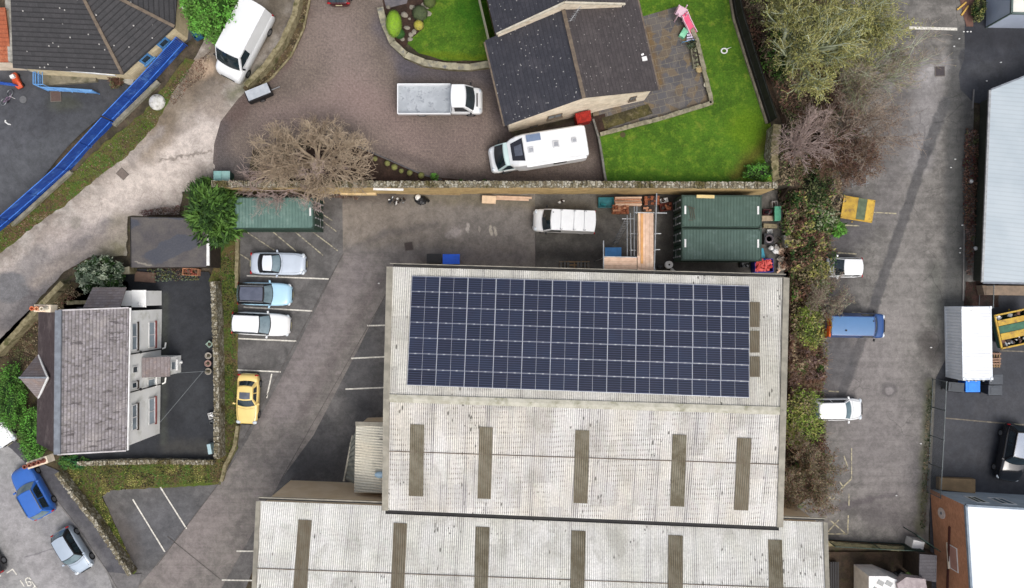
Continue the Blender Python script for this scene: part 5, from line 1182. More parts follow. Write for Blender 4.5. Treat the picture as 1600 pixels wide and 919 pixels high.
def car(name, label, px, py, ang, L, Wd, H, pm, gm=None, style='hatch', cabmat=None, roofmat=None, cat='car', group='parked cars', zmid=0.8, **kw):
    gm = gm or m_cglass; t = place(name, label, cat, px, py, ang, zmid, group); zb = kw.get('zb', .92)
    tops = {'hatch': [(-1, .66), (-.95, .86), (-.8, zb-.02), (-.2, zb+.02), (.3, zb), (.62, zb-.07), (.86, .74), (.96, .62), (1, .5)],
            'saloon': [(-1, .62), (-.96, .84), (-.86, .95), (-.5, zb+.02), (.2, zb), (.6, zb-.08), (.86, .74), (.96, .62), (1, .5)],
            'suv': [(-1, .75), (-.96, .95), (-.8, zb+.0), (.2, zb+.04), (.6, zb-.02), (.85, .92), (.95, .8), (1, .62)]}[style if style in ('hatch', 'saloon', 'suv') else 'hatch']
    mb = MB(); body_loft(mb, L, Wd, tops, nose=kw.get('nose', .5), tail=kw.get('tail', .62)); mb.build('body', pm, t, smooth=True, world=False)
    h = L/2; d = {'hatch': dict(xa=.28*h, xb=-.02*h, xc=-.72*h, xd=-.93*h), 'saloon': dict(xa=.2*h, xb=-.1*h, xc=-.42*h, xd=-.7*h), 'suv': dict(xa=.3*h, xb=.06*h, xc=-.76*h, xd=-.93*h)}[style]
    c = dict(zb=zb, zr=H-.04, wb=Wd*.45, wr=Wd*.355, bow=.16, crown=.045, taper=.03); c.update(d); c.update({k: v for k, v in kw.items() if k in ('xa', 'xb', 'xc', 'xd', 'wr', 'wb', 'bow', 'taper', 'drop', 'wd', 'zd', 'crown')})
    st, patch = cabin(t, c, cabmat or pm, gm, kw.get('rg'), roofmat=roofmat)
    wheels(t, (L*.31, -L*.30), Wd, kw.get('wr_', .31)); lights(t, L, Wd, .66, .8); mirrors(t, c['xa']-.12, Wd, zb+.08, kw.get('mm', pm)); grille(t, L, Wd, .55)
    # shut lines
    mb = MB()
    for sx in (c['xa']+.2,):
        mb.tube((sx, -Wd*.4, zb+.0), (sx+.12, 0, zb+.015), .006, 4); mb.tube((sx+.12, 0, zb+.015), (sx, Wd*.4, zb), .006, 4)
    mb.build('wiper', m_trimb, t, world=False); mb = MB()
    for s in (-1, 1): mb.tube((c['xa']+.05, s*Wd*.41, zb-.005), (h*.62, s*Wd*.40, zb-.05), .008, 4); mb.tube((h*.62, s*Wd*.40, zb-.05), (h*.88, s*Wd*.33, .76), .008, 4)
    mb.build('bonnet_seam', m_trimb, t, world=False)
    return t, c, patch
white = paint('white_car_paint', '#dfe1e2'); silver = paint('silver_paint', '#b9c3cf', .3, .6, .15); lblue = paint('light_blue_paint', '#a5cbe0'); yellow = paint('yellow_paint', '#e4c87c')
blue = paint('blue_paint', '#2c62b4', .25, .8); greyp = paint('grey_silver_paint', '#a9b6c4', .3, .7, .2); dark = paint('black_car_paint', '#14161c', .15, 1.0); redp = paint('dark_red_paint', '#3c0b12', .25, .9)
vblue = paint('van_blue_paint', '#1f4780', .35, .5)
# four bays on the left
t, c, patch = car('coupe', 'silver-white convertible in the topmost marked bay', 434, 412, -1, 4.35, 1.78, 1.32, silver, m_cglass2, 'saloon', cabmat=m_trimb, xa=.12, xb=-.36, xc=-1.05, xd=-1.42, zb=.84, wr=.62, wb=.76, rg=m_trimb, bow=.2)
patch(3.95, 7.4, -.96, .96, 8, 4, .02, 'soft_top', paint('pale_roof', '#d5dbe2', .5, .1))
t, c, patch = car('estate_car', 'light blue estate car with dark glass roof and roof rails', 413, 459.5, -1.5, 4.25, 1.82, 1.62, lblue, m_cglass2, 'suv', cabmat=m_trimb, zb=1.0, wr=.66, xb=.2)
patch(4.2, 7.8, -.8, .8, 8, 4, .02, 'glass_roof', basic('tinted_roof', '#565b6a', '#4a4f5e', 1.2, .15, 0, .6))
for s in (-1, 1): mb = MB(); mb.bar((.25, s*.62, 1.68), (-1.6, s*.60, 1.66), .06, .05); mb.build('roof_rail', m_rim, t, world=False)
t, c, patch = car('estate_car', 'white estate car in the third bay with pale windscreen', 407, 506.5, -3, 4.6, 1.8, 1.5, white, m_cglass2, 'suv', cabmat=m_trimb, zb=.95, wr=.65, xa=.75, xb=.1, xc=-1.85, xd=-2.1)
patch(4.05, 8.0, -1.0, 1.0, 8, 4, .02, 'roof_panel', white)
for s in (-1, 1): mb = MB(); mb.bar((-.1, s*.66, 1.53), (-1.7, s*.64, 1.51), .04, .04); mb.build('roof_rail', m_rim, t, world=False)
t, c, patch = car('coupe', 'pale yellow two-door coupe parked alone below the white estate', 386, 624, -92.5, 4.0, 1.72, 1.3, yellow, m_cglass, 'saloon', zb=.84, xa=.45, xb=-.08, xc=-1.0, xd=-1.42, wr=.60)
patch(4.3, 6.3, -.7, .7, 6, 3, .016, 'sunroof', basic('sunroof_glass', '#5f6570', '#4d525c', 1.5, .1, 0, .6))
# bottom-left road
t, c, patch = car('blue_hatchback', 'bright blue car parked on the road beside the pavement', 50, 769, 119, 4.3, 1.85, 1.62, blue, m_cglass2, 'suv', zb=1.0, wr=.66)
for s in (-1, 1): mb = MB(); mb.bar((.2, s*.63, 1.66), (-1.55, s*.61, 1.64), .05, .05); mb.build('roof_rail', m_rim, t, world=False)
t, c, patch = car('small_hatchback', 'small silver hatchback with red tail lights on the road', 112, 861, -58.5, 3.75, 1.68, 1.5, greyp, m_cglass2, 'hatch', cabmat=m_trimb, zb=.95, wr=.6, xa=.75, xb=.3, xc=-1.3, xd=-1.68)
patch(4.05, 8.0, -.9, .9, 8, 4, .02, 'roof_panel', greyp)
car('white_hatchback', 'white car cut off by the left edge of the road', -12, 661, -57, 4.1, 1.75, 1.48, white, m_cglass, 'hatch')
car('dark_hatchback', 'dark car just cut off by the bottom left edge', -28, 866, 120, 4.1, 1.75, 1.48, dark, m_cglass, 'hatch')
# car park east
car('city_car', 'tiny white city car backed out of the scrub', 1320, 418, 180, 2.75, 1.6, 1.52, white, m_cglass, 'hatch', zb=.95, xa=.85, xb=.3, xc=-1.0, xd=-1.22, wr=.62)
t, c, patch = car('white_hatchback', 'white hatchback with its tail in the lower green bush', 1307, 640, 0.5, 4.2, 1.75, 1.46, white, m_cglass2, 'hatch', cabmat=white, xa=.95, xb=.35)
t, c, patch = car('dark_suv', 'black four-by-four with reflective roof in the right-hand yard', 1583, 708, -101, 4.5, 1.9, 1.75, dark, m_cglass, 'suv', zb=1.1, wr=.68)
patch(4.1, 7.9, -.96, .96, 8, 4, .016, 'roof_panel', paint('sky_reflection_roof', '#8e98a8', .15, .8))  # pale panel paints the bright sky reflected in the black roof
for s in (-1, 1): mb = MB(); mb.bar((.2, s*.68, 1.78), (-1.6, s*.66, 1.76), .05, .05); mb.build('roof_rail', m_rim, t, world=False)
car('dark_red_car', 'dark red car with white number plate at the top edge of the drive', 529, -36, 90, 4.2, 1.8, 1.5, redp, m_cglass, 'hatch')
# vans
def van(name, label, px, py, ang, L, Wd, H, pm, gm=None, hood=.9, zb=1.15, group='parked vans', zmid=1.3, slope=.75, wr=None, tilt=.05, **kw):
    t = place(name, label, 'van', px, py, ang, zmid, group); h = L/2; gm = gm or m_cglass
    tops = [(-1, zb-.1), (-.97, zb), (1-2*hood/L-.02, zb), (.86, zb-.14), (.95, zb-.34), (1, .55)]
    mb = MB(); body_loft(mb, L, Wd, tops, nose=.66, tail=.94, z0=.25, pw=10); mb.build('body', pm, t, smooth=True, world=False)
    xa = h-hood; wr = wr or Wd*.44
    c = dict(xa=xa, xb=xa-slope, xc=-h+.12, xd=-h+.05, zb=zb, zr=H-.05, wb=Wd*.485, wr=wr, bow=.16, crown=.05, taper=0, arch=.01, wd=Wd*.47)
    st, patch = cabin(t, c, pm, gm, m_cglass, rear=kw.get('rear', False), side_r=kw.get('side_r') or ((xa-.2, xa-slope-.05, xa-slope-.75, xa-slope-.75),), screen=kw.get('screen', (.2, 3.7)))
    wheels(t, (L*.32, -L*.30), Wd, .34); lights(t, L, Wd, .85, 1.1, rs=(.06, .1, .2), ry=.93, rx=.985); mirrors(t, xa-.2, Wd+.1, zb+.15, kw.get('mm', m_trimb)); grille(t, L, Wd, .62)
    return t, c, patch
t, c, patch = van('panel_van', 'tall white panel van parked beside the green tree', 378, 65, -117.5, 5.75, 2.2, 2.5, white, None, .85, 1.35, slope=.7, wr=1.0)
mb = MB(); mb.box((2.2, .5, 1.24), (.1, .28, .04)); mb.box((2.2, -.5, 1.24), (.1, .28, .04)); mb.build('bonnet_vent', m_trimb, t, world=False)
for s in (-1, 1): mb = MB(); mb.bar((1.2, s*1.0, .95), (-2.5, s*1.0, .95), .04, .12); mb.build('side_moulding', m_trimb, t, world=False)
t, c, patch = van('people_carrier', 'white van with three roof bars in the lower yard', 881.5, 345, 177.5, 4.85, 1.82, 1.95, white, None, .85, 1.1, slope=.6)
for x in (.25, -.75, -1.55):
    mb = MB(); mb.bar((x, -.74, 2.02), (x, .74, 2.02), .07, .04)
    for s in (-1, 1): mb.box((x, s*.72, 1.96), (.16, .1, .1), 0, 1)
    mb.build('roof_bar', [white, m_rim], t, world=False)
mb = MB(); mb.box((.9, -.55, 1.93), (.08, .06, .1)); mb.build('aerial', m_trimb, t, world=False)
t, c, patch = van('blue_van', 'blue van with orange and red chevrons on its rear doors', 1340, 509, -1, 4.85, 1.95, 2.0, vblue, None, .95, 1.15, slope=.55, wr=.74)
patch(4.1, 7.95, -.93, .93, 8, 4, .016, 'roof_panel', paint('pale_blue_roof', '#45719f', .5, .2))
m_chev = [basic('chevron_orange', '#d8642a', None, 3), basic('chevron_yellow', '#d9b45a', None, 3)]
mb = MB(); xr = -2.4
for s in (-1, 1):
    for k in range(6):
        z0 = .45+k*.26; mb.add([(xr-.05, s*.02, z0+.35), (xr-.05, s*.9, z0-.15), (xr-.05, s*.9, z0+.09), (xr-.05, s*.02, z0+.59)], [(0, 1, 2, 3) if s < 0 else (3, 2, 1, 0)], k % 2)
mb.build('chevron_panel', m_chev, t, world=False)
mb = MB(); mb.box((xr+.02, -.45, 1.2), (.1, .86, 1.55), 0, 0, (0, -.1)); mb.build('rear_door', m_chev[0], t, world=False)
mb = MB(); mb.tube((-1.25, -.35, 1.97), (-1.25, -.35, 2.07), .07, 10); mb.tube((.85, .4, 1.97), (.85, .4, 2.05), .05, 10); mb.build('roof_vent', m_trimb, t, world=False)
# flatbed truck
t = place('flatbed_truck', 'white flatbed truck with grey load bed on the block drive', 'truck', 688, 155.5, 0, 1.2, 'parked trucks')
mb = MB(); body_loft(mb, 2.35, 1.98, [(-1, 1.2), (-.2, 1.2), (.3, 1.12), (.7, 1.0), (.9, .85), (1, .6)], x0=1.95, z0=.3, nose=.7, tail=.97, pw=8); mb.build('body', white, t, smooth=True, world=False)
c = dict(xa=2.45, xb=1.85, xc=.95, xd=.86, zb=1.2, zr=2.15, wb=.95, wr=.83, bow=.16, crown=.06, taper=0, arch=.02, wd=.9)
cabin(t, c, white, m_cglass, rear=False, side_r=((2.2, 1.75, 1.1, 1.1),), screen=(.1, 3.6))
wheels(t, (2.25, -1.5), 2.0, .36); mirrors(t, 2.3, 2.1, 1.35, m_trimb)
for s in (-1, 1):
    mb = MB(); mb.sphere((2.95, s*.72, .85), 1, .12, .16, .12, 10, 6); mb.build('headlight', m_lamp, t, smooth=True, world=False)
mb = MB(); mb.box((2.75, 0, 1.05), (.1, 1.0, .03)); mb.build('bonnet_vent', m_trimb, t, world=False)
m_bed = basic('galvanised_bed', '#a0a5aa', '#b3b8bc', 1.3, .5, .3, c3='#8b9095', sc3=2.5)
mb = MB(); mb.box((-1.2, 0, .98), (3.9, 2.15, .1)); mb.build('load_bed', m_bed, t, world=False)
mb = MB(); mb.box((-1.0, 0, .7), (4.2, .8, .3)); mb.build('chassis', m_trimb, t, world=False)
for s in (-1, 1): mb = MB(); mb.box((-1.2, s*1.1, 1.2), (3.95, .07, .4)); mb.build('side_board', white, t, world=False, bevel=.01)
mb = MB(); mb.box((-3.17, 0, 1.2), (.07, 2.2, .4)); mb.build('tailboard', white, t, world=False, bevel=.01)
mb = MB(); mb.box((.8, 0, 1.25), (.07, 2.15, .5)); mb.build('headboard', m_bed, t, world=False)
for s in (-1, 1): mb = MB(); mb.box((-3.21, s*.85, .85), (.05, .25, .12)); mb.build('tail_light', m_red, t, world=False)
# camper van
t = place('camper_van', 'long white camper van with dark roof window beside the stone gable', 'camper van', 840, 235.5, 189.3, 1.6, None)
mb = MB(); body_loft(mb, 2.3, 2.05, [(-1, 1.3), (.1, 1.25), (.6, 1.05), (.88, .88), (1, .6)], x0=2.5, z0=.3, nose=.7, tail=.97); mb.build('body', white, t, smooth=True, world=False)
c = dict(xa=3.1, xb=2.45, xc=2.0, xd=1.8, zb=1.2, zr=2.2, wb=.98, wr=.84, bow=.16, crown=.05, taper=0, arch=0, wd=.9)
cabin(t, c, paint('pale_visor', '#b8cdcb', .3, .4), m_cglass, rear=False, side_r=((2.9, 2.4, 1.95, 1.95),), screen=(.1, 3.7))
mb = MB(); rings = []
for x, w, z0, z1 in ((-3.62, .98, .55, 2.55), (-3.55, 1.1, .45, 2.75), (-3.3, 1.14, .4, 2.85), (0, 1.15, .4, 2.88), (1.0, 1.15, .4, 2.86), (1.55, 1.12, .5, 2.7), (1.95, 1.02, 1.6, 2.48), (2.2, .86, 2.1, 2.3)):
    rings.append([(x, -w*.97, z0), (x, -w, z0+.15), (x, -w, z1-.22), (x, -w*.9, z1-.03), (x, 0, z1), (x, w*.9, z1-.03), (x, w, z1-.22), (x, w, z0+.15), (x, w*.97, z0)])
mb.loft(rings); mb.build('living_box', white, t, world=False)
mb = MB()
mb.add([(1.98, -.62, 2.50), (1.98, .62, 2.50), (1.08, .84, 2.90), (1.08, -.84, 2.90)], [(0, 1, 2, 3)]); mb.build('roof_window', basic('roof_window_tint', '#2b2c33', None, 1, .15), t, world=False)
mb = MB(); mb.add([(1.75, -.35, 2.625), (1.75, .35, 2.625), (1.2, .42, 2.87), (1.2, -.42, 2.87)], [(0, 1, 2, 3)]); mb.build('roof_window_glare', basic('window_glare', '#5b606c', '#4a4e59', 2, .1), t, world=False)  # paler quad paints a glare onto the dark roof window
mb = MB(); mb.box((.25, -.72, 2.92), (1.05, .5, .03), 0, 0); mb.build('solar_panel', basic('camper_solar', '#6f7f98', '#66768f', 3, .3), t, world=False)
for x, y, w in ((.55, .15, .42), (-1.3, .02, .46), (-2.65, -.05, .36)):
    mb = MB(); mb.box((x, y, 2.93), (w, w, .08)); mb.box((x, y, 2.975), (w*.7, w*.7, .01), 0, 1); mb.build('roof_hatch', [basic('hatch_frame', '#c9cacb', None, 3), basic('hatch_lens', '#9a9da2', None, 6)], t, world=False, bevel=.01)
mb = MB(); mb.box((-1.2, 1.2, 2.45), (4.4, .14, .14)); mb.build('awning', white, t, world=False, bevel=.03)
mb = MB(); mb.box((-1.5, 1.17, 1.7), (1.0, .04, .5)); mb.build('side_window', m_cglass, t, world=False)
wheels(t, (2.5, -1.6), 2.1, .34); mirrors(t, 2.75, 2.2, 1.45, m_trimb)
for s in (-1, 1):
    mb = MB(); mb.sphere((3.45, s*.72, .85), 1, .14, .18, .12, 10, 6); mb.build('headlight', m_lamp, t, smooth=True, world=False)
    mb = MB(); mb.box((-3.62, s*.9, 1.0), (.06, .14, .4)); mb.build('tail_light', m_red, t, world=False)

# ================================================================ containers
def container(label, px, py, ang, roofc, doorside=-1, L=6.06, Wd=2.44, H=2.59, name='shipping_container', group='green shipping containers', cols=None):
    p = W(px, py, H); t = thing(name, label, 'container', (p.x, p.y, 0.02), R(ang), group)
    cm = cols or (basic('container_green', '#2c4238', '#263a31', 2, .6), basic(name+'_roof', roofc[0], roofc[1], 1.4, .6, c3=roofc[2], sc3=.9))
    n = 22; mb = MB()
    def corr(y0, flip):
        vs = []
        for i in range(n*4+1):
            x = -L/2+.1+(L-.2)*i/(n*4); o = (.0, .0, .035, .035)[i % 4]
            vs += [(x, y0-o*(1 if y0 > 0 else -1), .15), (x, y0-o*(1 if y0 > 0 else -1), H-.1)]
        mb.add(vs, [(2*i, 2*i+2, 2*i+3, 2*i+1) if flip else (2*i+1, 2*i+3, 2*i+2, 2*i) for i in range(n*4)])
    corr(-Wd/2+.01, True); corr(Wd/2-.01, False)
    for y in (-Wd/2+.05, Wd/2-.05): mb.box((0, y, .09), (L, .1, .18)); mb.box((0, y, H-.05), (L, .1, .09))
    for x in (-L/2+.05, L/2-.05):
        mb.box((x, 0, H-.06), (.1, Wd, .11)); mb.box((x, 0, .09), (.1, Wd, .17))
        for y in (-Wd/2+.05, Wd/2-.05): mb.box((x, y, H/2), (.11, .11, H))
    mb.box((-doorside*(L/2-.08), 0, H/2), (.05, Wd-.1, H-.2)); mb.build('body', cm[0], t, world=False)
    vs = []; nr = 25; mb = MB()
    for i in range(nr*4+1):
        x = -L/2+.08+(L-.16)*i/(nr*4); o = (0, 0, .025, .025)[i % 4]; vs += [(x, -Wd/2+.08, H-.03+o), (x, Wd/2-.08, H-.03+o)]
    mb.add(vs, [(2*i, 2*i+2, 2*i+3, 2*i+1) for i in range(nr*4)]); mb.build('roof_panel', cm[1], t, world=False)
    for x in (-L/2+.07, L/2-.07):
        for y in (-Wd/2+.07, Wd/2-.07): q = MB(); q.box((x, y, H-.02), (.18, .16, .12)); q.build('corner_casting', cm[0], t, world=False)
    for s in (-1, 1):
        q = MB(); q.box((doorside*(L/2+.0), s*Wd*.245, H/2), (.06, Wd*.46, H-.25)); dr = q.build('door', cm[0], t, world=False)
        for k in (-.28, .28):
            q = MB(); q.tube((doorside*(L/2+.07), s*Wd*.245+k, .15), (doorside*(L/2+.07), s*Wd*.245+k, H-.15), .025, 6)
            for z in (.35, 1.0, 1.6, 2.3): q.box((doorside*(L/2+.06), s*Wd*.245+k, z), (.08, .12, .07))
            q.box((doorside*(L/2+.1), s*Wd*.245+k*.5, 1.15), (.04, .35, .05)); q.build('lock_rod', m_greymetal if name != 'x' else m_greymetal, dr, world=False)
    for x in ((-L/2+.27, L/2-.27) if doorside < 0 and group else (L/2-.27,)):
        q = MB(); q.box((x, 0.1, H+.012), (.13, .62, .02)); q.build('roof_label', m_upvc, t, world=False)
    return t
gr1 = ('#4a5f57', '#445850', '#596c66'); gr2 = ('#455a51', '#3f534a', '#4f6259'); gr3 = ('#5c776f', '#546d66', '#71877f')
container('green container nearest the retaining wall at the right of the yard', 1127.5, 330.5, -.3, gr2)
container('green container nearest the solar roof at the right of the yard', 1127.5, 382.5, -.3, gr1)
container('faded green container under the bare branches beside the conifer', 428, 333, 0, gr3, 1)
wcol = (basic('container_white_side', '#dfe4ea', '#d3d9df', 1.5, .5), basic('container_white_roof', '#e2e4e6', '#d9dbdd', .8, .5))
container('plain white metal store with panelled side between car park and skip', 1526.5, 536.5, 91, gr1, -1, 5.6, 2.3, 2.1, 'metal_store', None, wcol)
mb = MB(); p = W(1101, 308, 2.63); mb.box(p+Vector((.05, .03, .04)), (1.35, .24, .08), -.02); tag(mb.build('timber_board', basic('pale_timber', '#d8c48e', '#c9b37c', 2, .7)), 'pale timber board lying on the upper green container roof', 'timber')
mb = MB(); a, b = W(1077, 322, 2.66), W(1082, 340, 2.66)
for k in range(3): mb.tube(W(1077+k*3, 323+k, 2.66), W(1080+k*3, 341+k, 2.66), .02, 5)
mb.tube(W(1074, 322, 2.66), W(1086, 326, 2.66), .02, 5); mb.tube(W(1076, 344, 2.66), W(1083, 344, 2.66), .02, 5)
tag(mb.build('bent_frame', basic('rusty_bar', '#5b4a3c', None, 3)), 'small bent metal frame on the upper green container roof', 'metal frame')
# ================================================================ vegetation helpers
def leaf_mesh(name, C_, size, mats, mi, parent=None, seed=0, up=0.6, elong=1.0, dirs=None):
    rs = np.random.RandomState(seed); N = len(C_); C_ = np.asarray(C_, float)
    nrm = rs.normal(size=(N, 3)); nrm[:, 2] = np.abs(nrm[:, 2])+up; nrm /= np.linalg.norm(nrm, axis=1, keepdims=True)
    t = rs.normal(size=(N, 3)) if dirs is None else dirs+rs.normal(size=(N, 3))*0.25
    t -= nrm*(t*nrm).sum(1, keepdims=True); t /= np.linalg.norm(t, axis=1, keepdims=True)+1e-9
    b = np.cross(nrm, t); s = (np.asarray(size)*rs.uniform(.6, 1.3, N))[:, None] if np.ndim(size) == 0 else (np.asarray(size)*rs.uniform(.7, 1.2, N))[:, None]
    V = np.empty((N, 4, 3)); V[:, 0] = C_-t*s*elong*.5; V[:, 1] = C_+b*s*.3; V[:, 2] = C_+t*s*elong*.5; V[:, 3] = C_-b*s*.3
    V = V.reshape(-1, 3)
    me = bpy.data.meshes.new(name); me.vertices.add(N*4); me.loops.add(N*4); me.polygons.add(N)
    if parent is not None: V = V-np.array(root_of(parent).location)
    me.vertices.foreach_set('co', V.ravel()); me.loops.foreach_set('vertex_index', np.arange(N*4, dtype=np.int32))
    me.polygons.foreach_set('loop_start', np.arange(0, N*4, 4, dtype=np.int32)); me.polygons.foreach_set('loop_total', np.full(N, 4, dtype=np.int32))
    for m in mats: me.materials.append(m)
    me.polygons.foreach_set('material_index', np.asarray(mi, dtype=np.int32)); me.update(calc_edges=True); me.validate()
    o = bpy.data.objects.new(name, me); col.objects.link(o)
    if parent is not None: o.parent = parent
    return o
def seg_mesh(name, S, mat, parent=None, n=3):
    """S rows: x0 y0 z0 x1 y1 z1 r0 r1"""
    S = np.asarray(S, float); N = len(S); p = S[:, 0:3]; q = S[:, 3:6]; d = q-p; d /= np.linalg.norm(d, axis=1, keepdims=True)+1e-9
    ref = np.where(np.abs(d[:, 2:3]) > .9, np.array([[1., 0, 0]]), np.array([[0, 0, 1.]])); a = np.cross(d, ref); a /= np.linalg.norm(a, axis=1, keepdims=True)+1e-9; b = np.cross(d, a)
    V = np.empty((N, 2*n, 3))
    for i in range(n):
        ca, sa = math.cos(2*math.pi*i/n), math.sin(2*math.pi*i/n); V[:, i] = p+(a*ca+b*sa)*S[:, 6:7]; V[:, n+i] = q+(a*ca+b*sa)*S[:, 7:8]
    F = np.empty((N, n, 4), dtype=np.int32); base = (np.arange(N)*2*n)[:, None]
    for i in range(n): F[:, i] = np.concatenate([base+i, base+(i+1) % n, base+n+(i+1) % n, base+n+i], 1)
    V = V.reshape(-1, 3); nf = N*n
    if parent is not None: V = V-np.array(root_of(parent).location)
    me = bpy.data.meshes.new(name); me.vertices.add(len(V)); me.loops.add(nf*4); me.polygons.add(nf)
    me.vertices.foreach_set('co', V.ravel()); me.loops.foreach_set('vertex_index', F.ravel())
    me.polygons.foreach_set('loop_start', np.arange(0, nf*4, 4, dtype=np.int32)); me.polygons.foreach_set('loop_total', np.full(nf, 4, dtype=np.int32))
    me.materials.append(mat); me.update(calc_edges=True); me.validate()
    o = bpy.data.objects.new(name, me); col.objects.link(o)
    if parent is not None: o.parent = parent
    return o
def leafmat(name, c, rough=0.7):
    c = lin(c); g_ = sum(c)/3; c = tuple((q*.8+g_*.2)*.86 for q in c); n = NM(name); k = n.mix(n.mr(n.noise(1.7, 4, 0.7), 0.35, 0.65), c, tuple(q*0.62 for q in c)); n.out(k, rough, 0, 0.25); return n.m
def twigmat(name, c, c2=None):
    return basic(name, c, c2, 0.8, 0.9, obj=False)
BND = [False]
def grow(p, d, L, r, lev, spec, out, tips, rg, cz, rad):
    """spec: per level (children, length factor, spread)"""
    BL = rg.choice((.5, .75, .95, 1.1, 1.25)); n = 5 if lev == 0 else 4; st = L/n; pts = [p]; rr = [r]
    for i in range(n):
        d = (d+Vector((rg.gauss(0, 1), rg.gauss(0, 1), rg.gauss(0, .6)))*(.13 if lev < 2 else .2)+Vector((0, 0, .05 if lev < 2 else .0))).normalized()
        q = p+d*st
        if BND[0] and ((q.x-BND[1])/BND[3])**2+((q.y-BND[2])/BND[4])**2+max(0, (q.z-BND[5])/BND[6])**2 > BL: pts.append(p); rr.append(r); break
        r2 = r*(1-.55/n); out[min(lev, 3)].append((*p, *q, r, r2)); p = q; r = r2; pts.append(p); rr.append(r)
    if lev+1 < len(spec):
        ch, lf, sp = spec[lev+1]
        for c in range(ch):
            t = rg.uniform(.25, 1.0) if lev else rg.uniform(.35, 1.0); m_ = len(pts)-1; i = min(m_-1, int(t*m_)); b = pts[i]+(pts[i+1]-pts[i])*(t*m_-i)
            a = rg.uniform(0, 2*math.pi); per = d.orthogonal().normalized(); per.rotate(Matrix.Rotation(a, 3, d) if False else __import__('mathutils').Quaternion(d, a))
            nd = (d+per*sp*rg.uniform(.6, 1.25)).normalized()
            if nd.z < -.25: nd.z = abs(nd.z)*.3; nd.normalize()
            grow(b, nd, L*lf*rg.uniform(.7, 1.15), rr[i]*.55, lev+1, spec, out, tips, rg, cz, rad)
    else: tips.append((*pts[-1], *d)); tips.append((*pts[-2], *d))
def bare_tree(name, label, px, py, h, rad, seed, mbr, mtw, limbs=9, spec=None, bud=None, low=.25, flat=.55, squash=(1, 1), group=None, nbud=3, budsize=.1, cat='tree', rtw=1.0, thick=1.0, bound=None, side=None, trunks=1, offs=None):
    p0 = G(px, py, h*.65, side); gz = p0.z-h*.65; t = thing(name, label, cat, (p0.x, p0.y, gz), 0, group); rg = random.Random(seed)
    spec = spec or [(0, 0, 0), (7, .55, .8), (6, .5, .8), (5, .55, .8)]
    out = [[], [], [], []]; tips = []; base = Vector((p0.x, p0.y, gz)); TR_ = []
    BND[:] = [True, p0.x, p0.y, bound[0], bound[1], gz+h*.3, h*.75] if bound else [False]
    hub = base+Vector((0, 0, h*low)); TR_.append((*base, *hub, .17*rad/4+.05, .12*rad/4+.04))
    for i in range(limbs):
        a = 2*math.pi*(i+rg.uniform(-.3, .3))/limbs; f = flat*rg.uniform(.6, 1.25)
        d = Vector((math.cos(a)*squash[0]*f, math.sin(a)*squash[1]*f, rg.uniform(.5, .85) if i % 3 else 1.1)).normalized()
        Lh = rad*rg.uniform(.8, 1.1)*(1 if i % 3 else .8)*math.hypot(d.x/max(squash[0], .1) if squash[0] > 1 else d.x, d.z) if False else rad*rg.uniform(.75, 1.05)*(math.hypot(math.cos(a)*squash[0], math.sin(a)*squash[1]) if squash != (1, 1) else 1)
        grow(hub, d, Lh, (.075*rad/4+.015)*thick, 0, spec, out, tips, rg, 0, rad)
    seg_mesh('trunk', TR_+[s for s in out[0]], mbr, t, 6)
    seg_mesh('branches', out[1]+out[2] if len(out[2]) else out[1], mbr, t, 4)
    S = np.array(out[3] if out[3] else out[2]); S[:, 6:] = np.maximum(S[:, 6:], .009*rtw); seg_mesh('crown', S, mtw, t, 3)
    if bud:
        T = np.array(tips); rs = np.random.RandomState(seed); k = nbud; Cb = np.repeat(T[:, :3], k, 0)+rs.normal(size=(len(T)*k, 3))*.12
        leaf_mesh('buds', Cb, budsize, bud, rs.randint(0, len(bud), len(Cb)), t, seed, .3)
    return t
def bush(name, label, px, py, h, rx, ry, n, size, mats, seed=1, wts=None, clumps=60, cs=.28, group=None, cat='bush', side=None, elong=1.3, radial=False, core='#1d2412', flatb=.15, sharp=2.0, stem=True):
    p0 = G(px, py, h*.7, side); gz = p0.z-h*.7; t = thing(name, label, cat, (p0.x, p0.y, gz), 0, group); rs = np.random.RandomState(seed)
    k = clumps; a = rs.uniform(0, 2*np.pi, k); z = rs.uniform(-.2, 1, k); q = np.sqrt(np.maximum(0, 1-z*z))*rs.uniform(.75, 1.05, k)
    cc = np.stack([q*np.cos(a)*rx, q*np.sin(a)*ry, (z*.5+.5)*h*rs.uniform(.8, 1.02, k)], 1)
    idx = rs.randint(0, k, n); off = rs.normal(size=(n, 3))*cs; P = cc[idx]+off*np.array([rx, ry, h*.5])*.55; P[:, 2] = np.clip(P[:, 2], .03, None)
    cm = rs.choice(len(mats), k, p=wts); mi = np.where(rs.rand(n) < .7, cm[idx], rs.randint(0, len(mats), n))
    dirs = None
    if radial:
        dirs = P/np.array([rx, ry, h])*np.array([1, 1, .6])+rs.normal(size=(n, 3))*.15
    P += np.array([p0.x, p0.y, gz]); leaf_mesh('foliage', P, size, mats, mi, t, seed, .45, elong, dirs)
    if stem:
        S = []
        rg = random.Random(seed)
        for i in range(k): S.append((p0.x, p0.y, gz, *(Vector(cc[i])*.85+Vector((p0.x, p0.y, gz))), .04, .012))
        seg_mesh('stems', S, twigmat('stem_'+name, '#4a3f30'), t, 4)
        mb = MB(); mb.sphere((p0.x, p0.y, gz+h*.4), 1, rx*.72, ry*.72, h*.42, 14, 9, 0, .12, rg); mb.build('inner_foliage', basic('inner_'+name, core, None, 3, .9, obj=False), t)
    return t
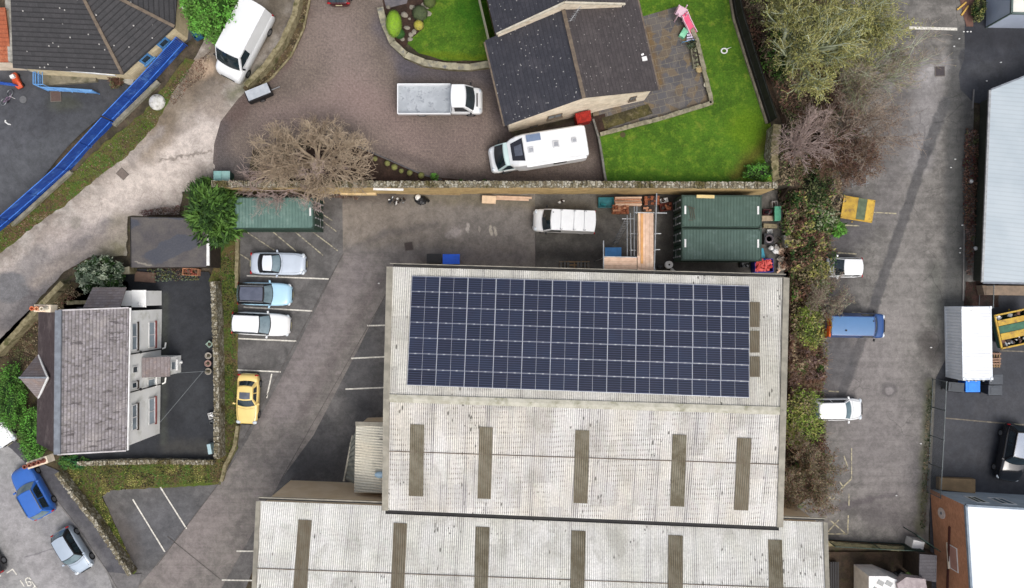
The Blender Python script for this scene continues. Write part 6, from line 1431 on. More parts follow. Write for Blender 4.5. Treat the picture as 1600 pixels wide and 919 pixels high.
def scatter(name, label, ppx, n, size, mats, h=(0, .3), seed=1, patch=1.2, wts=None, elong=1.2, twigs=0, twmat=None, side=None, hump=0.0, up=.5, twl=.6, kind='stuff'):
    side = side or 'S'; P = [g for g in ppx]; rs = np.random.RandomState(seed); xs = [p[0] for p in P]; ys = [p[1] for p in P]; pts = []; rg = random.Random(seed)
    ng = 40; gridn = rs.rand(ng, ng); gh = rs.rand(ng, ng)
    def vn(g, x, y):
        x = x/patch % (ng-1); y = y/patch % (ng-1); i, j = int(x), int(y); fx, fy = x-i, y-j; fx = fx*fx*(3-2*fx); fy = fy*fy*(3-2*fy)
        return (g[i, j]*(1-fx)+g[i+1, j]*fx)*(1-fy)+(g[i, j+1]*(1-fx)+g[i+1, j+1]*fx)*fy
    mi = []; T = []; m = len(mats); cnt = 0
    while len(pts) < n and cnt < n*12:
        cnt += 1; x, y = rg.uniform(min(xs), max(xs)), rg.uniform(min(ys), max(ys))
        if not in_poly(x, y, P): continue
        g = G(x, y, 0, side); hu = hump*vn(gh, g.x*1.3+50, g.y*1.3+70)**1.5; z = g.z+hu+rg.uniform(*h)*(.4+hu if hump else 1)
        pts.append((g.x, g.y, z)); v = vn(gridn, g.x+60, g.y+60)
        if wts is not None: v = np.searchsorted(np.cumsum(wts), min(.999, v*1.15)); mi.append(min(m-1, int(v) if rg.random() < .72 else rg.randrange(m)))
        else: mi.append(min(m-1, int(v*m) if rg.random() < .72 else rg.randrange(m)))
        if twigs and len(T) < twigs and rg.random() < twigs/n*1.3:
            a = rg.uniform(0, 6.28); l = rg.uniform(.4, 1)*twl; T.append((g.x, g.y, g.z+hu*.7, g.x+math.cos(a)*l, g.y+math.sin(a)*l, z+rg.uniform(.1, .5)*max(.3, hump), .014, .007))
    o = leaf_mesh(name, pts, size, mats, mi, None, seed, up, elong); tag(o, label, None, None, kind)
    if T: o2 = seg_mesh(name+'_twigs', T, twmat or twigmat('twig_'+name, '#7a6a58'), None, 3); tag(o2, label, None, None, kind)
    return o
L_ = leafmat
g_lime = L_('leaf_lime', '#94b32e'); g_mid = L_('leaf_mid', '#5a8a28'); g_deep = L_('leaf_deep', '#2f5218'); g_yel = L_('leaf_yellow', '#b5b24e'); g_ol = L_('leaf_olive', '#6e7540'); g_rust = L_('leaf_rust', '#8a604a'); g_brn = L_('leaf_brown', '#6e5644'); g_tan = L_('leaf_tan', '#a8946f'); g_red = L_('leaf_red', '#6d3530'); g_pale = L_('leaf_pale', '#a9b48a'); g_dk = L_('leaf_dark', '#33351f'); g_bri = L_('leaf_bright', '#6cc02a'); g_gry = L_('leaf_greygreen', '#6f8468'); g_wht = L_('leaf_variegated', '#b5c3a2'); g_pk = L_('leaf_pinkish', '#8c7068')

# ---------------------------------------------------------------- scrub belt between yard and car park (one mass)
belt = [(1222, 190), (1160, 30), (1150, -15), (1310, -15), (1345, 60), (1345, 230), (1310, 300), (1300, 330), (1290, 400), (1287, 470), (1283, 560), (1286, 640), (1296, 730), (1262, 792), (1226, 788), (1230, 600), (1230, 430), (1216, 420), (1212, 300)]
scatter('scrub', 'tangled brown and green scrub between warehouse and car park', belt, 15000, .17, [g_brn, g_rust, g_ol, g_tan, g_mid, g_dk], (0, .5), 3, 1.5, [.22, .26, .15, .23, .08, .06], 1.4, 4200, twigmat('bramble_cane', '#b09a86', '#8a7362'), 'S', 1.5, .4)
scatter('scrub', 'mixed green scrub by the containers', [(1222, 300), (1290, 300), (1296, 380), (1288, 470), (1232, 470), (1226, 410), (1214, 380)], 5200, .18, [g_ol, g_mid, g_tan, g_yel, g_rust, g_deep], (0, .6), 4, 1.0, [.22, .24, .12, .1, .2, .12], 1.4, 500, twigmat('bramble_cane_b', '#8d7f6b'), 'S', 1.6, .4)
scatter('scrub', 'reddish brown bramble bank beside the warehouse wall', [(1230, 520), (1284, 520), (1284, 610), (1230, 625)], 3200, .16, [g_tan, g_rust, g_pk, g_brn], (0, .4), 5, .8, None, 1.6, 900, twigmat('bramble_cane_c', '#a5876f', '#7d6150'), 'S', .9, .4)
scatter('leaf_litter', 'reddish leaves in the border along the grey shed', [(1508, 200), (1526, 205), (1522, 330), (1516, 430), (1508, 430), (1504, 330), (1503, 260)], 2600, .13, [g_red, g_rust, g_rust, g_pk, g_ol], (0, .35), 6, .7)
scatter('verge_growth', 'rough grass below the blue palisade fence', [(0, 364), (190, 209), (235, 170), (285, 112), (300, 108), (268, 148), (240, 200), (198, 244), (128, 298), (60, 350), (0, 394)], 5200, .10, [g_ol, g_brn, g_mid, g_rust, g_tan], (0, .12), 7, 1.1)
scatter('verge_growth', 'dead leaves and grass round the white van', [(262, 150), (300, 100), (330, 80), (322, 118), (300, 135), (272, 165)], 900, .10, [g_rust, g_brn, g_tan], (0, .1), 8, .9)
scatter('verge_growth', 'mossy brown growth on the grass bank', [(95, 740), (125, 725), (345, 725), (345, 752), (175, 766), (160, 776), (212, 890), (205, 893), (130, 790)], 6500, .10, [g_ol, g_brn, g_mid, g_dk, g_yel], (0, .14), 9, 1.1, [.22, .26, .16, .2, .1] + [])
scatter('verge_growth', 'strip of moss and grass left of the parking bays', [(342, 440), (345, 400), (370, 390), (370, 690), (345, 735), (343, 700)], 4600, .10, [g_ol, g_mid, g_brn, g_deep, g_dk], (0, .12), 10, 1.2)
scatter('verge_growth', 'dry growth on the bank beside the curved wall', [(470, -10), (486, -10), (474, 45), (455, 86), (425, 120), (396, 140), (388, 134), (418, 104), (444, 66), (460, 25)], 2600, .10, [g_ol, g_brn, g_tan, g_dk], (0, .14), 11, .9, side='N')
scatter('verge_growth', 'straggly growth between lane and stone house', [(60, 480), (100, 440), (130, 460), (105, 475), (60, 530), (56, 600), (28, 560), (5, 560)], 2200, .10, [g_ol, g_brn, g_tan, g_rust], (0, .2), 12, .9)
scatter('verge_growth', 'leaves along the foot of the retaining wall', [(380, 296), (560, 301), (560, 312), (505, 308), (380, 306)], 1500, .10, [g_rust, g_brn, g_tan], (0, .1), 13, .8)
scatter('verge_growth', 'weeds at the edge of the car park', [(1448, 610), (1456, 600), (1450, 760), (1444, 830), (1436, 820)], 900, .10, [g_ol, g_brn, g_deep, g_tan], (0, .15), 14, .8)
scatter('verge_growth', 'red twigs and weeds behind the flat garage', [(225, 330), (285, 322), (285, 338), (225, 338)], 700, .10, [g_red, g_brn, g_pk], (.1, .7), 15, .6)
scatter('verge_growth', 'plants in the little bed behind the garage', [(230, 420), (310, 420), (312, 438), (240, 440)], 500, .14, [g_gry, g_ol, g_brn], (0, .3), 16, .5)
scatter('lawn_growth', 'long green grass behind the low fence at the bottom', [(1418, 868), (1436, 868), (1436, 905), (1414, 900)], 600, .12, [g_deep, g_mid], (0, .15), 17, .8)
# ---------------------------------------------------------------- trees
m_lich = twigmat('lichened_bark', '#b3b9a0', '#8c9474'); m_ytw = twigmat('yellow_twigs', '#b5b078', '#8f8a52'); m_gtw = twigmat('grey_twigs', '#a59686', '#85766a'); m_ptw = twigmat('pink_grey_twigs', '#b3a19a', '#95837c'); m_tanw = twigmat('tan_twigs', '#b8a790', '#978672'); m_btw = twigmat('brown_twigs', '#8d765e', '#6f5a46')
buds = [L_('bud_a', '#a3a648'), L_('bud_b', '#bdb860'), L_('bud_c', '#868c38')]; gbud = [L_('bud_grey', '#8a7f68'), L_('bud_olive', '#7c7a4a')]; rbud = [L_('bud_brown', '#7a5a48'), L_('bud_red', '#6a4238')]
big = [(0, 0, 0), (7, .55, .75), (6, .5, .8), (4, .6, .8)]
bare_tree('tree', 'big lichened tree with yellow-green twigs nearest the lawn fence', 1268, 66, 8.0, 4.4, 21, m_lich, m_ytw, 13, big, buds, group=None, bound=(4.2, 4.0), rtw=1.9, side='S', nbud=2, budsize=.11, thick=2.0)
bare_tree('tree', 'yellow-twigged tree leaning over the car park at the top edge', 1345, 38, 8.0, 4.6, 22, m_lich, m_ytw, 12, big, buds, bound=(4.4, 4.0), rtw=1.9, side='S', nbud=2, budsize=.11, thick=1.8)
bare_tree('tree', 'greyish yellow tree standing lowest of the yellow ones, over the tarmac', 1362, 112, 7.0, 4.2, 23, m_lich, m_gtw, 9, big, [buds[0], gbud[0], gbud[1]], rtw=1.1, side='S', nbud=1, budsize=.08)
bare_tree('tree', 'thin bare tree at the very top beside the lawn fence', 1238, -12, 7.0, 2.6, 24, m_lich, m_ytw, 8, None, [buds[0], gbud[1]], rtw=1.0, side='S')
bare_tree('tree', 'bare pinkish grey tree level with the lawn wall', 1264, 215, 5.0, 2.5, 25, m_ptw, m_ptw, 15, [(0, 0, 0), (6, .55, .8), (5, .5, .8), (4, .55, .8)], None, rtw=1.2, side='S', flat=1.0)
bare_tree('tree', 'fine brown-twigged tree spreading over the car park edge', 1345, 190, 6.5, 4.2, 26, m_gtw, m_gtw, 10, big, rbud, rtw=1.0, side='S', nbud=1, budsize=.07)
bare_tree('tree', 'reddish bare tree below the pinkish one', 1315, 250, 5.0, 2.9, 27, m_btw, m_btw, 10, None, rbud, rtw=1.0, side='S', nbud=2)
bare_tree('tree', 'large bare pale-brown shrub tree overhanging the green container', 484, 244, 4.4, 4.7, 28, m_tanw, m_tanw, 24, [(0, 0, 0), (8, .5, .8), (6, .5, .9), (5, .6, .95)], None, low=.08, squash=(1.3, .85), rtw=1.3, side='N', flat=1.15, thick=1.0, bound=(5.3, 3.2))
bare_tree('tree', 'bare branches reaching from the wall over the faded container', 448, 296, 4.6, 2.3, 29, m_ptw, m_ptw, 8, None, None, low=.5, squash=(1.6, .8), rtw=1.1, side='S', flat=1.2)
bare_tree('bush', 'large bare bush at the bottom of the scrub with grey twigs', 1262, 742, 3.6, 2.6, 30, m_btw, twigmat('dark_twigs', '#94877a', '#6f6358'), 12, None, [g_ol, g_rust, g_tan], rtw=1.2, side='S', flat=1.0, nbud=2, cat='bush')
bare_tree('bush', 'grey twiggy bush above the blue van', 1290, 470, 2.4, 1.8, 31, m_gtw, m_gtw, 10, None, [g_pk, g_pale], rtw=1.1, side='S', flat=1.1, nbud=1, cat='bush', budsize=.08)
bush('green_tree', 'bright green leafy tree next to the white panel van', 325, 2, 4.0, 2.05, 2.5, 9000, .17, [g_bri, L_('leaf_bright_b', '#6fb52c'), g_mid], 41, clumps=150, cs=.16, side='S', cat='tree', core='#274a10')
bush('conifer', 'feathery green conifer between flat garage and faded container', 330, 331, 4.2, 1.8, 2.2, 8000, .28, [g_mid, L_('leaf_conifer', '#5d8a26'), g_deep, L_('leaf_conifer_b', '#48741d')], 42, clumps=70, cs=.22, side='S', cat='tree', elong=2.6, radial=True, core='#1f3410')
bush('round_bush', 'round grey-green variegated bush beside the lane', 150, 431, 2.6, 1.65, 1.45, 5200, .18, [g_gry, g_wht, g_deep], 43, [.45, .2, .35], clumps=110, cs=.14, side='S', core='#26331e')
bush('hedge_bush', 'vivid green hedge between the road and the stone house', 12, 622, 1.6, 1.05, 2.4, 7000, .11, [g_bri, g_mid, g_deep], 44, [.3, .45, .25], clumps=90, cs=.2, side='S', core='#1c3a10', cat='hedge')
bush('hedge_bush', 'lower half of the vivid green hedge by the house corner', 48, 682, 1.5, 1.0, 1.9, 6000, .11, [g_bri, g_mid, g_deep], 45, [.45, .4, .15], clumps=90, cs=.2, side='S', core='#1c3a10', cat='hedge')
bush('low_shrub', 'green ground shrub under the chimney end of the house', 112, 724, .7, 1.1, .5, 1100, .13, [L_('leaf_teal', '#2f7a3c'), g_mid], 46, clumps=30, side='S')
bush('green_bush', 'yellow-green bush the white hatchback is backed into', 1256, 655, 1.9, 1.45, 1.9, 5200, .14, [g_lime, g_yel, g_tan, g_ol], 47, [.38, .26, .14, .22], clumps=55, cs=.36, side='S', core='#33421a')
bush('green_bush', 'lime green bush behind the chevrons of the blue van', 1270, 508, 1.6, 1.1, 1.5, 3200, .14, [g_lime, g_yel, g_ol], 48, clumps=40, cs=.36, side='S', core='#33421a')
bush('fern', 'small bright green fern below the yellow skip', 1308, 356, .7, .65, .6, 900, .18, [g_bri, g_mid], 49, clumps=30, side='S', elong=2.2, radial=True)
bush('green_bush', 'leafy green bush beside the yellow skip', 1285, 335, 1.8, 1.2, 1.3, 2600, .17, [g_mid, g_ol, g_pale, g_deep], 50, clumps=60, side='S')
bush('green_bush', 'olive ivy mound under the pinkish bare tree', 1270, 290, 2.2, 1.3, 1.8, 3200, .17, [g_deep, g_ol, g_dk], 51, clumps=60, side='S')
bush('green_bush', 'yellowing bush at the warehouse corner by the city car', 1275, 430, 1.7, 1.1, 1.3, 2200, .16, [g_yel, g_ol, g_tan], 52, clumps=50, side='S')
bush('green_bush', 'green shrub in the corner of the lawn', 1186, 268, .9, .95, .6, 1300, .13, [g_bri, g_mid, g_deep], 53, clumps=40, side='N')
bush('green_bush', 'dark green creeper under the top of the lawn fence', 1222, 80, 1.6, 1.2, 1.8, 2400, .17, [g_deep, g_ol, g_mid], 54, clumps=60, side='S')
bush('green_bush', 'small yellow-green shrub beside the red gravel path', 1531, 14, 1.0, .45, .9, 700, .13, [g_yel, g_ol, g_deep], 55, clumps=30, side='S')
bush('green_bush', 'tiny bright shrub at the top end of the block drive bed', 679, 277, .5, .33, .28, 400, .09, [g_bri, g_mid], 56, clumps=20, side='N')
bush('green_bush', 'thin green growth at the bend of the mesh fence', 1283, 575, .8, .25, .7, 500, .12, [g_deep, g_mid], 57, clumps=20, side='S')
# clipped shrubs in the rockery and along the bed
def topiary(name, label, px, py, r, h, c1, c2, seed, ry=None, group=None):
    p = G(px, py, h*.6, 'N'); gz = p.z-h*.6; t = thing(name, label, 'shrub', (p.x, p.y, gz), 0, group); rs = np.random.RandomState(seed); ry = ry or r
    mb = MB(); mb.sphere((p.x, p.y, gz+h*.5), 1, r*.93, ry*.93, h*.5, 18, 12, 0, .03, random.Random(seed)); mb.build('inner_foliage', basic('clip_'+c1[1:], c2, None, 4, .9, obj=False), t, smooth=True)
    n = int(2200*r*ry)+200; v = rs.normal(size=(n, 3)); v /= np.linalg.norm(v, axis=1, keepdims=True); v[:, 2] = np.abs(v[:, 2])
    leaf_mesh('foliage', v*np.array([r, ry, h*.52])*rs.uniform(.93, 1.03, (n, 1))+np.array([p.x, p.y, gz+h*.48]), .07, [L_('clipa'+c1[1:], c1), L_('clipb'+c2[1:], c2)], rs.randint(0, 2, n), t, seed, .1)
topiary('clipped_shrub', 'tall lime green clipped shrub in the rockery', 615, 36, .62, 1.6, '#94bd2c', '#7fa624', 61, 1.05)
topiary('clipped_shrub', 'dark green clipped ball below the lime one', 624, 52, .42, .8, '#3f7028', '#2c5420', 62, .42)
topiary('clipped_shrub', 'yellow clipped ball at the lawn edge', 654, 39, .4, .7, '#c2b64a', '#a8a03a', 63)
topiary('clipped_shrub', 'large grey-green rounded shrub in the rockery', 656, 20, .62, .8, '#5d6a44', '#4a5538', 64, .62)
topiary('clipped_shrub', 'small olive shrub at the top of the front lawn', 671, 2, .5, .6, '#5f6a34', '#4d5a2c', 65)
for i, (x, y) in enumerate(((586, 248), (605, 255), (616, 261), (627, 267), (640, 270), (658, 274))):
    topiary('small_clipped_ball', '%s small pale green ball plant along the drive bed, counting from the bare tree' % ('first', 'second', 'third', 'fourth', 'fifth', 'sixth')[i], x, y, .19+.03*(i % 3), .35, '#9a9a52', '#7c7f42', 70+i, group='row of small clipped balls along the drive')
for i, (x, y) in enumerate(((720, 283), (757, 283))): topiary('small_clipped_ball', ('low green tuft against the wall left of centre', 'low green tuft against the wall nearer the camper van')[i], x, y, .18, .25, '#4f6a24', '#3d5420', 80+i)
def rocks(name, label, pts, c, seed, side='N', r=(.12, .25)):
    rg = random.Random(seed)
    for i, (x, y) in enumerate(pts):
        p = G(x, y, 0, side); mb = MB(); q = rg.uniform(*r); mb.sphere((p.x, p.y, p.z+q*.3), q, rg.uniform(.8, 1.2), rg.uniform(.7, 1.1), .6, 8, 6, 0, .18, rg)
        tag(mb.build(name, basic('rock_'+c[1:]+str(seed), c, None, 4, .9, obj=False)), label[i] if isinstance(label, list) else label, 'rock', 'loose rocks'+str(seed))
rocks('rock', 'weathered garden rock among the clipped shrubs of the rockery', [(644, 12), (640, 30), (636, 44), (642, 55), (629, 62), (647, 50), (632, 24), (607, 12), (669, 22), (668, 12), (663, 8), (641, 62)], '#8a8478', 5)
# ================================================================ yard things
def lbox(name, label, cat, px, py, size, ang, mat, z=0.0, side=None, lid=None, group=None, bev=.02, top=None):
    """crate-like thing: body plus a lid or contents, at marked top centre"""
    p = G(px, py, size[2]+z, side or ('N' if py < 290 and px > 300 else 'S')); gz = p.z-size[2]
    t = thing(name, label, cat, (p.x, p.y, gz), R(ang), group); sx, sy, sz = size; w = .04; mb = MB()
    if top is None: mb.box((0, 0, sz/2), size)
    else:
        mb.box((0, 0, .04), (sx, sy, .08))
        for a in (-1, 1): mb.box((a*(sx/2-w/2), 0, sz/2+.03), (w, sy, sz-.08)); mb.box((0, a*(sy/2-w/2), sz/2+.03), (sx-2*w, w, sz-.08))
    mb.build('body', mat, t, world=False, bevel=bev)
    if lid: mb = MB(); mb.box((0, 0, sz+.03), (sx+.06, sy+.06, .05)); mb.build('lid', lid, t, world=False, bevel=.015)
    if top:
        mat2, n, s = top; rg = random.Random(int(px)); mb = MB()
        for i in range(n): mb.box((rg.uniform(-.38, .38)*sx, rg.uniform(-.38, .38)*sy, sz*rg.uniform(.6, .95)), (s*rg.uniform(.5, 1.4), s*rg.uniform(.4, 1), s*.5), rg.uniform(0, 3), rg.randrange(len(mat2)), (rg.uniform(-.4, .4), rg.uniform(-.4, .4)))
        mb.build('contents', mat2, t, world=False)
    return t
def wheelie(label, px, py, ang, c, H=1.07, sx=.58, sy=.72, side=None, lidc=None, group='wheelie bins', name='wheelie_bin'):
    m = basic('bin_'+c[1:], c, None, 2, .5); ml = m if not lidc else basic('binlid_'+lidc[1:], lidc, None, 2, .45)
    side = side or ('N' if py < 290 and px > 300 else 'S'); p = G(px, py, H, side); t = thing(name, label, 'bin', (p.x, p.y, p.z-H), R(ang), group)
    mb = MB(); q = [(-sx/2*k, -sy/2*k) for k in (.78, 1)]; rings = []
    for k, z in ((.75, .06), (.97, H-.1), (1.0, H-.04)): rings.append([(-sx/2*k, -sy/2*k, z), (sx/2*k, -sy/2*k, z), (sx/2*k, sy/2*k, z), (-sx/2*k, sy/2*k, z)])
    mb.loft(rings); mb.build('body', m, t, world=False, bevel=.02)
    mb = MB(); mb.box((0, 0, H), (sx+.03, sy+.03, .05)); mb.box((0, 0, H+.035), (sx*.7, sy*.7, .03)); mb.build('lid', ml, t, world=False, bevel=.02)
    mb = MB(); mb.tube((-sx/2, -sy/2-.05, H-.08), (sx/2, -sy/2-.05, H-.08), .02, 6); mb.build('handle', m_trimb, t, world=False)
    for s in (-1, 1): mb = MB(); mb.tube((s*sx/2*.7, -sy/2*.8, .1), (s*(sx/2*.7+.06), -sy/2*.8, .1), .1, 12); mb.build('wheel', m_trimb, t, world=False)
    return t
wheelie('left one of two pale green wheelie bins at the end of the wall', 340, 275, 0, '#24453f', lidc='#7fa8a4')
wheelie('right one of two pale green wheelie bins at the end of the wall', 353, 275, 0, '#24453f', lidc='#86aaa6')
wheelie('bright blue bin against the north eave of the solar warehouse', 705, 405, 0, '#1a56d6', 1.2, 1.3, .75, lidc='#2465e6')
wheelie('black bin left of the bright blue bin', 678, 404, 0, '#1d1e20', 1.1, 1.1, .7, lidc='#2a2a2c')
wheelie('mid-blue bin under the scaffold boards', 958, 394, 0, '#2f6fa8', 1.1, 1.25, .7, lidc='#4a8cc8')
wheelie('bright blue bin in front of the white metal store', 1520, 604, 0, '#1460d0', 1.2, 1.1, .85, lidc='#2e86ee')
wheelie('dark grey bin left of the bright blue bin by the store', 1494, 605, -5, '#2f3338', 1.1, 1.2, .7, lidc='#3d4248')
wheelie('upper dark grey bin right of the bright blue bin', 1556, 593, 0, '#30343a', 1.2, 1.05, .75, lidc='#464b52')
wheelie('lower dark grey bin right of the bright blue bin', 1555, 610, 0, '#30343a', 1.2, 1.05, .75, lidc='#464b52')
# teal tub, bricks, timber by the wall
m_teal = basic('teal_plastic', '#2f7f86', '#276d74', 3, .4); m_bwood = basic('fresh_ply', '#d2b49c', '#c2a28a', 2.5, .7, c3='#dcc4ab', sc3=1.2); m_brk = basic('brick_pile', '#7a4430', '#9a6244', 8, .9); m_brk2 = basic('brick_pale', '#b98a6c', '#a87658', 8, .9); m_rub = [m_brk, m_brk2, basic('rubble_dark', '#3a2f2a', None, 5), m_upvc]
lbox('plastic_tub', 'teal tub between wall and stacked bricks', 'tub', 947, 316, (1.2, .8, .45), 0, m_teal, top=([m_teal], 2, .3))
def stack(name, label, px, py, size, ang, mats, nx, ny, nz, cat='stack', gap=.02, side='S'):
    p = G(px, py, size[2], side); t = thing(name, label, cat, (p.x, p.y, p.z-size[2]), R(ang)); rg = random.Random(int(px+py)); sx, sy, sz = size; mb = MB()
    for k in range(nz):
        for i in range(nx):
            for j in range(ny):
                if k == nz-1 and rg.random() < .18: continue
                mb.box((sx*((i+.5)/nx-.5)+rg.uniform(-.02, .02), sy*((j+.5)/ny-.5)+rg.uniform(-.02, .02), .14+(sz-.14)*(k+.5)/nz), (sx/nx-gap, sy/ny-gap, (sz-.14)/nz-.01), rg.uniform(-.04, .04), rg.randrange(len(mats)))
    mb.build('load', mats, t, world=False); mb = MB()
    for i in range(5): mb.box((sx*(i/4-.5)*.92, 0, .12), (.1, sy, .025))
    for j in (-1, 0, 1): mb.box((0, sy*.42*j, .06), (sx, .1, .09))
    mb.build('pallet', basic('pallet_wood', '#8d7455', None, 4, .8), t, world=False); return t
stack('brick_stack', 'stack of orange-brown bricks below the pale timber', 970, 327, (1.3, .7, .6), 0, [m_brk, m_brk2], 6, 4, 3)
stack('timber_stack', 'pale sawn timber stacked against the retaining wall', 982, 314, (2.1, .7, .7), 1, [m_bwood, m_brk2], 1, 5, 3, 'timber')
stack('brick_stack', 'dark brick stack right of the pale timber', 1019, 313, (1.2, .7, .6), 2, [basic('dark_brick', '#3d2a26', None, 5), m_brk], 5, 4, 3)
stack('brick_stack', 'small pink brick stack under the scaffold end', 1014, 325, (.9, .5, .5), 0, [m_brk2, m_rub[2]], 4, 3, 2)
lbox('rubble_barrow', 'rusty red barrow of rubble beside the scaffold pole', 'barrow', 1041, 323, (.95, .6, .5), 8, basic('rust_red', '#6f2f22', '#5a2a20', 4, .7), top=([m_brk, m_rub[2]], 9, .2))
lbox('plastic_crate', 'white crate above the rusty barrow', 'crate', 1038, 313, (.6, .35, .35), 12, m_upvc, top=([m_rub[2]], 3, .2))
stack('pallet_stack', 'grey pallets lying beside the warehouse eave', 898, 414, (2.4, .6, .35), 0, [basic('grey_pallet', '#66645f', '#55534f', 3, .8)], 9, 1, 1, 'pallets', .1)
mb = MB(); a, b = W(563, 297, 2.0), W(588, 297, 2.0)
def planks(name, label, px0, py0, px1, py1, w, n, z, mats, th=.05, side='S', cat='timber'):
    t_ = MB(); rg = random.Random(int(px0)); a = W(px0, py0, z); b = W(px1, py1, z); d = (b-a).normalized(); s = Vector((-d.y, d.x, 0))
    for i in range(n): o = s*((i-(n-1)/2)*w/n); t_.bar(a+o+d*rg.uniform(-.1, .1), b+o+d*rg.uniform(-.2, .1), w/n-.01, th, rg.randrange(len(mats)))
    o = t_.build(name, mats); tag(o, label, cat); return o
planks('plywood_sheet', 'pale plywood sheets lying by the left half of the wall', 531, 300.5, 588, 301, .45, 2, .25, [basic('pale_ply', '#d6bf94', '#c5ab7d', 2, .7)], .5)
planks('plywood_sheet', 'white board lying on the wall above the plywood', 585, 295.5, 630, 296.5, .18, 1, 3.0, [m_upvc], .04)
planks('timber_length', 'long timber at the foot of the wall in the middle', 620, 302, 720, 304, .14, 2, .15, [basic('old_timber', '#a08a68', '#857354', 3, .8)], .1)
planks('timber_length', 'broad tan board at the foot of the wall', 775, 309, 830, 311, .34, 2, .2, [m_bwood], .12)
lbox('cardboard_box', 'pale box projecting from the wall foot', 'box', 764, 312, (1.05, .55, .5), -2, basic('pale_card', '#d3b797', '#c7a988', 3, .8), lid=basic('card_lid', '#dcc2a4', None, 3, .8))
# litter heaps
def heap(name, label, px, py, n, r, mats, s, side='S', cat='rubbish', h=.3, seed=0, z=0):
    rg = random.Random(seed+int(px)); p = G(px, py, 0, side); t = MB()
    for i in range(n):
        a = rg.uniform(0, 6.3); q = rg.uniform(0, 1)**.6; c = (p.x+math.cos(a)*q*r[0], p.y+math.sin(a)*q*r[1], p.z+z+rg.uniform(.04, h)); m = rg.randrange(len(mats))
        if rg.random() < .5: t.box(c, (s*rg.uniform(.5, 1.3), s*rg.uniform(.3, 1), s*rg.uniform(.2, .7)), rg.uniform(0, 3), m, (rg.uniform(-.6, .6), rg.uniform(-.6, .6)))
        else: t.sphere(c, s*rg.uniform(.3, .6), 1, rg.uniform(.6, 1.2), rg.uniform(.5, 1), 8, 6, m, .15, rg)
    o = t.build(name, mats); tag(o, label, cat, kind='stuff'); return o
m_bag = basic('black_bag', '#17181b', '#232427', 5, .35)
heap('rubbish', 'scattered white scraps and cans by the retaining wall', 620, 314, 22, (.7, .25), [m_upvc, m_greymetal, m_bag, m_rub[2]], .22, h=.2)
heap('rubbish', 'black rubbish bags by the retaining wall', 658, 312, 9, (.45, .25), [m_bag, m_bag, m_bag, m_upvc], .5, h=.35)
heap('rubbish', 'white twisted scrap above the white van', 877, 316, 5, (.35, .12), [m_upvc, m_rub[2]], .22, h=.1)
# clutter right of the containers: separate things
lbox('plastic_crate', 'pale grey crate at the top of the clutter behind the containers', 'crate', 1211, 319, (.45, .5, .4), 5, basic('pale_crate', '#bdb8b4', None, 3), top=([m_rub[2]], 2, .2))
lbox('plastic_crate', 'dark red crate behind the upper container', 'crate', 1201, 331, (.8, .4, .4), 0, basic('dark_red_plastic', '#4a1820', None, 3, .5), top=([basic('maroon', '#5a2430', None, 4), m_bag], 6, .18))
lbox('water_tank', 'green tank standing behind the upper container', 'tank', 1215, 334, (.45, 1.1, .7), 0, basic('tank_green', '#3d7d62', '#2e644e', 3, .5), lid=basic('tank_lid', '#57a082', None, 3))
lbox('cardboard_box', 'flat tan boxes behind the join of the containers', 'box', 1200, 341, (.95, .4, .4), 0, basic('tan_card', '#a59680', '#8f8069', 4, .8))
lbox('cardboard_box', 'lower tan box bundle behind the join of the containers', 'box', 1204, 353, (1.1, .35, .35), -3, basic('tan_card2', '#8f8468', '#766c54', 4, .8))
lbox('plastic_crate', 'small white crate behind the lower container', 'crate', 1203, 362, (.4, .35, .35), 0, m_upvc, top=([m_greymetal], 2, .15))
t = thing('washing_drum', 'black and silver drum behind the lower container', 'drum', G(1198, 374, 0, 'S')); mb = MB(); mb.lathe((0, 0, 0), [(.33, 0), (.33, .55), (.25, .6), (.2, .5), (0, .5)], 16); mb.build('drum', basic('drum_silver', '#8e8589', None, 3, .4, .5), t, world=False); mb = MB(); mb.box((0, 0, .25), (.75, .85, .5)); mb.build('casing', m_bag, t, world=False)
heap('rubbish', 'white sacks and sheeting behind the lower container', 1210, 388, 12, (.45, .4), [m_upvc, basic('dirty_sack', '#a8a29a', None, 4), m_rub[2]], .42, h=.4)
heap('rubbish', 'pale planks and sacks at the warehouse corner', 1219, 408, 14, (.2, .9), [basic('dirty_board', '#b3ab9c', None, 4), m_upvc, m_bwood], .45, h=.4)
lbox('metal_cage', 'pale metal panel leaning in the scrub beside the sacks', 'panel', 1229, 377, (.35, 1.0, .6), 8, basic('pale_panel', '#a9aaa4', None, 3, .6))
lbox('skip', 'purple-blue skip full of red rubble at the warehouse corner', 'skip', 1194, 415, (1.45, 1.05, .9), 1, basic('purple_blue', '#3a3fa8', '#2e3290', 3, .5), top=([basic('red_rubble', '#c0443e', '#a83a38', 5), basic('red_rubble2', '#d2605a', None, 5)], 40, .3))
lbox('plastic_crate', 'black crate left of the purple-blue skip', 'crate', 1164, 414, (.7, .4, .4), 0, m_bag, top=([basic('greyitem', '#4b4d50', None, 4)], 4, .2))
lbox('plastic_crate', 'turquoise sheet behind the lower container corner', 'crate', 1191, 396, (.35, .8, .4), 12, basic('turq', '#2f8aa0', None, 3, .4))
t = thing('cable_reel', 'white cable reel on the ground right of the scaffold', 'reel', G(1044, 414, 0, 'S')); mb = MB()
mb.tube((0, 0, .02), (0, 0, .07), .3, 18); mb.tube((0, 0, .07), (0, 0, .35), .14, 12); mb.tube((0, 0, .35), (0, 0, .4), .3, 18); mb.build('reel', m_upvc, t, world=False); mb = MB(); mb.tube((0, 0, .401), (0, 0, .41), .08, 10); mb.build('hub', m_trimb, t, world=False)
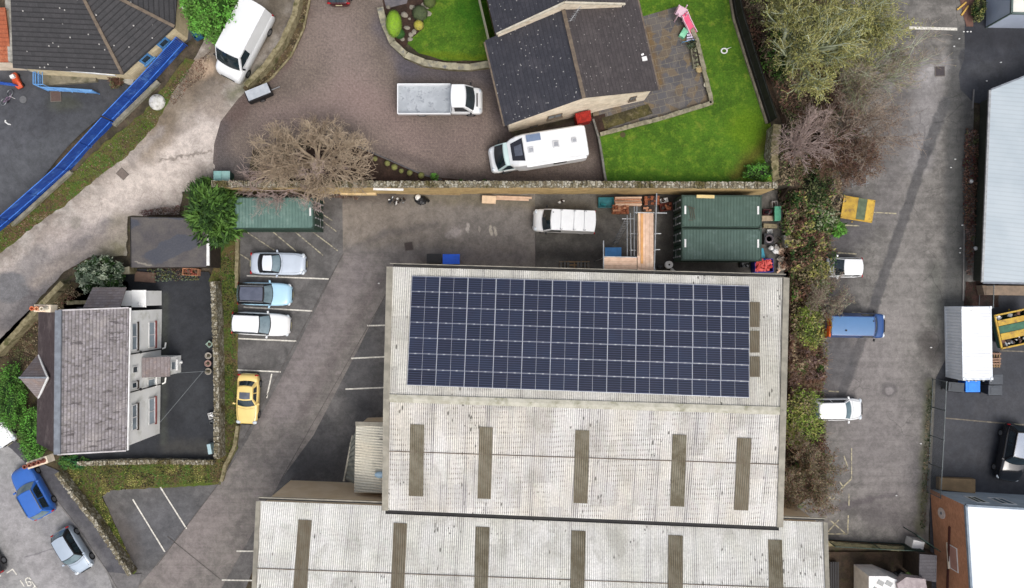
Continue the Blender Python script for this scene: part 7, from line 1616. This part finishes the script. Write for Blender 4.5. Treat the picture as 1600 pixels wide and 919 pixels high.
lbox('plastic_crate', 'black crate beside the white cable reel', 'crate', 1031, 417, (.6, .35, .35), 0, m_bag, top=([basic('greyitem2', '#4b4d50', None, 4)], 3, .2))
heap('rubbish', 'white scrap by the warehouse eave near the reel', 1050, 423, 4, (.3, .1), [m_upvc], .25, h=.15)
# scaffold: L-shaped boarded lift beside the eave
zs = 5.3; sc_ = thing('scaffold', 'steel scaffold with pale plywood boards in an L beside the solar roof', 'scaffold', W(1005, 370, 0)*Vector((1, 1, 0)) if False else Vector((W(1005, 370, zs).x, W(1005, 370, zs).y, 0)))
def PZ(x, y, dz=0): return W(x, y, zs+dz)
def board(x0, y0, x1, y1, name='platform', mat=m_bwood, z=0, n=4, vert=True):
    mb = MB(); a, b = PZ(x0, y0, z), PZ(x1, y1, z); lo = Vector((min(a.x, b.x), min(a.y, b.y), a.z)); hi = Vector((max(a.x, b.x), max(a.y, b.y), a.z)); sx, sy = hi.x-lo.x, hi.y-lo.y
    for i in range(n):
        if vert: mb.box((lo.x+sx*(i+.5)/n, (lo.y+hi.y)/2, a.z), (sx/n-.012, sy, .04))
        else: mb.box(((lo.x+hi.x)/2, lo.y+sy*(i+.5)/n, a.z), (sx, sy/n-.012, .04))
    mb.build(name, mat, sc_)
board(996, 333, 1021, 423); board(944, 402, 995, 421, n=3, vert=False); mb = MB(); mb.bar(PZ(997, 333, .12), PZ(999, 400, .12), .04, .22); mb.build('toe_board', basic('pale_toe', '#d8bd98', None, 2, .7), sc_)
board(1001, 334, 1005, 412, 'toe_board', basic('toe_b', '#c9965e', None, 3, .7), .05, 1)
def spole(a, b, r=.035, name='tube'):
    mb = MB(); mb.tube(a, b, r, 8); mb.build(name, m_greymetal, sc_)
spole(PZ(1026, 302, .6), PZ(1022, 428, .6), .045); spole(PZ(943, 376, .5), PZ(943, 425, .5), .045); spole(PZ(992, 332, .1), PZ(1042, 333, .1)); spole(PZ(943, 401, .1), PZ(994, 402, .1)); spole(PZ(1022, 365, -.1), PZ(1033, 365, -.1)); spole(PZ(1022, 390, -.1), PZ(1031, 390, -.1))
spole(PZ(980, 336, -.5), PZ(980, 400, -.5)); spole(PZ(985, 333, -.3), PZ(986, 400, -.3)); spole(PZ(991, 322, -.2), PZ(991, 400, -.2)); spole(PZ(972, 342, -.6), PZ(992, 342, -.6)); spole(PZ(984, 365, -.4), PZ(994, 365, -.4)); spole(PZ(984, 391, -.4), PZ(994, 391, -.4)); spole(PZ(995, 322, 0), PZ(995, 333, 0)); spole(PZ(940, 424, .4), PZ(1030, 426, .4), .03)
for x, y in ((994, 334), (1023, 334), (1024, 366), (1024, 391), (1023, 421), (995, 402), (995, 366), (944, 403), (944, 421), (970, 403)):
    p = PZ(x, y); mb = MB(); mb.tube((p.x, p.y, 0.02), (p.x, p.y, zs+.2), .03, 8); mb.build('standard', m_greymetal, sc_)
    if False: pass
t = thing('ladder', 'aluminium ladder standing inside the scaffold', 'ladder', (PZ(983, 345).x, PZ(983, 345).y, 0)); mb = MB()
a0 = Vector((PZ(979, 372).x, PZ(979, 372).y, .03)); a1 = PZ(980, 345, -.4)
for s in (-.2, .2): mb.bar(a0+Vector((s, 0, 0)), a1+Vector((s, 0, 0)), .03, .07)
for k in range(14): c = a0+(a1-a0)*((k+.5)/14); mb.tube(c-Vector((.2, 0, 0)), c+Vector((.2, 0, 0)), .015, 5)
mb.build('ladder_frame', m_greymetal, t)
# covers in the ground
def cover(px, py, w, ang, label, c='#4b4440', side=None, rnd=False):
    side = side or ('N' if py < 290 and px > 330 else 'S'); p = G(px, py, 0, side); t = thing('manhole_cover', label, 'cover', (p.x, p.y, p.z+.05), R(ang)); e_ = .4; gx = (hgt(p.x+e_, p.y, side)-hgt(p.x-e_, p.y, side))/(2*e_); gy = (hgt(p.x, p.y+e_, side)-hgt(p.x, p.y-e_, side))/(2*e_); t.rotation_mode = 'QUATERNION'; t.rotation_quaternion = Vector((-gx, -gy, 1)).normalized().to_track_quat('Z', 'Y') @ Matrix.Rotation(R(ang), 3, 'Z').to_quaternion(); mb = MB()
    if rnd: mb.tube((0, 0, 0), (0, 0, .03), w/2, 20)
    else: mb.box((0, 0, .015), (w, w, .03))
    mb.build('plate', basic('cover_'+c[1:], c, None, 9, .6, bump=.4), t, world=False)
    if not rnd:
        mb = MB()
        for a in (-1, 1): mb.box((a*(w/2+.03), 0, .012), (.05, w+.1, .03)); mb.box((0, a*(w/2+.03), .012), (w, .05, .03))
        mb.build('frame', basic('cover_frame', '#6b645e', None, 4), t, world=False)
cover(639, 385, .6, 8, 'square dark manhole cover in the yard above the warehouse', '#463d3a'); cover(192, 272, .62, 40, 'brown diamond-set manhole cover in the dirt lane', '#6d625b'); cover(1468, 112, .68, 2, 'square dark manhole cover at the top of the car park', '#453f41')
cover(88, 151, .72, 3, 'rusty square cover in the upper left yard', '#5d4c45'); cover(37, 156, .55, 0, 'round grey cover in the upper left yard', '#67686a', rnd=True)
# white tank lid on the verge
p = G(244, 159, .25, 'S'); t = thing('tank_lid', 'round white lid blotched with dirt on the lane verge', 'lid', (p.x, p.y, p.z-.25)); mb = MB(); mb.lathe((0, 0, 0), [(.6, 0), (.62, .15), (.55, .26), (.2, .32), (0, .33)], 20); mb.build('lid', basic('blotched_white', '#c9c8c3', '#b0aea6', 3, .7, c3='#77756d', sc3=3.5), t, world=False, smooth=True)
# trailer end by the curved wall
t = place('box_trailer', 'small grey box trailer with black side beside the curved wall', 'trailer', 404, 146, 22, .7, None); t.scale = (.85, .75, .85)
mb = MB(); mb.box((0, 0, .65), (2.2, 1.15, .7)); mb.build('body', m_trimb, t, world=False, bevel=.02); mb = MB(); mb.box((.05, .05, 1.04), (2.1, 1.0, .07), 0, 0, (.12, 0)); mb.build('lid', basic('trailer_grey', '#a8adb3', '#9aa0a7', 2, .4), t, world=False, bevel=.02)
wheels(t, (0,), 1.3, .27); mb = MB(); mb.bar((1.1, 0, .4), (1.9, 0, .4), .07, .07); mb.build('drawbar', m_greymetal, t, world=False)
lbox('plastic_crate', 'small white box on the drive below the box trailer', 'box', 392, 158, (.35, .25, .2), 10, m_upvc)
# skips
def skip(label, px, py, ang, L, Wd, H, mats, covered, z=0.02):
    p = W(px, py, H); t = thing('skip', label, 'skip', (p.x, p.y, z), R(ang)); mb = MB()
    def ring(k, w, zz): return [(-L/2*k, -w/2, zz), (L/2*k, -w/2, zz), (L/2*k, w/2, zz), (-L/2*k, w/2, zz)]
    mb.loft([ring(.62, Wd*.8, .05), ring(1.0, Wd, H*.7), ring(1.0, Wd, H)], 0, True, False); mb.add(ring(.62, Wd*.8, .06), [(0, 1, 2, 3)])
    mb.build('tub', mats[0], t, world=False); mb = MB()
    for s in (-1, 1): mb.box((0, s*Wd/2, H), (L+.1, .12, .1)); mb.box((s*L/2, 0, H), (.12, Wd, .1))
    mb.build('rim', mats[1], t, world=False)
    for s in (-1, 1):
        mb = MB(); mb.tube((0, s*(Wd/2+.06), H*.55), (0, s*(Wd/2+.16), H*.55), .06, 8); mb.build('lifting_lug', mats[1], t, world=False)
    return t
my = basic('skip_yellow', '#c2a040', '#ad8c3c', 2.5, .7, c3='#8f7140', sc3=2.2); mg = basic('skip_green', '#3d6a54', '#335a48', 3, .6); mg2 = basic('skip_green_dull', '#5d6a52', '#4c5844', 3, .7)
t = skip('covered yellow skip with green centre panel at the scrub edge', 1340, 327, -9, 2.35, 1.65, 1.3, (mg, my), True)
mb = MB(); L, Wd, H = 2.35, 1.65, 1.3
mb.add([(-L/2, -Wd/2, H+.02), (-.2, -Wd/2, H+.3), (-.2, Wd/2, H+.3), (-L/2, Wd/2, H+.02)], [(0, 1, 2, 3)], 0); mb.add([(.5, -Wd/2, H+.3), (L/2, -Wd/2, H+.02), (L/2, Wd/2, H+.02), (.5, Wd/2, H+.3)], [(0, 1, 2, 3)], 0)
mb.add([(-L/2, -Wd/2, H), (-.2, -Wd/2, H+.3), (.5, -Wd/2, H+.3), (L/2, -Wd/2, H)], [(0, 3, 2, 1)], 0); mb.add([(-L/2, Wd/2, H), (-.2, Wd/2, H+.3), (.5, Wd/2, H+.3), (L/2, Wd/2, H)], [(0, 1, 2, 3)], 0); mb.build('lid', my, t, world=False)
mb = MB(); mb.box((.15, 0, H+.27), (.68, Wd-.02, .05)); mb.build('centre_panel', mg2, t, world=False)
t = skip('yellow and green skip with rubbish at the right edge behind the white store', 1592, 512, 12, 3.3, 2.6, 1.5, (basic('skip_dark_green', '#1f3f33', '#1a342b', 3, .6), my), False)
for x, w, m in ((-.0, 0, 0),): pass
mb = MB(); mb.box((0, .65, 1.5), (3.1, .42, .08), 0, 0); mb.box((0, .12, 1.5), (3.1, .56, .06), 0, 1); mb.box((0, -.42, 1.52), (3.1, .5, .1), 0, 0); mb.build('cover_panel', [my, mg], t, world=False)
mb = MB(); rg = random.Random(4)
for i in range(46):
    y = rg.choice((rg.uniform(-1.1, -.75), rg.uniform(.92, 1.2))); mb.box((rg.uniform(-1.5, 1.5), y, rg.uniform(1.2, 1.42)), (rg.uniform(.1, .4), rg.uniform(.1, .3), .12), rg.uniform(0, 3), rg.randrange(4), (rg.uniform(-.5, .5), 0))
mb.build('rubbish', [m_rub[2], m_upvc, basic('brown_waste', '#6a4b3a', None, 4), m_greymetal], t, world=False)
stack('pallet_stack', 'wooden pallet between the white store and the grey bins', 1556, 563, (.9, 1.2, .3), 0, [basic('new_pallet', '#9a7d68', '#86695a', 3, .8)], 1, 6, 1, 'pallets', .08)
mb = MB(); p = G(1342, 285, 0, 'S'); 
for s in (-.35, .35): mb.tube(p+Vector((-.7, s*.8-.1, .2)), p+Vector((.7, s*.8+.2, .2)), .03, 6)
for s in (-.6, 0, .5): mb.tube(p+Vector((s, -.35, .2)), p+Vector((s, .45, .2)), .025, 6)
for x, y in ((-.6, -.4), (.6, -.1), (-.6, .2), (.6, .45)): mb.tube(p+Vector((x, y, .0)), p+Vector((x, y, .22)), .03, 6)
tag(mb.build('pallet_cage', m_greymetal), 'small white metal frame lying above the yellow skip', 'metal frame')
# white appliance and bits at the bottom right
lbox('appliance', 'white box-shaped appliance behind the green fences', 'appliance', 1434, 853, (.85, .75, 1.0), -12, m_upvc, lid=m_white)
t = thing('bench', 'dark timber bench beside the lower warehouse gable', 'bench', G(1300, 900, 0, 'S')); mb = MB()
for k in range(4): mb.box((-.28+k*.18, 0, .45), (.14, 2.6, .05))
mb.build('seat', basic('dark_bench', '#2c2b2d', None, 3), t, world=False)
for s in (-1, 1): mb = MB(); mb.box((0, s*1.1, .21), (.6, .1, .42)); mb.build('leg', basic('dark_bench_leg', '#232224', None, 3), t, world=False)
t = thing('parasol', 'folded green and cream parasol by the garden room', 'parasol', G(1410, 898, 0, 'S')); mb = MB(); mb.tube((0, 0, .5), (.5, -.5, .9), .16, 8, .03); mb.build('canopy', [basic('parasol_green', '#4f9a58', '#c9b98a', 2.2, .7)], t, world=False); mb = MB(); mb.tube((0, 0, 0), (0, 0, .6), .04, 6); mb.build('pole', m_greymetal, t, world=False)
heap('rubbish', 'plant pots and bags beside the garden room', 1400, 898, 7, (.6, .3), [m_bag], .5, h=.3)
# house yard: pots, washing line, sack
def pot(label, px, py, c, sq=False):
    p = G(px, py, .35, 'S'); t = thing('plant_pot', label, 'plant pot', (p.x, p.y, 0.03), 0, 'plant pots by the yard wall'); mb = MB()
    if sq: mb.lathe((0, 0, 0), [(.22, 0), (.3, .35), (.24, .36), (.22, .3), (0, .3)], 4)
    else: mb.lathe((0, 0, 0), [(.17, 0), (.25, .32), (.27, .36), (.21, .37), (.2, .3), (0, .3)], 16)
    mb.build('pot', basic('pot_'+c[1:], c, None, 4, .7), t, world=False); mb = MB(); mb.sphere((0, 0, .32), .15, 1, 1, .5, 8, 5, 0, .3, random.Random(int(py))); mb.build('plant', basic('pot_plant', '#3a3328', '#4d4a38', 5), t, world=False)
pot('square pale green planter above the three round pots', 327, 538, '#9ab0a2', True); pot('top one of three round stone pots by the yard wall', 325.5, 556, '#a09a90'); pot('middle pinkish one of three round pots by the yard wall', 325, 568, '#a3857c'); pot('bottom one of three round pots by the yard wall', 325.5, 580.5, '#9b9488')
mb = MB(); a, b, c = G(277, 583, .9, 'S'), G(317, 580.5, .9, 'S'), G(250, 660, .9, 'S'); mb.tube(a, b, .02, 5); mb.tube(b, c, .02, 5); mb.tube((b.x, b.y, 0), b, .03, 6)
tag(mb.build('washing_line', basic('line_grey', '#6f7476', None, 3)), 'grey washing line strung across the dark house yard', 'washing line')
lbox('garden_chair', 'white folding chair by the yard wall', 'chair', 329, 650, (.4, .5, .45), 15, m_upvc, top=([m_upvc], 2, .2)); lbox('garden_chair', 'grey folding chair frame below the white one', 'chair', 331, 660, (.35, .4, .35), -5, basic('greychair', '#55585a', None, 4), top=([m_greymetal], 2, .1))
lbox('plastic_sheet', 'pale blue upright panel in the yard corner', 'panel', 327, 702, (.3, .8, .6), 10, basic('pale_blue_sheet', '#a3bcc2', None, 2, .5))
mb = MB(); p = G(267, 567, 0, 'S')
p = W(282, 566, .3); mb = MB(); mb.sphere((p.x, p.y, .2), .14, 1, 1, 1, 10, 7); tag(mb.build('ball', m_upvc, smooth=True), 'white ball beside the porch', 'ball')
lbox('planter_box', 'red brick planter under the garage edge', 'planter', 297, 425, (1.25, .55, .5), -3, m_brick, top=([basic('redleaf', '#7a3a30', '#8a4a3a', 5), g_brn], 20, .18), bev=0)
lbox('stone_slab', 'tan slab beside the garage corner', 'slab', 226, 433, (1.6, .8, .25), -4, basic('tan_slab', '#6f5a4e', '#5f4c42', 2, .9))
# red cover by the gable
t = thing('red_canopy', 'bright red ribbed hood between stone gable and camper van', 'canopy', G(909, 190, 0, 'N')+Vector((0, 0, .0)), R(13)); t.scale = (.8, .8, .8); mred = basic('red_fabric', '#a02a20', '#7f2018', 3, .6); mb = MB(); n = 9; vs = []
for i in range(n*2+1):
    x = -.75+1.5*i/(n*2); o = .03 if i % 2 else -.03; vs += [(x, .45, 1.9+o), (x*.9, -.45, 1.5+o)]
mb.add(vs, [(2*i, 2*i+1, 2*i+3, 2*i+2) for i in range(n*2)]); mb.build('hood', mred, t, world=False); mb = MB(); mb.add([(-.7, .45, .0), (.7, .45, 0), (.7, .45, 1.85), (-.7, .45, 1.85), (-.65, -.4, 0), (.65, -.4, 0), (.65, -.4, 1.42), (-.65, -.4, 1.42)], [(0, 4, 7, 3), (1, 2, 6, 5), (4, 5, 6, 7)]); mb.build('curtain', basic('red_side', '#7a1a14', None, 3), t, world=False)
# garden things
def gp(x, y, z=0): return G(x, y, z, 'N')
t = thing('slide', 'pink and white garden slide on the patio edge', 'slide', gp(1076, 38)); mp_ = basic('pink_plastic', '#d8607e', '#cc5474', 2, .4); mlp = basic('pale_pink_plastic', '#d6b6c2', '#c8a6b4', 2, .4)
mb = MB(); pts = [gp(1069, 22, 1.2), gp(1074, 34, .8), gp(1080, 46, .35), gp(1084, 54, .15)]
for a, b in zip(pts, pts[1:]): mb.bar(a, b, .5, .05)
mb.build('chute', mp_, t); mb = MB()
for a, b in zip(pts, pts[1:]):
    d = (b-a).normalized(); s = Vector((-d.y, d.x, 0)).normalized()
    for k in (-.27, .27): mb.bar(a+s*k+Vector((0, 0, .08)), b+s*k+Vector((0, 0, .08)), .05, .18)
mb.build('side_rail', mlp, t); mb = MB(); c = gp(1065, 19, 1.1)
mb.box(c, (.7, .75, .08), -.5); 
for a in (-.3, .3):
    for b in (-.3, .3): mb.tube((c.x+a, c.y+b, c.z-1.1), (c.x+a, c.y+b, c.z+.5), .05, 7)
mb.build('platform', mlp, t); mb = MB(); pts = [gp(1079, 50, .3), gp(1081, 57, .25), gp(1080, 63, .2)]
for k in range(4): p = gp(1080-k*.3, 50+k*4.2, .25); mb.box(p, (.62, .11, .06), .15)
mb.build('step', basic('lilac_plastic', '#cfc6dc', None, 2, .4), t)
lbox('play_box', 'mint green toy box beside the pink slide', 'toy box', 1069, 51, (.45, .7, .4), -32, basic('mint', '#8fceaa', '#5fa886', 2, .4), side='N')
mb = MB(); a, b = gp(1066, 66, .35), gp(1092, 61, .35); mb.tube(a, b, .025, 6); mb.tube((a.x, a.y, a.z-.35), a, .02, 5); mb.tube((b.x, b.y, b.z-.35), b, .02, 5); tag(mb.build('toy_rail', basic('blue_rail', '#4f8ab0', None, 2)), 'thin blue rail below the pink slide', 'rail')
bush('potted_bush', 'dark bushy plant in a tub under the blue rail', 1082, 70, .6, .35, .3, 500, .09, [g_dk, g_ol, g_gry], 90, clumps=20, side='N')
t = lbox('trough', 'long pale trough with four plants on the patio', 'trough', 1088, 90, (.62, 1.5, .4), 9, basic('trough_stone', '#8f8d78', '#7a7866', 3, .8), side='N', top=([m_rub[2]], 6, .2))
for k in range(4): mb = MB(); mb.sphere((0, -.52+k*.35, .4), .1, 1, 1, .7, 8, 6, 0, .2, random.Random(k)); mb.build('plant', basic('trough_plant', '#77795f', None, 5), t, world=False)
p = gp(1091, 110); t = thing('stone_pot', 'round tan pot below the trough', 'plant pot', p); mb = MB(); mb.lathe((0, 0, 0), [(.2, 0), (.27, .3), (.2, .33), (.16, .28), (0, .28)], 16); mb.build('pot', basic('tan_pot', '#a39066', '#8a7a58', 4), t, world=False)
p = gp(1102, 134); t = thing('stone_pot', 'pale pot near the patio corner', 'plant pot', p); mb = MB(); mb.lathe((0, 0, 0), [(.14, 0), (.2, .28), (.1, .3), (0, .26)], 12); mb.build('pot', basic('pale_pot', '#bab4a0', None, 4), t, world=False)
p = gp(1131, 80); t = thing('hose_ring', 'white ring with a loose end on the lawn', 'ring toy', p); mb = MB(); n = 18; Rr, rr = .22, .06; vs = []; fs = []
for i in range(n):
    a = 2*math.pi*i/n
    for j in range(8): b = 2*math.pi*j/8; vs.append(((Rr+rr*math.cos(b))*math.cos(a), (Rr+rr*math.cos(b))*math.sin(a)*.85, .07+rr*math.sin(b)))
for i in range(n):
    for j in range(8): fs.append((i*8+j, ((i+1) % n)*8+j, ((i+1) % n)*8+(j+1) % 8, i*8+(j+1) % 8))
mb.add(vs, fs); mb.tube((.18, .12, .06), (.38, .22, .05), .03, 6); mb.tube((.38, .22, .05), (.55, .28, .04), .02, 6); mb.build('ring', m_upvc, t, world=False, smooth=True)
cover(973, 211, .42, 0, 'small round brown drain cover in the lawn', '#4a4422', 'N', True)
# upper left yard: handrail, ramp, toys
p0, p1, p2, p3 = [G(x, y, .3, 'S') for x, y in ((66, 114), (150, 116), (150, 127), (66, 134))]
mb = MB(); gz = p0.z-.3; mb.prism([(p0.x, p0.y), (p1.x, p1.y), (p2.x, p2.y), (p3.x, p3.y)], gz-.3, gz+.32); tag(mb.build('concrete_ramp', basic('ramp_concrete', '#8b8473', '#706b5c', 1.5, .9, c3='#5c5a48', sc3=2, obj=False)), 'mossy concrete ramp under the bungalow eave', 'ramp')
t = thing('handrail', 'light blue handrail round the concrete ramp', 'handrail', G(60, 130, 0, 'S')); mlb = basic('light_blue_rail', '#6f9fd0', '#5688c2', 2, .5); hr = [G(x, y, 1.0, 'S') for x, y in ((52, 112), (52, 131), (62, 136), (100, 138), (143, 141))]
mb = MB()
for a, b in zip(hr, hr[1:]):
    for dz_ in (0, -.25, -.5, -.75): mb.tube(a+Vector((0, 0, dz_)), b+Vector((0, 0, dz_)), .045, 7)
mb.build('rail', mlb, t)
for a in hr+[(hr[2]+hr[3])/2, (hr[3]+hr[4])/2]: mb = MB(); mb.tube((a.x, a.y, a.z-1.0), a, .045, 7); mb.build('post', mlb, t)
t = thing('gate_frame', 'blue steel gate frame at the head of the ramp', 'gate', G(58, 118, 0, 'S')); mb = MB()
for x in (55, 60, 66): a, b = G(x, 110, 1.1, 'S'), G(x, 133, 1.1, 'S'); mb.tube(a, b, .03, 6)
for y in (111, 132): a, b = G(53, y, 1.1, 'S'), G(67, y, 1.1, 'S'); mb.tube(a, b, .035, 6); mb.tube((a.x, a.y, a.z-1.1), a, .035, 6); mb.tube((b.x, b.y, b.z-1.1), b, .035, 6)
mb.build('frame', mlb, t)
t = thing('blue_barrier', 'blue painted barrier at the left edge of the upper yard', 'barrier', G(5, 128, 0, 'S')); mb = MB(); a, b = G(-12, 127, .9, 'S'), G(20, 131, .9, 'S')
for dz_ in (0, -.2, -.4, -.6): mb.tube(a+Vector((0, 0, dz_)), b+Vector((0, 0, dz_)), .05, 6)
mb.tube((b.x, b.y, b.z-.9), b, .04, 6); mb.build('rail', m_blue, t)
t = thing('toy_car', 'orange-red ride-on toy beside the blue barrier', 'toy', G(30, 128, 0, 'S'), R(-65)); mo = basic('orange_plastic', '#c4502c', '#b04626', 3, .4); mb = MB(); body_loft(mb, 1.25, .5, [(-1, .3), (-.4, .42), (.2, .5), (.7, .38), (1, .25)], z0=.1); mb.build('body', mo, t, smooth=True, world=False)
for x in (-.4, .4):
    for s in (-1, 1): mb = MB(); mb.tube((x, s*.22, .12), (x, s*.3, .12), .12, 12); mb.build('wheel', m_trimb, t, world=False)
mb = MB(); mb.box((-.25, 0, .5), (.25, .3, .3)); mb.build('seat', m_upvc, t, world=False)
def bicycle(label, px, py, ang, lean):
    t = thing('bicycle', label, 'bicycle', G(px, py, 0, 'S')+Vector((0, 0, .06)), R(ang)); Q = Matrix.Rotation(lean, 3, 'X')
    for x in (-.42, .42):
        mb = MB(); n = 20; vs = []; fs = []
        for i in range(n):
            a = 2*math.pi*i/n
            for j in range(6): b = 2*math.pi*j/6; r_ = .27+.03*math.cos(b); vs.append(Q @ Vector((x+r_*math.cos(a), .03*math.sin(b), .3+r_*math.sin(a))))
        for i in range(n):
            for j in range(6): fs.append((i*6+j, ((i+1) % n)*6+j, ((i+1) % n)*6+(j+1) % 6, i*6+(j+1) % 6))
        mb.add(vs, fs)
        for i in range(6): a = math.pi*i/6; mb.tube(Q @ Vector((x-.26*math.cos(a), 0, .3-.26*math.sin(a))), Q @ Vector((x+.26*math.cos(a), 0, .3+.26*math.sin(a))), .006, 4)
        mb.build('wheel', m_rim, t, world=False)
    mb = MB(); F = [((-.42, 0, .3), (-.15, 0, .62)), ((-.15, 0, .62), (.3, 0, .62)), ((.3, 0, .62), (0, 0, .3)), ((0, 0, .3), (-.15, 0, .62)), ((-.42, 0, .3), (0, 0, .3)), ((.3, 0, .62), (.42, 0, .3)), ((.3, 0, .62), (.28, 0, .8))]
    for a, b in F: mb.tube(Q @ Vector(a), Q @ Vector(b), .02, 6)
    mb.build('frame', basic('bike_frame', '#8a6d88', None, 3), t, world=False); mb = MB(); mb.tube(Q @ Vector((.28, -.22, .8)), Q @ Vector((.28, .22, .8)), .018, 6); mb.build('handlebar', m_upvc, t, world=False)
    mb = MB(); mb.box(Q @ Vector((-.17, 0, .68)), (.22, .11, .05)); mb.build('saddle', m_trimb, t, world=False)
bicycle('fallen child bicycle with white wheels in the upper yard', 8, 150, 55, 1.25)
mb = MB(); pts = [gp_ for gp_ in (G(9, 188, .03, 'S'), G(9, 191, .03, 'S'), G(13, 194, .03, 'S'), G(17, 195, .03, 'S'))]
for a, b in zip(pts, pts[1:]): mb.tube(a+Vector((0, 0, .04)), b+Vector((0, 0, .04)), .05, 7)
tag(mb.build('hose', m_upvc), 'short curl of white hose on the upper yard tarmac', 'hose')
bush('dead_shrub', 'rust-brown dead shrub at the bungalow corner', 180, 124, .9, .55, .6, 700, .12, [g_rust, g_brn, g_ol], 91, clumps=25, side='S', core='#4a3226')
lbox('stone_trough', 'pale stone trough at the bungalow corner', 'trough', 200, 126, (.8, .5, .5), -20, basic('pale_stone_t', '#a8a69e', None, 3, .8), side='S')
lbox('plastic_tub', 'dark blue tub beneath the bright green tree', 'tub', 306, 52, (.6, .7, .5), 30, basic('navy_tub', '#1f3f6a', '#2f6f8a', 3, .5), side='S', top=([basic('tealstuff', '#3a6f80', None, 4)], 6, .25))
lbox('rough_stone', 'white stone beside the bungalow roof under the tree', 'stone', 288, 13, (.25, .55, .3), 40, m_upvc, side='S', z=2.0)
for i, (x, y) in enumerate(((1540, 262), (1519, 283), (1526, 388))):
    p = W(x, y, .35); mb = MB(); mb.sphere((p.x, p.y, .22), .17, 1, 1, 1, 12, 8); tag(mb.build('ball', m_upvc, smooth=True), ('white ball nearest the grey shed roof in the red leaves', 'white ball in the red leaves further from the shed', 'white ball alone on the dark strip below the others')[i], 'ball')
def pebbles():
    k = [(1503, 352), (1500, 388), (1499, 395), (1492, 249), (1485, 262), (1454, 543), (1438, 693), (1400, 774), (1505, 50), (1511, 50), (1516, 50), (1498, 61), (1490, 73), (770, 443), (592, 443), (1563, 98), (1541, 127)]
    for i, (x, y) in enumerate(k):
        p = G(x, y, 0, 'S'); mb = MB(); mb.sphere((p.x, p.y, p.z+.06), .07, 1.2, .8, .6, 8, 5, 0, .2, random.Random(i)); tag(mb.build('litter', m_upvc, smooth=True), 'small white scrap of litter lying on dark tarmac', 'litter', 'white scraps of litter on the tarmac')
pebbles()
def sawn(px, py, ang, label):
    t = thing('sawn_timber', label, 'timber', G(px, py, .05, 'S'), R(ang)); mb = MB(); mb.box((0, 0, .05), (.95, .12, .08)); mb.build('length', basic('yellow_timber', '#c9a352', None, 4), t, world=False)
sawn(1507, 17, 55, 'yellow timber length on the red gravel path'); 
sawn(1502, 10, 40, 'shorter yellow timber above the first on the red gravel')
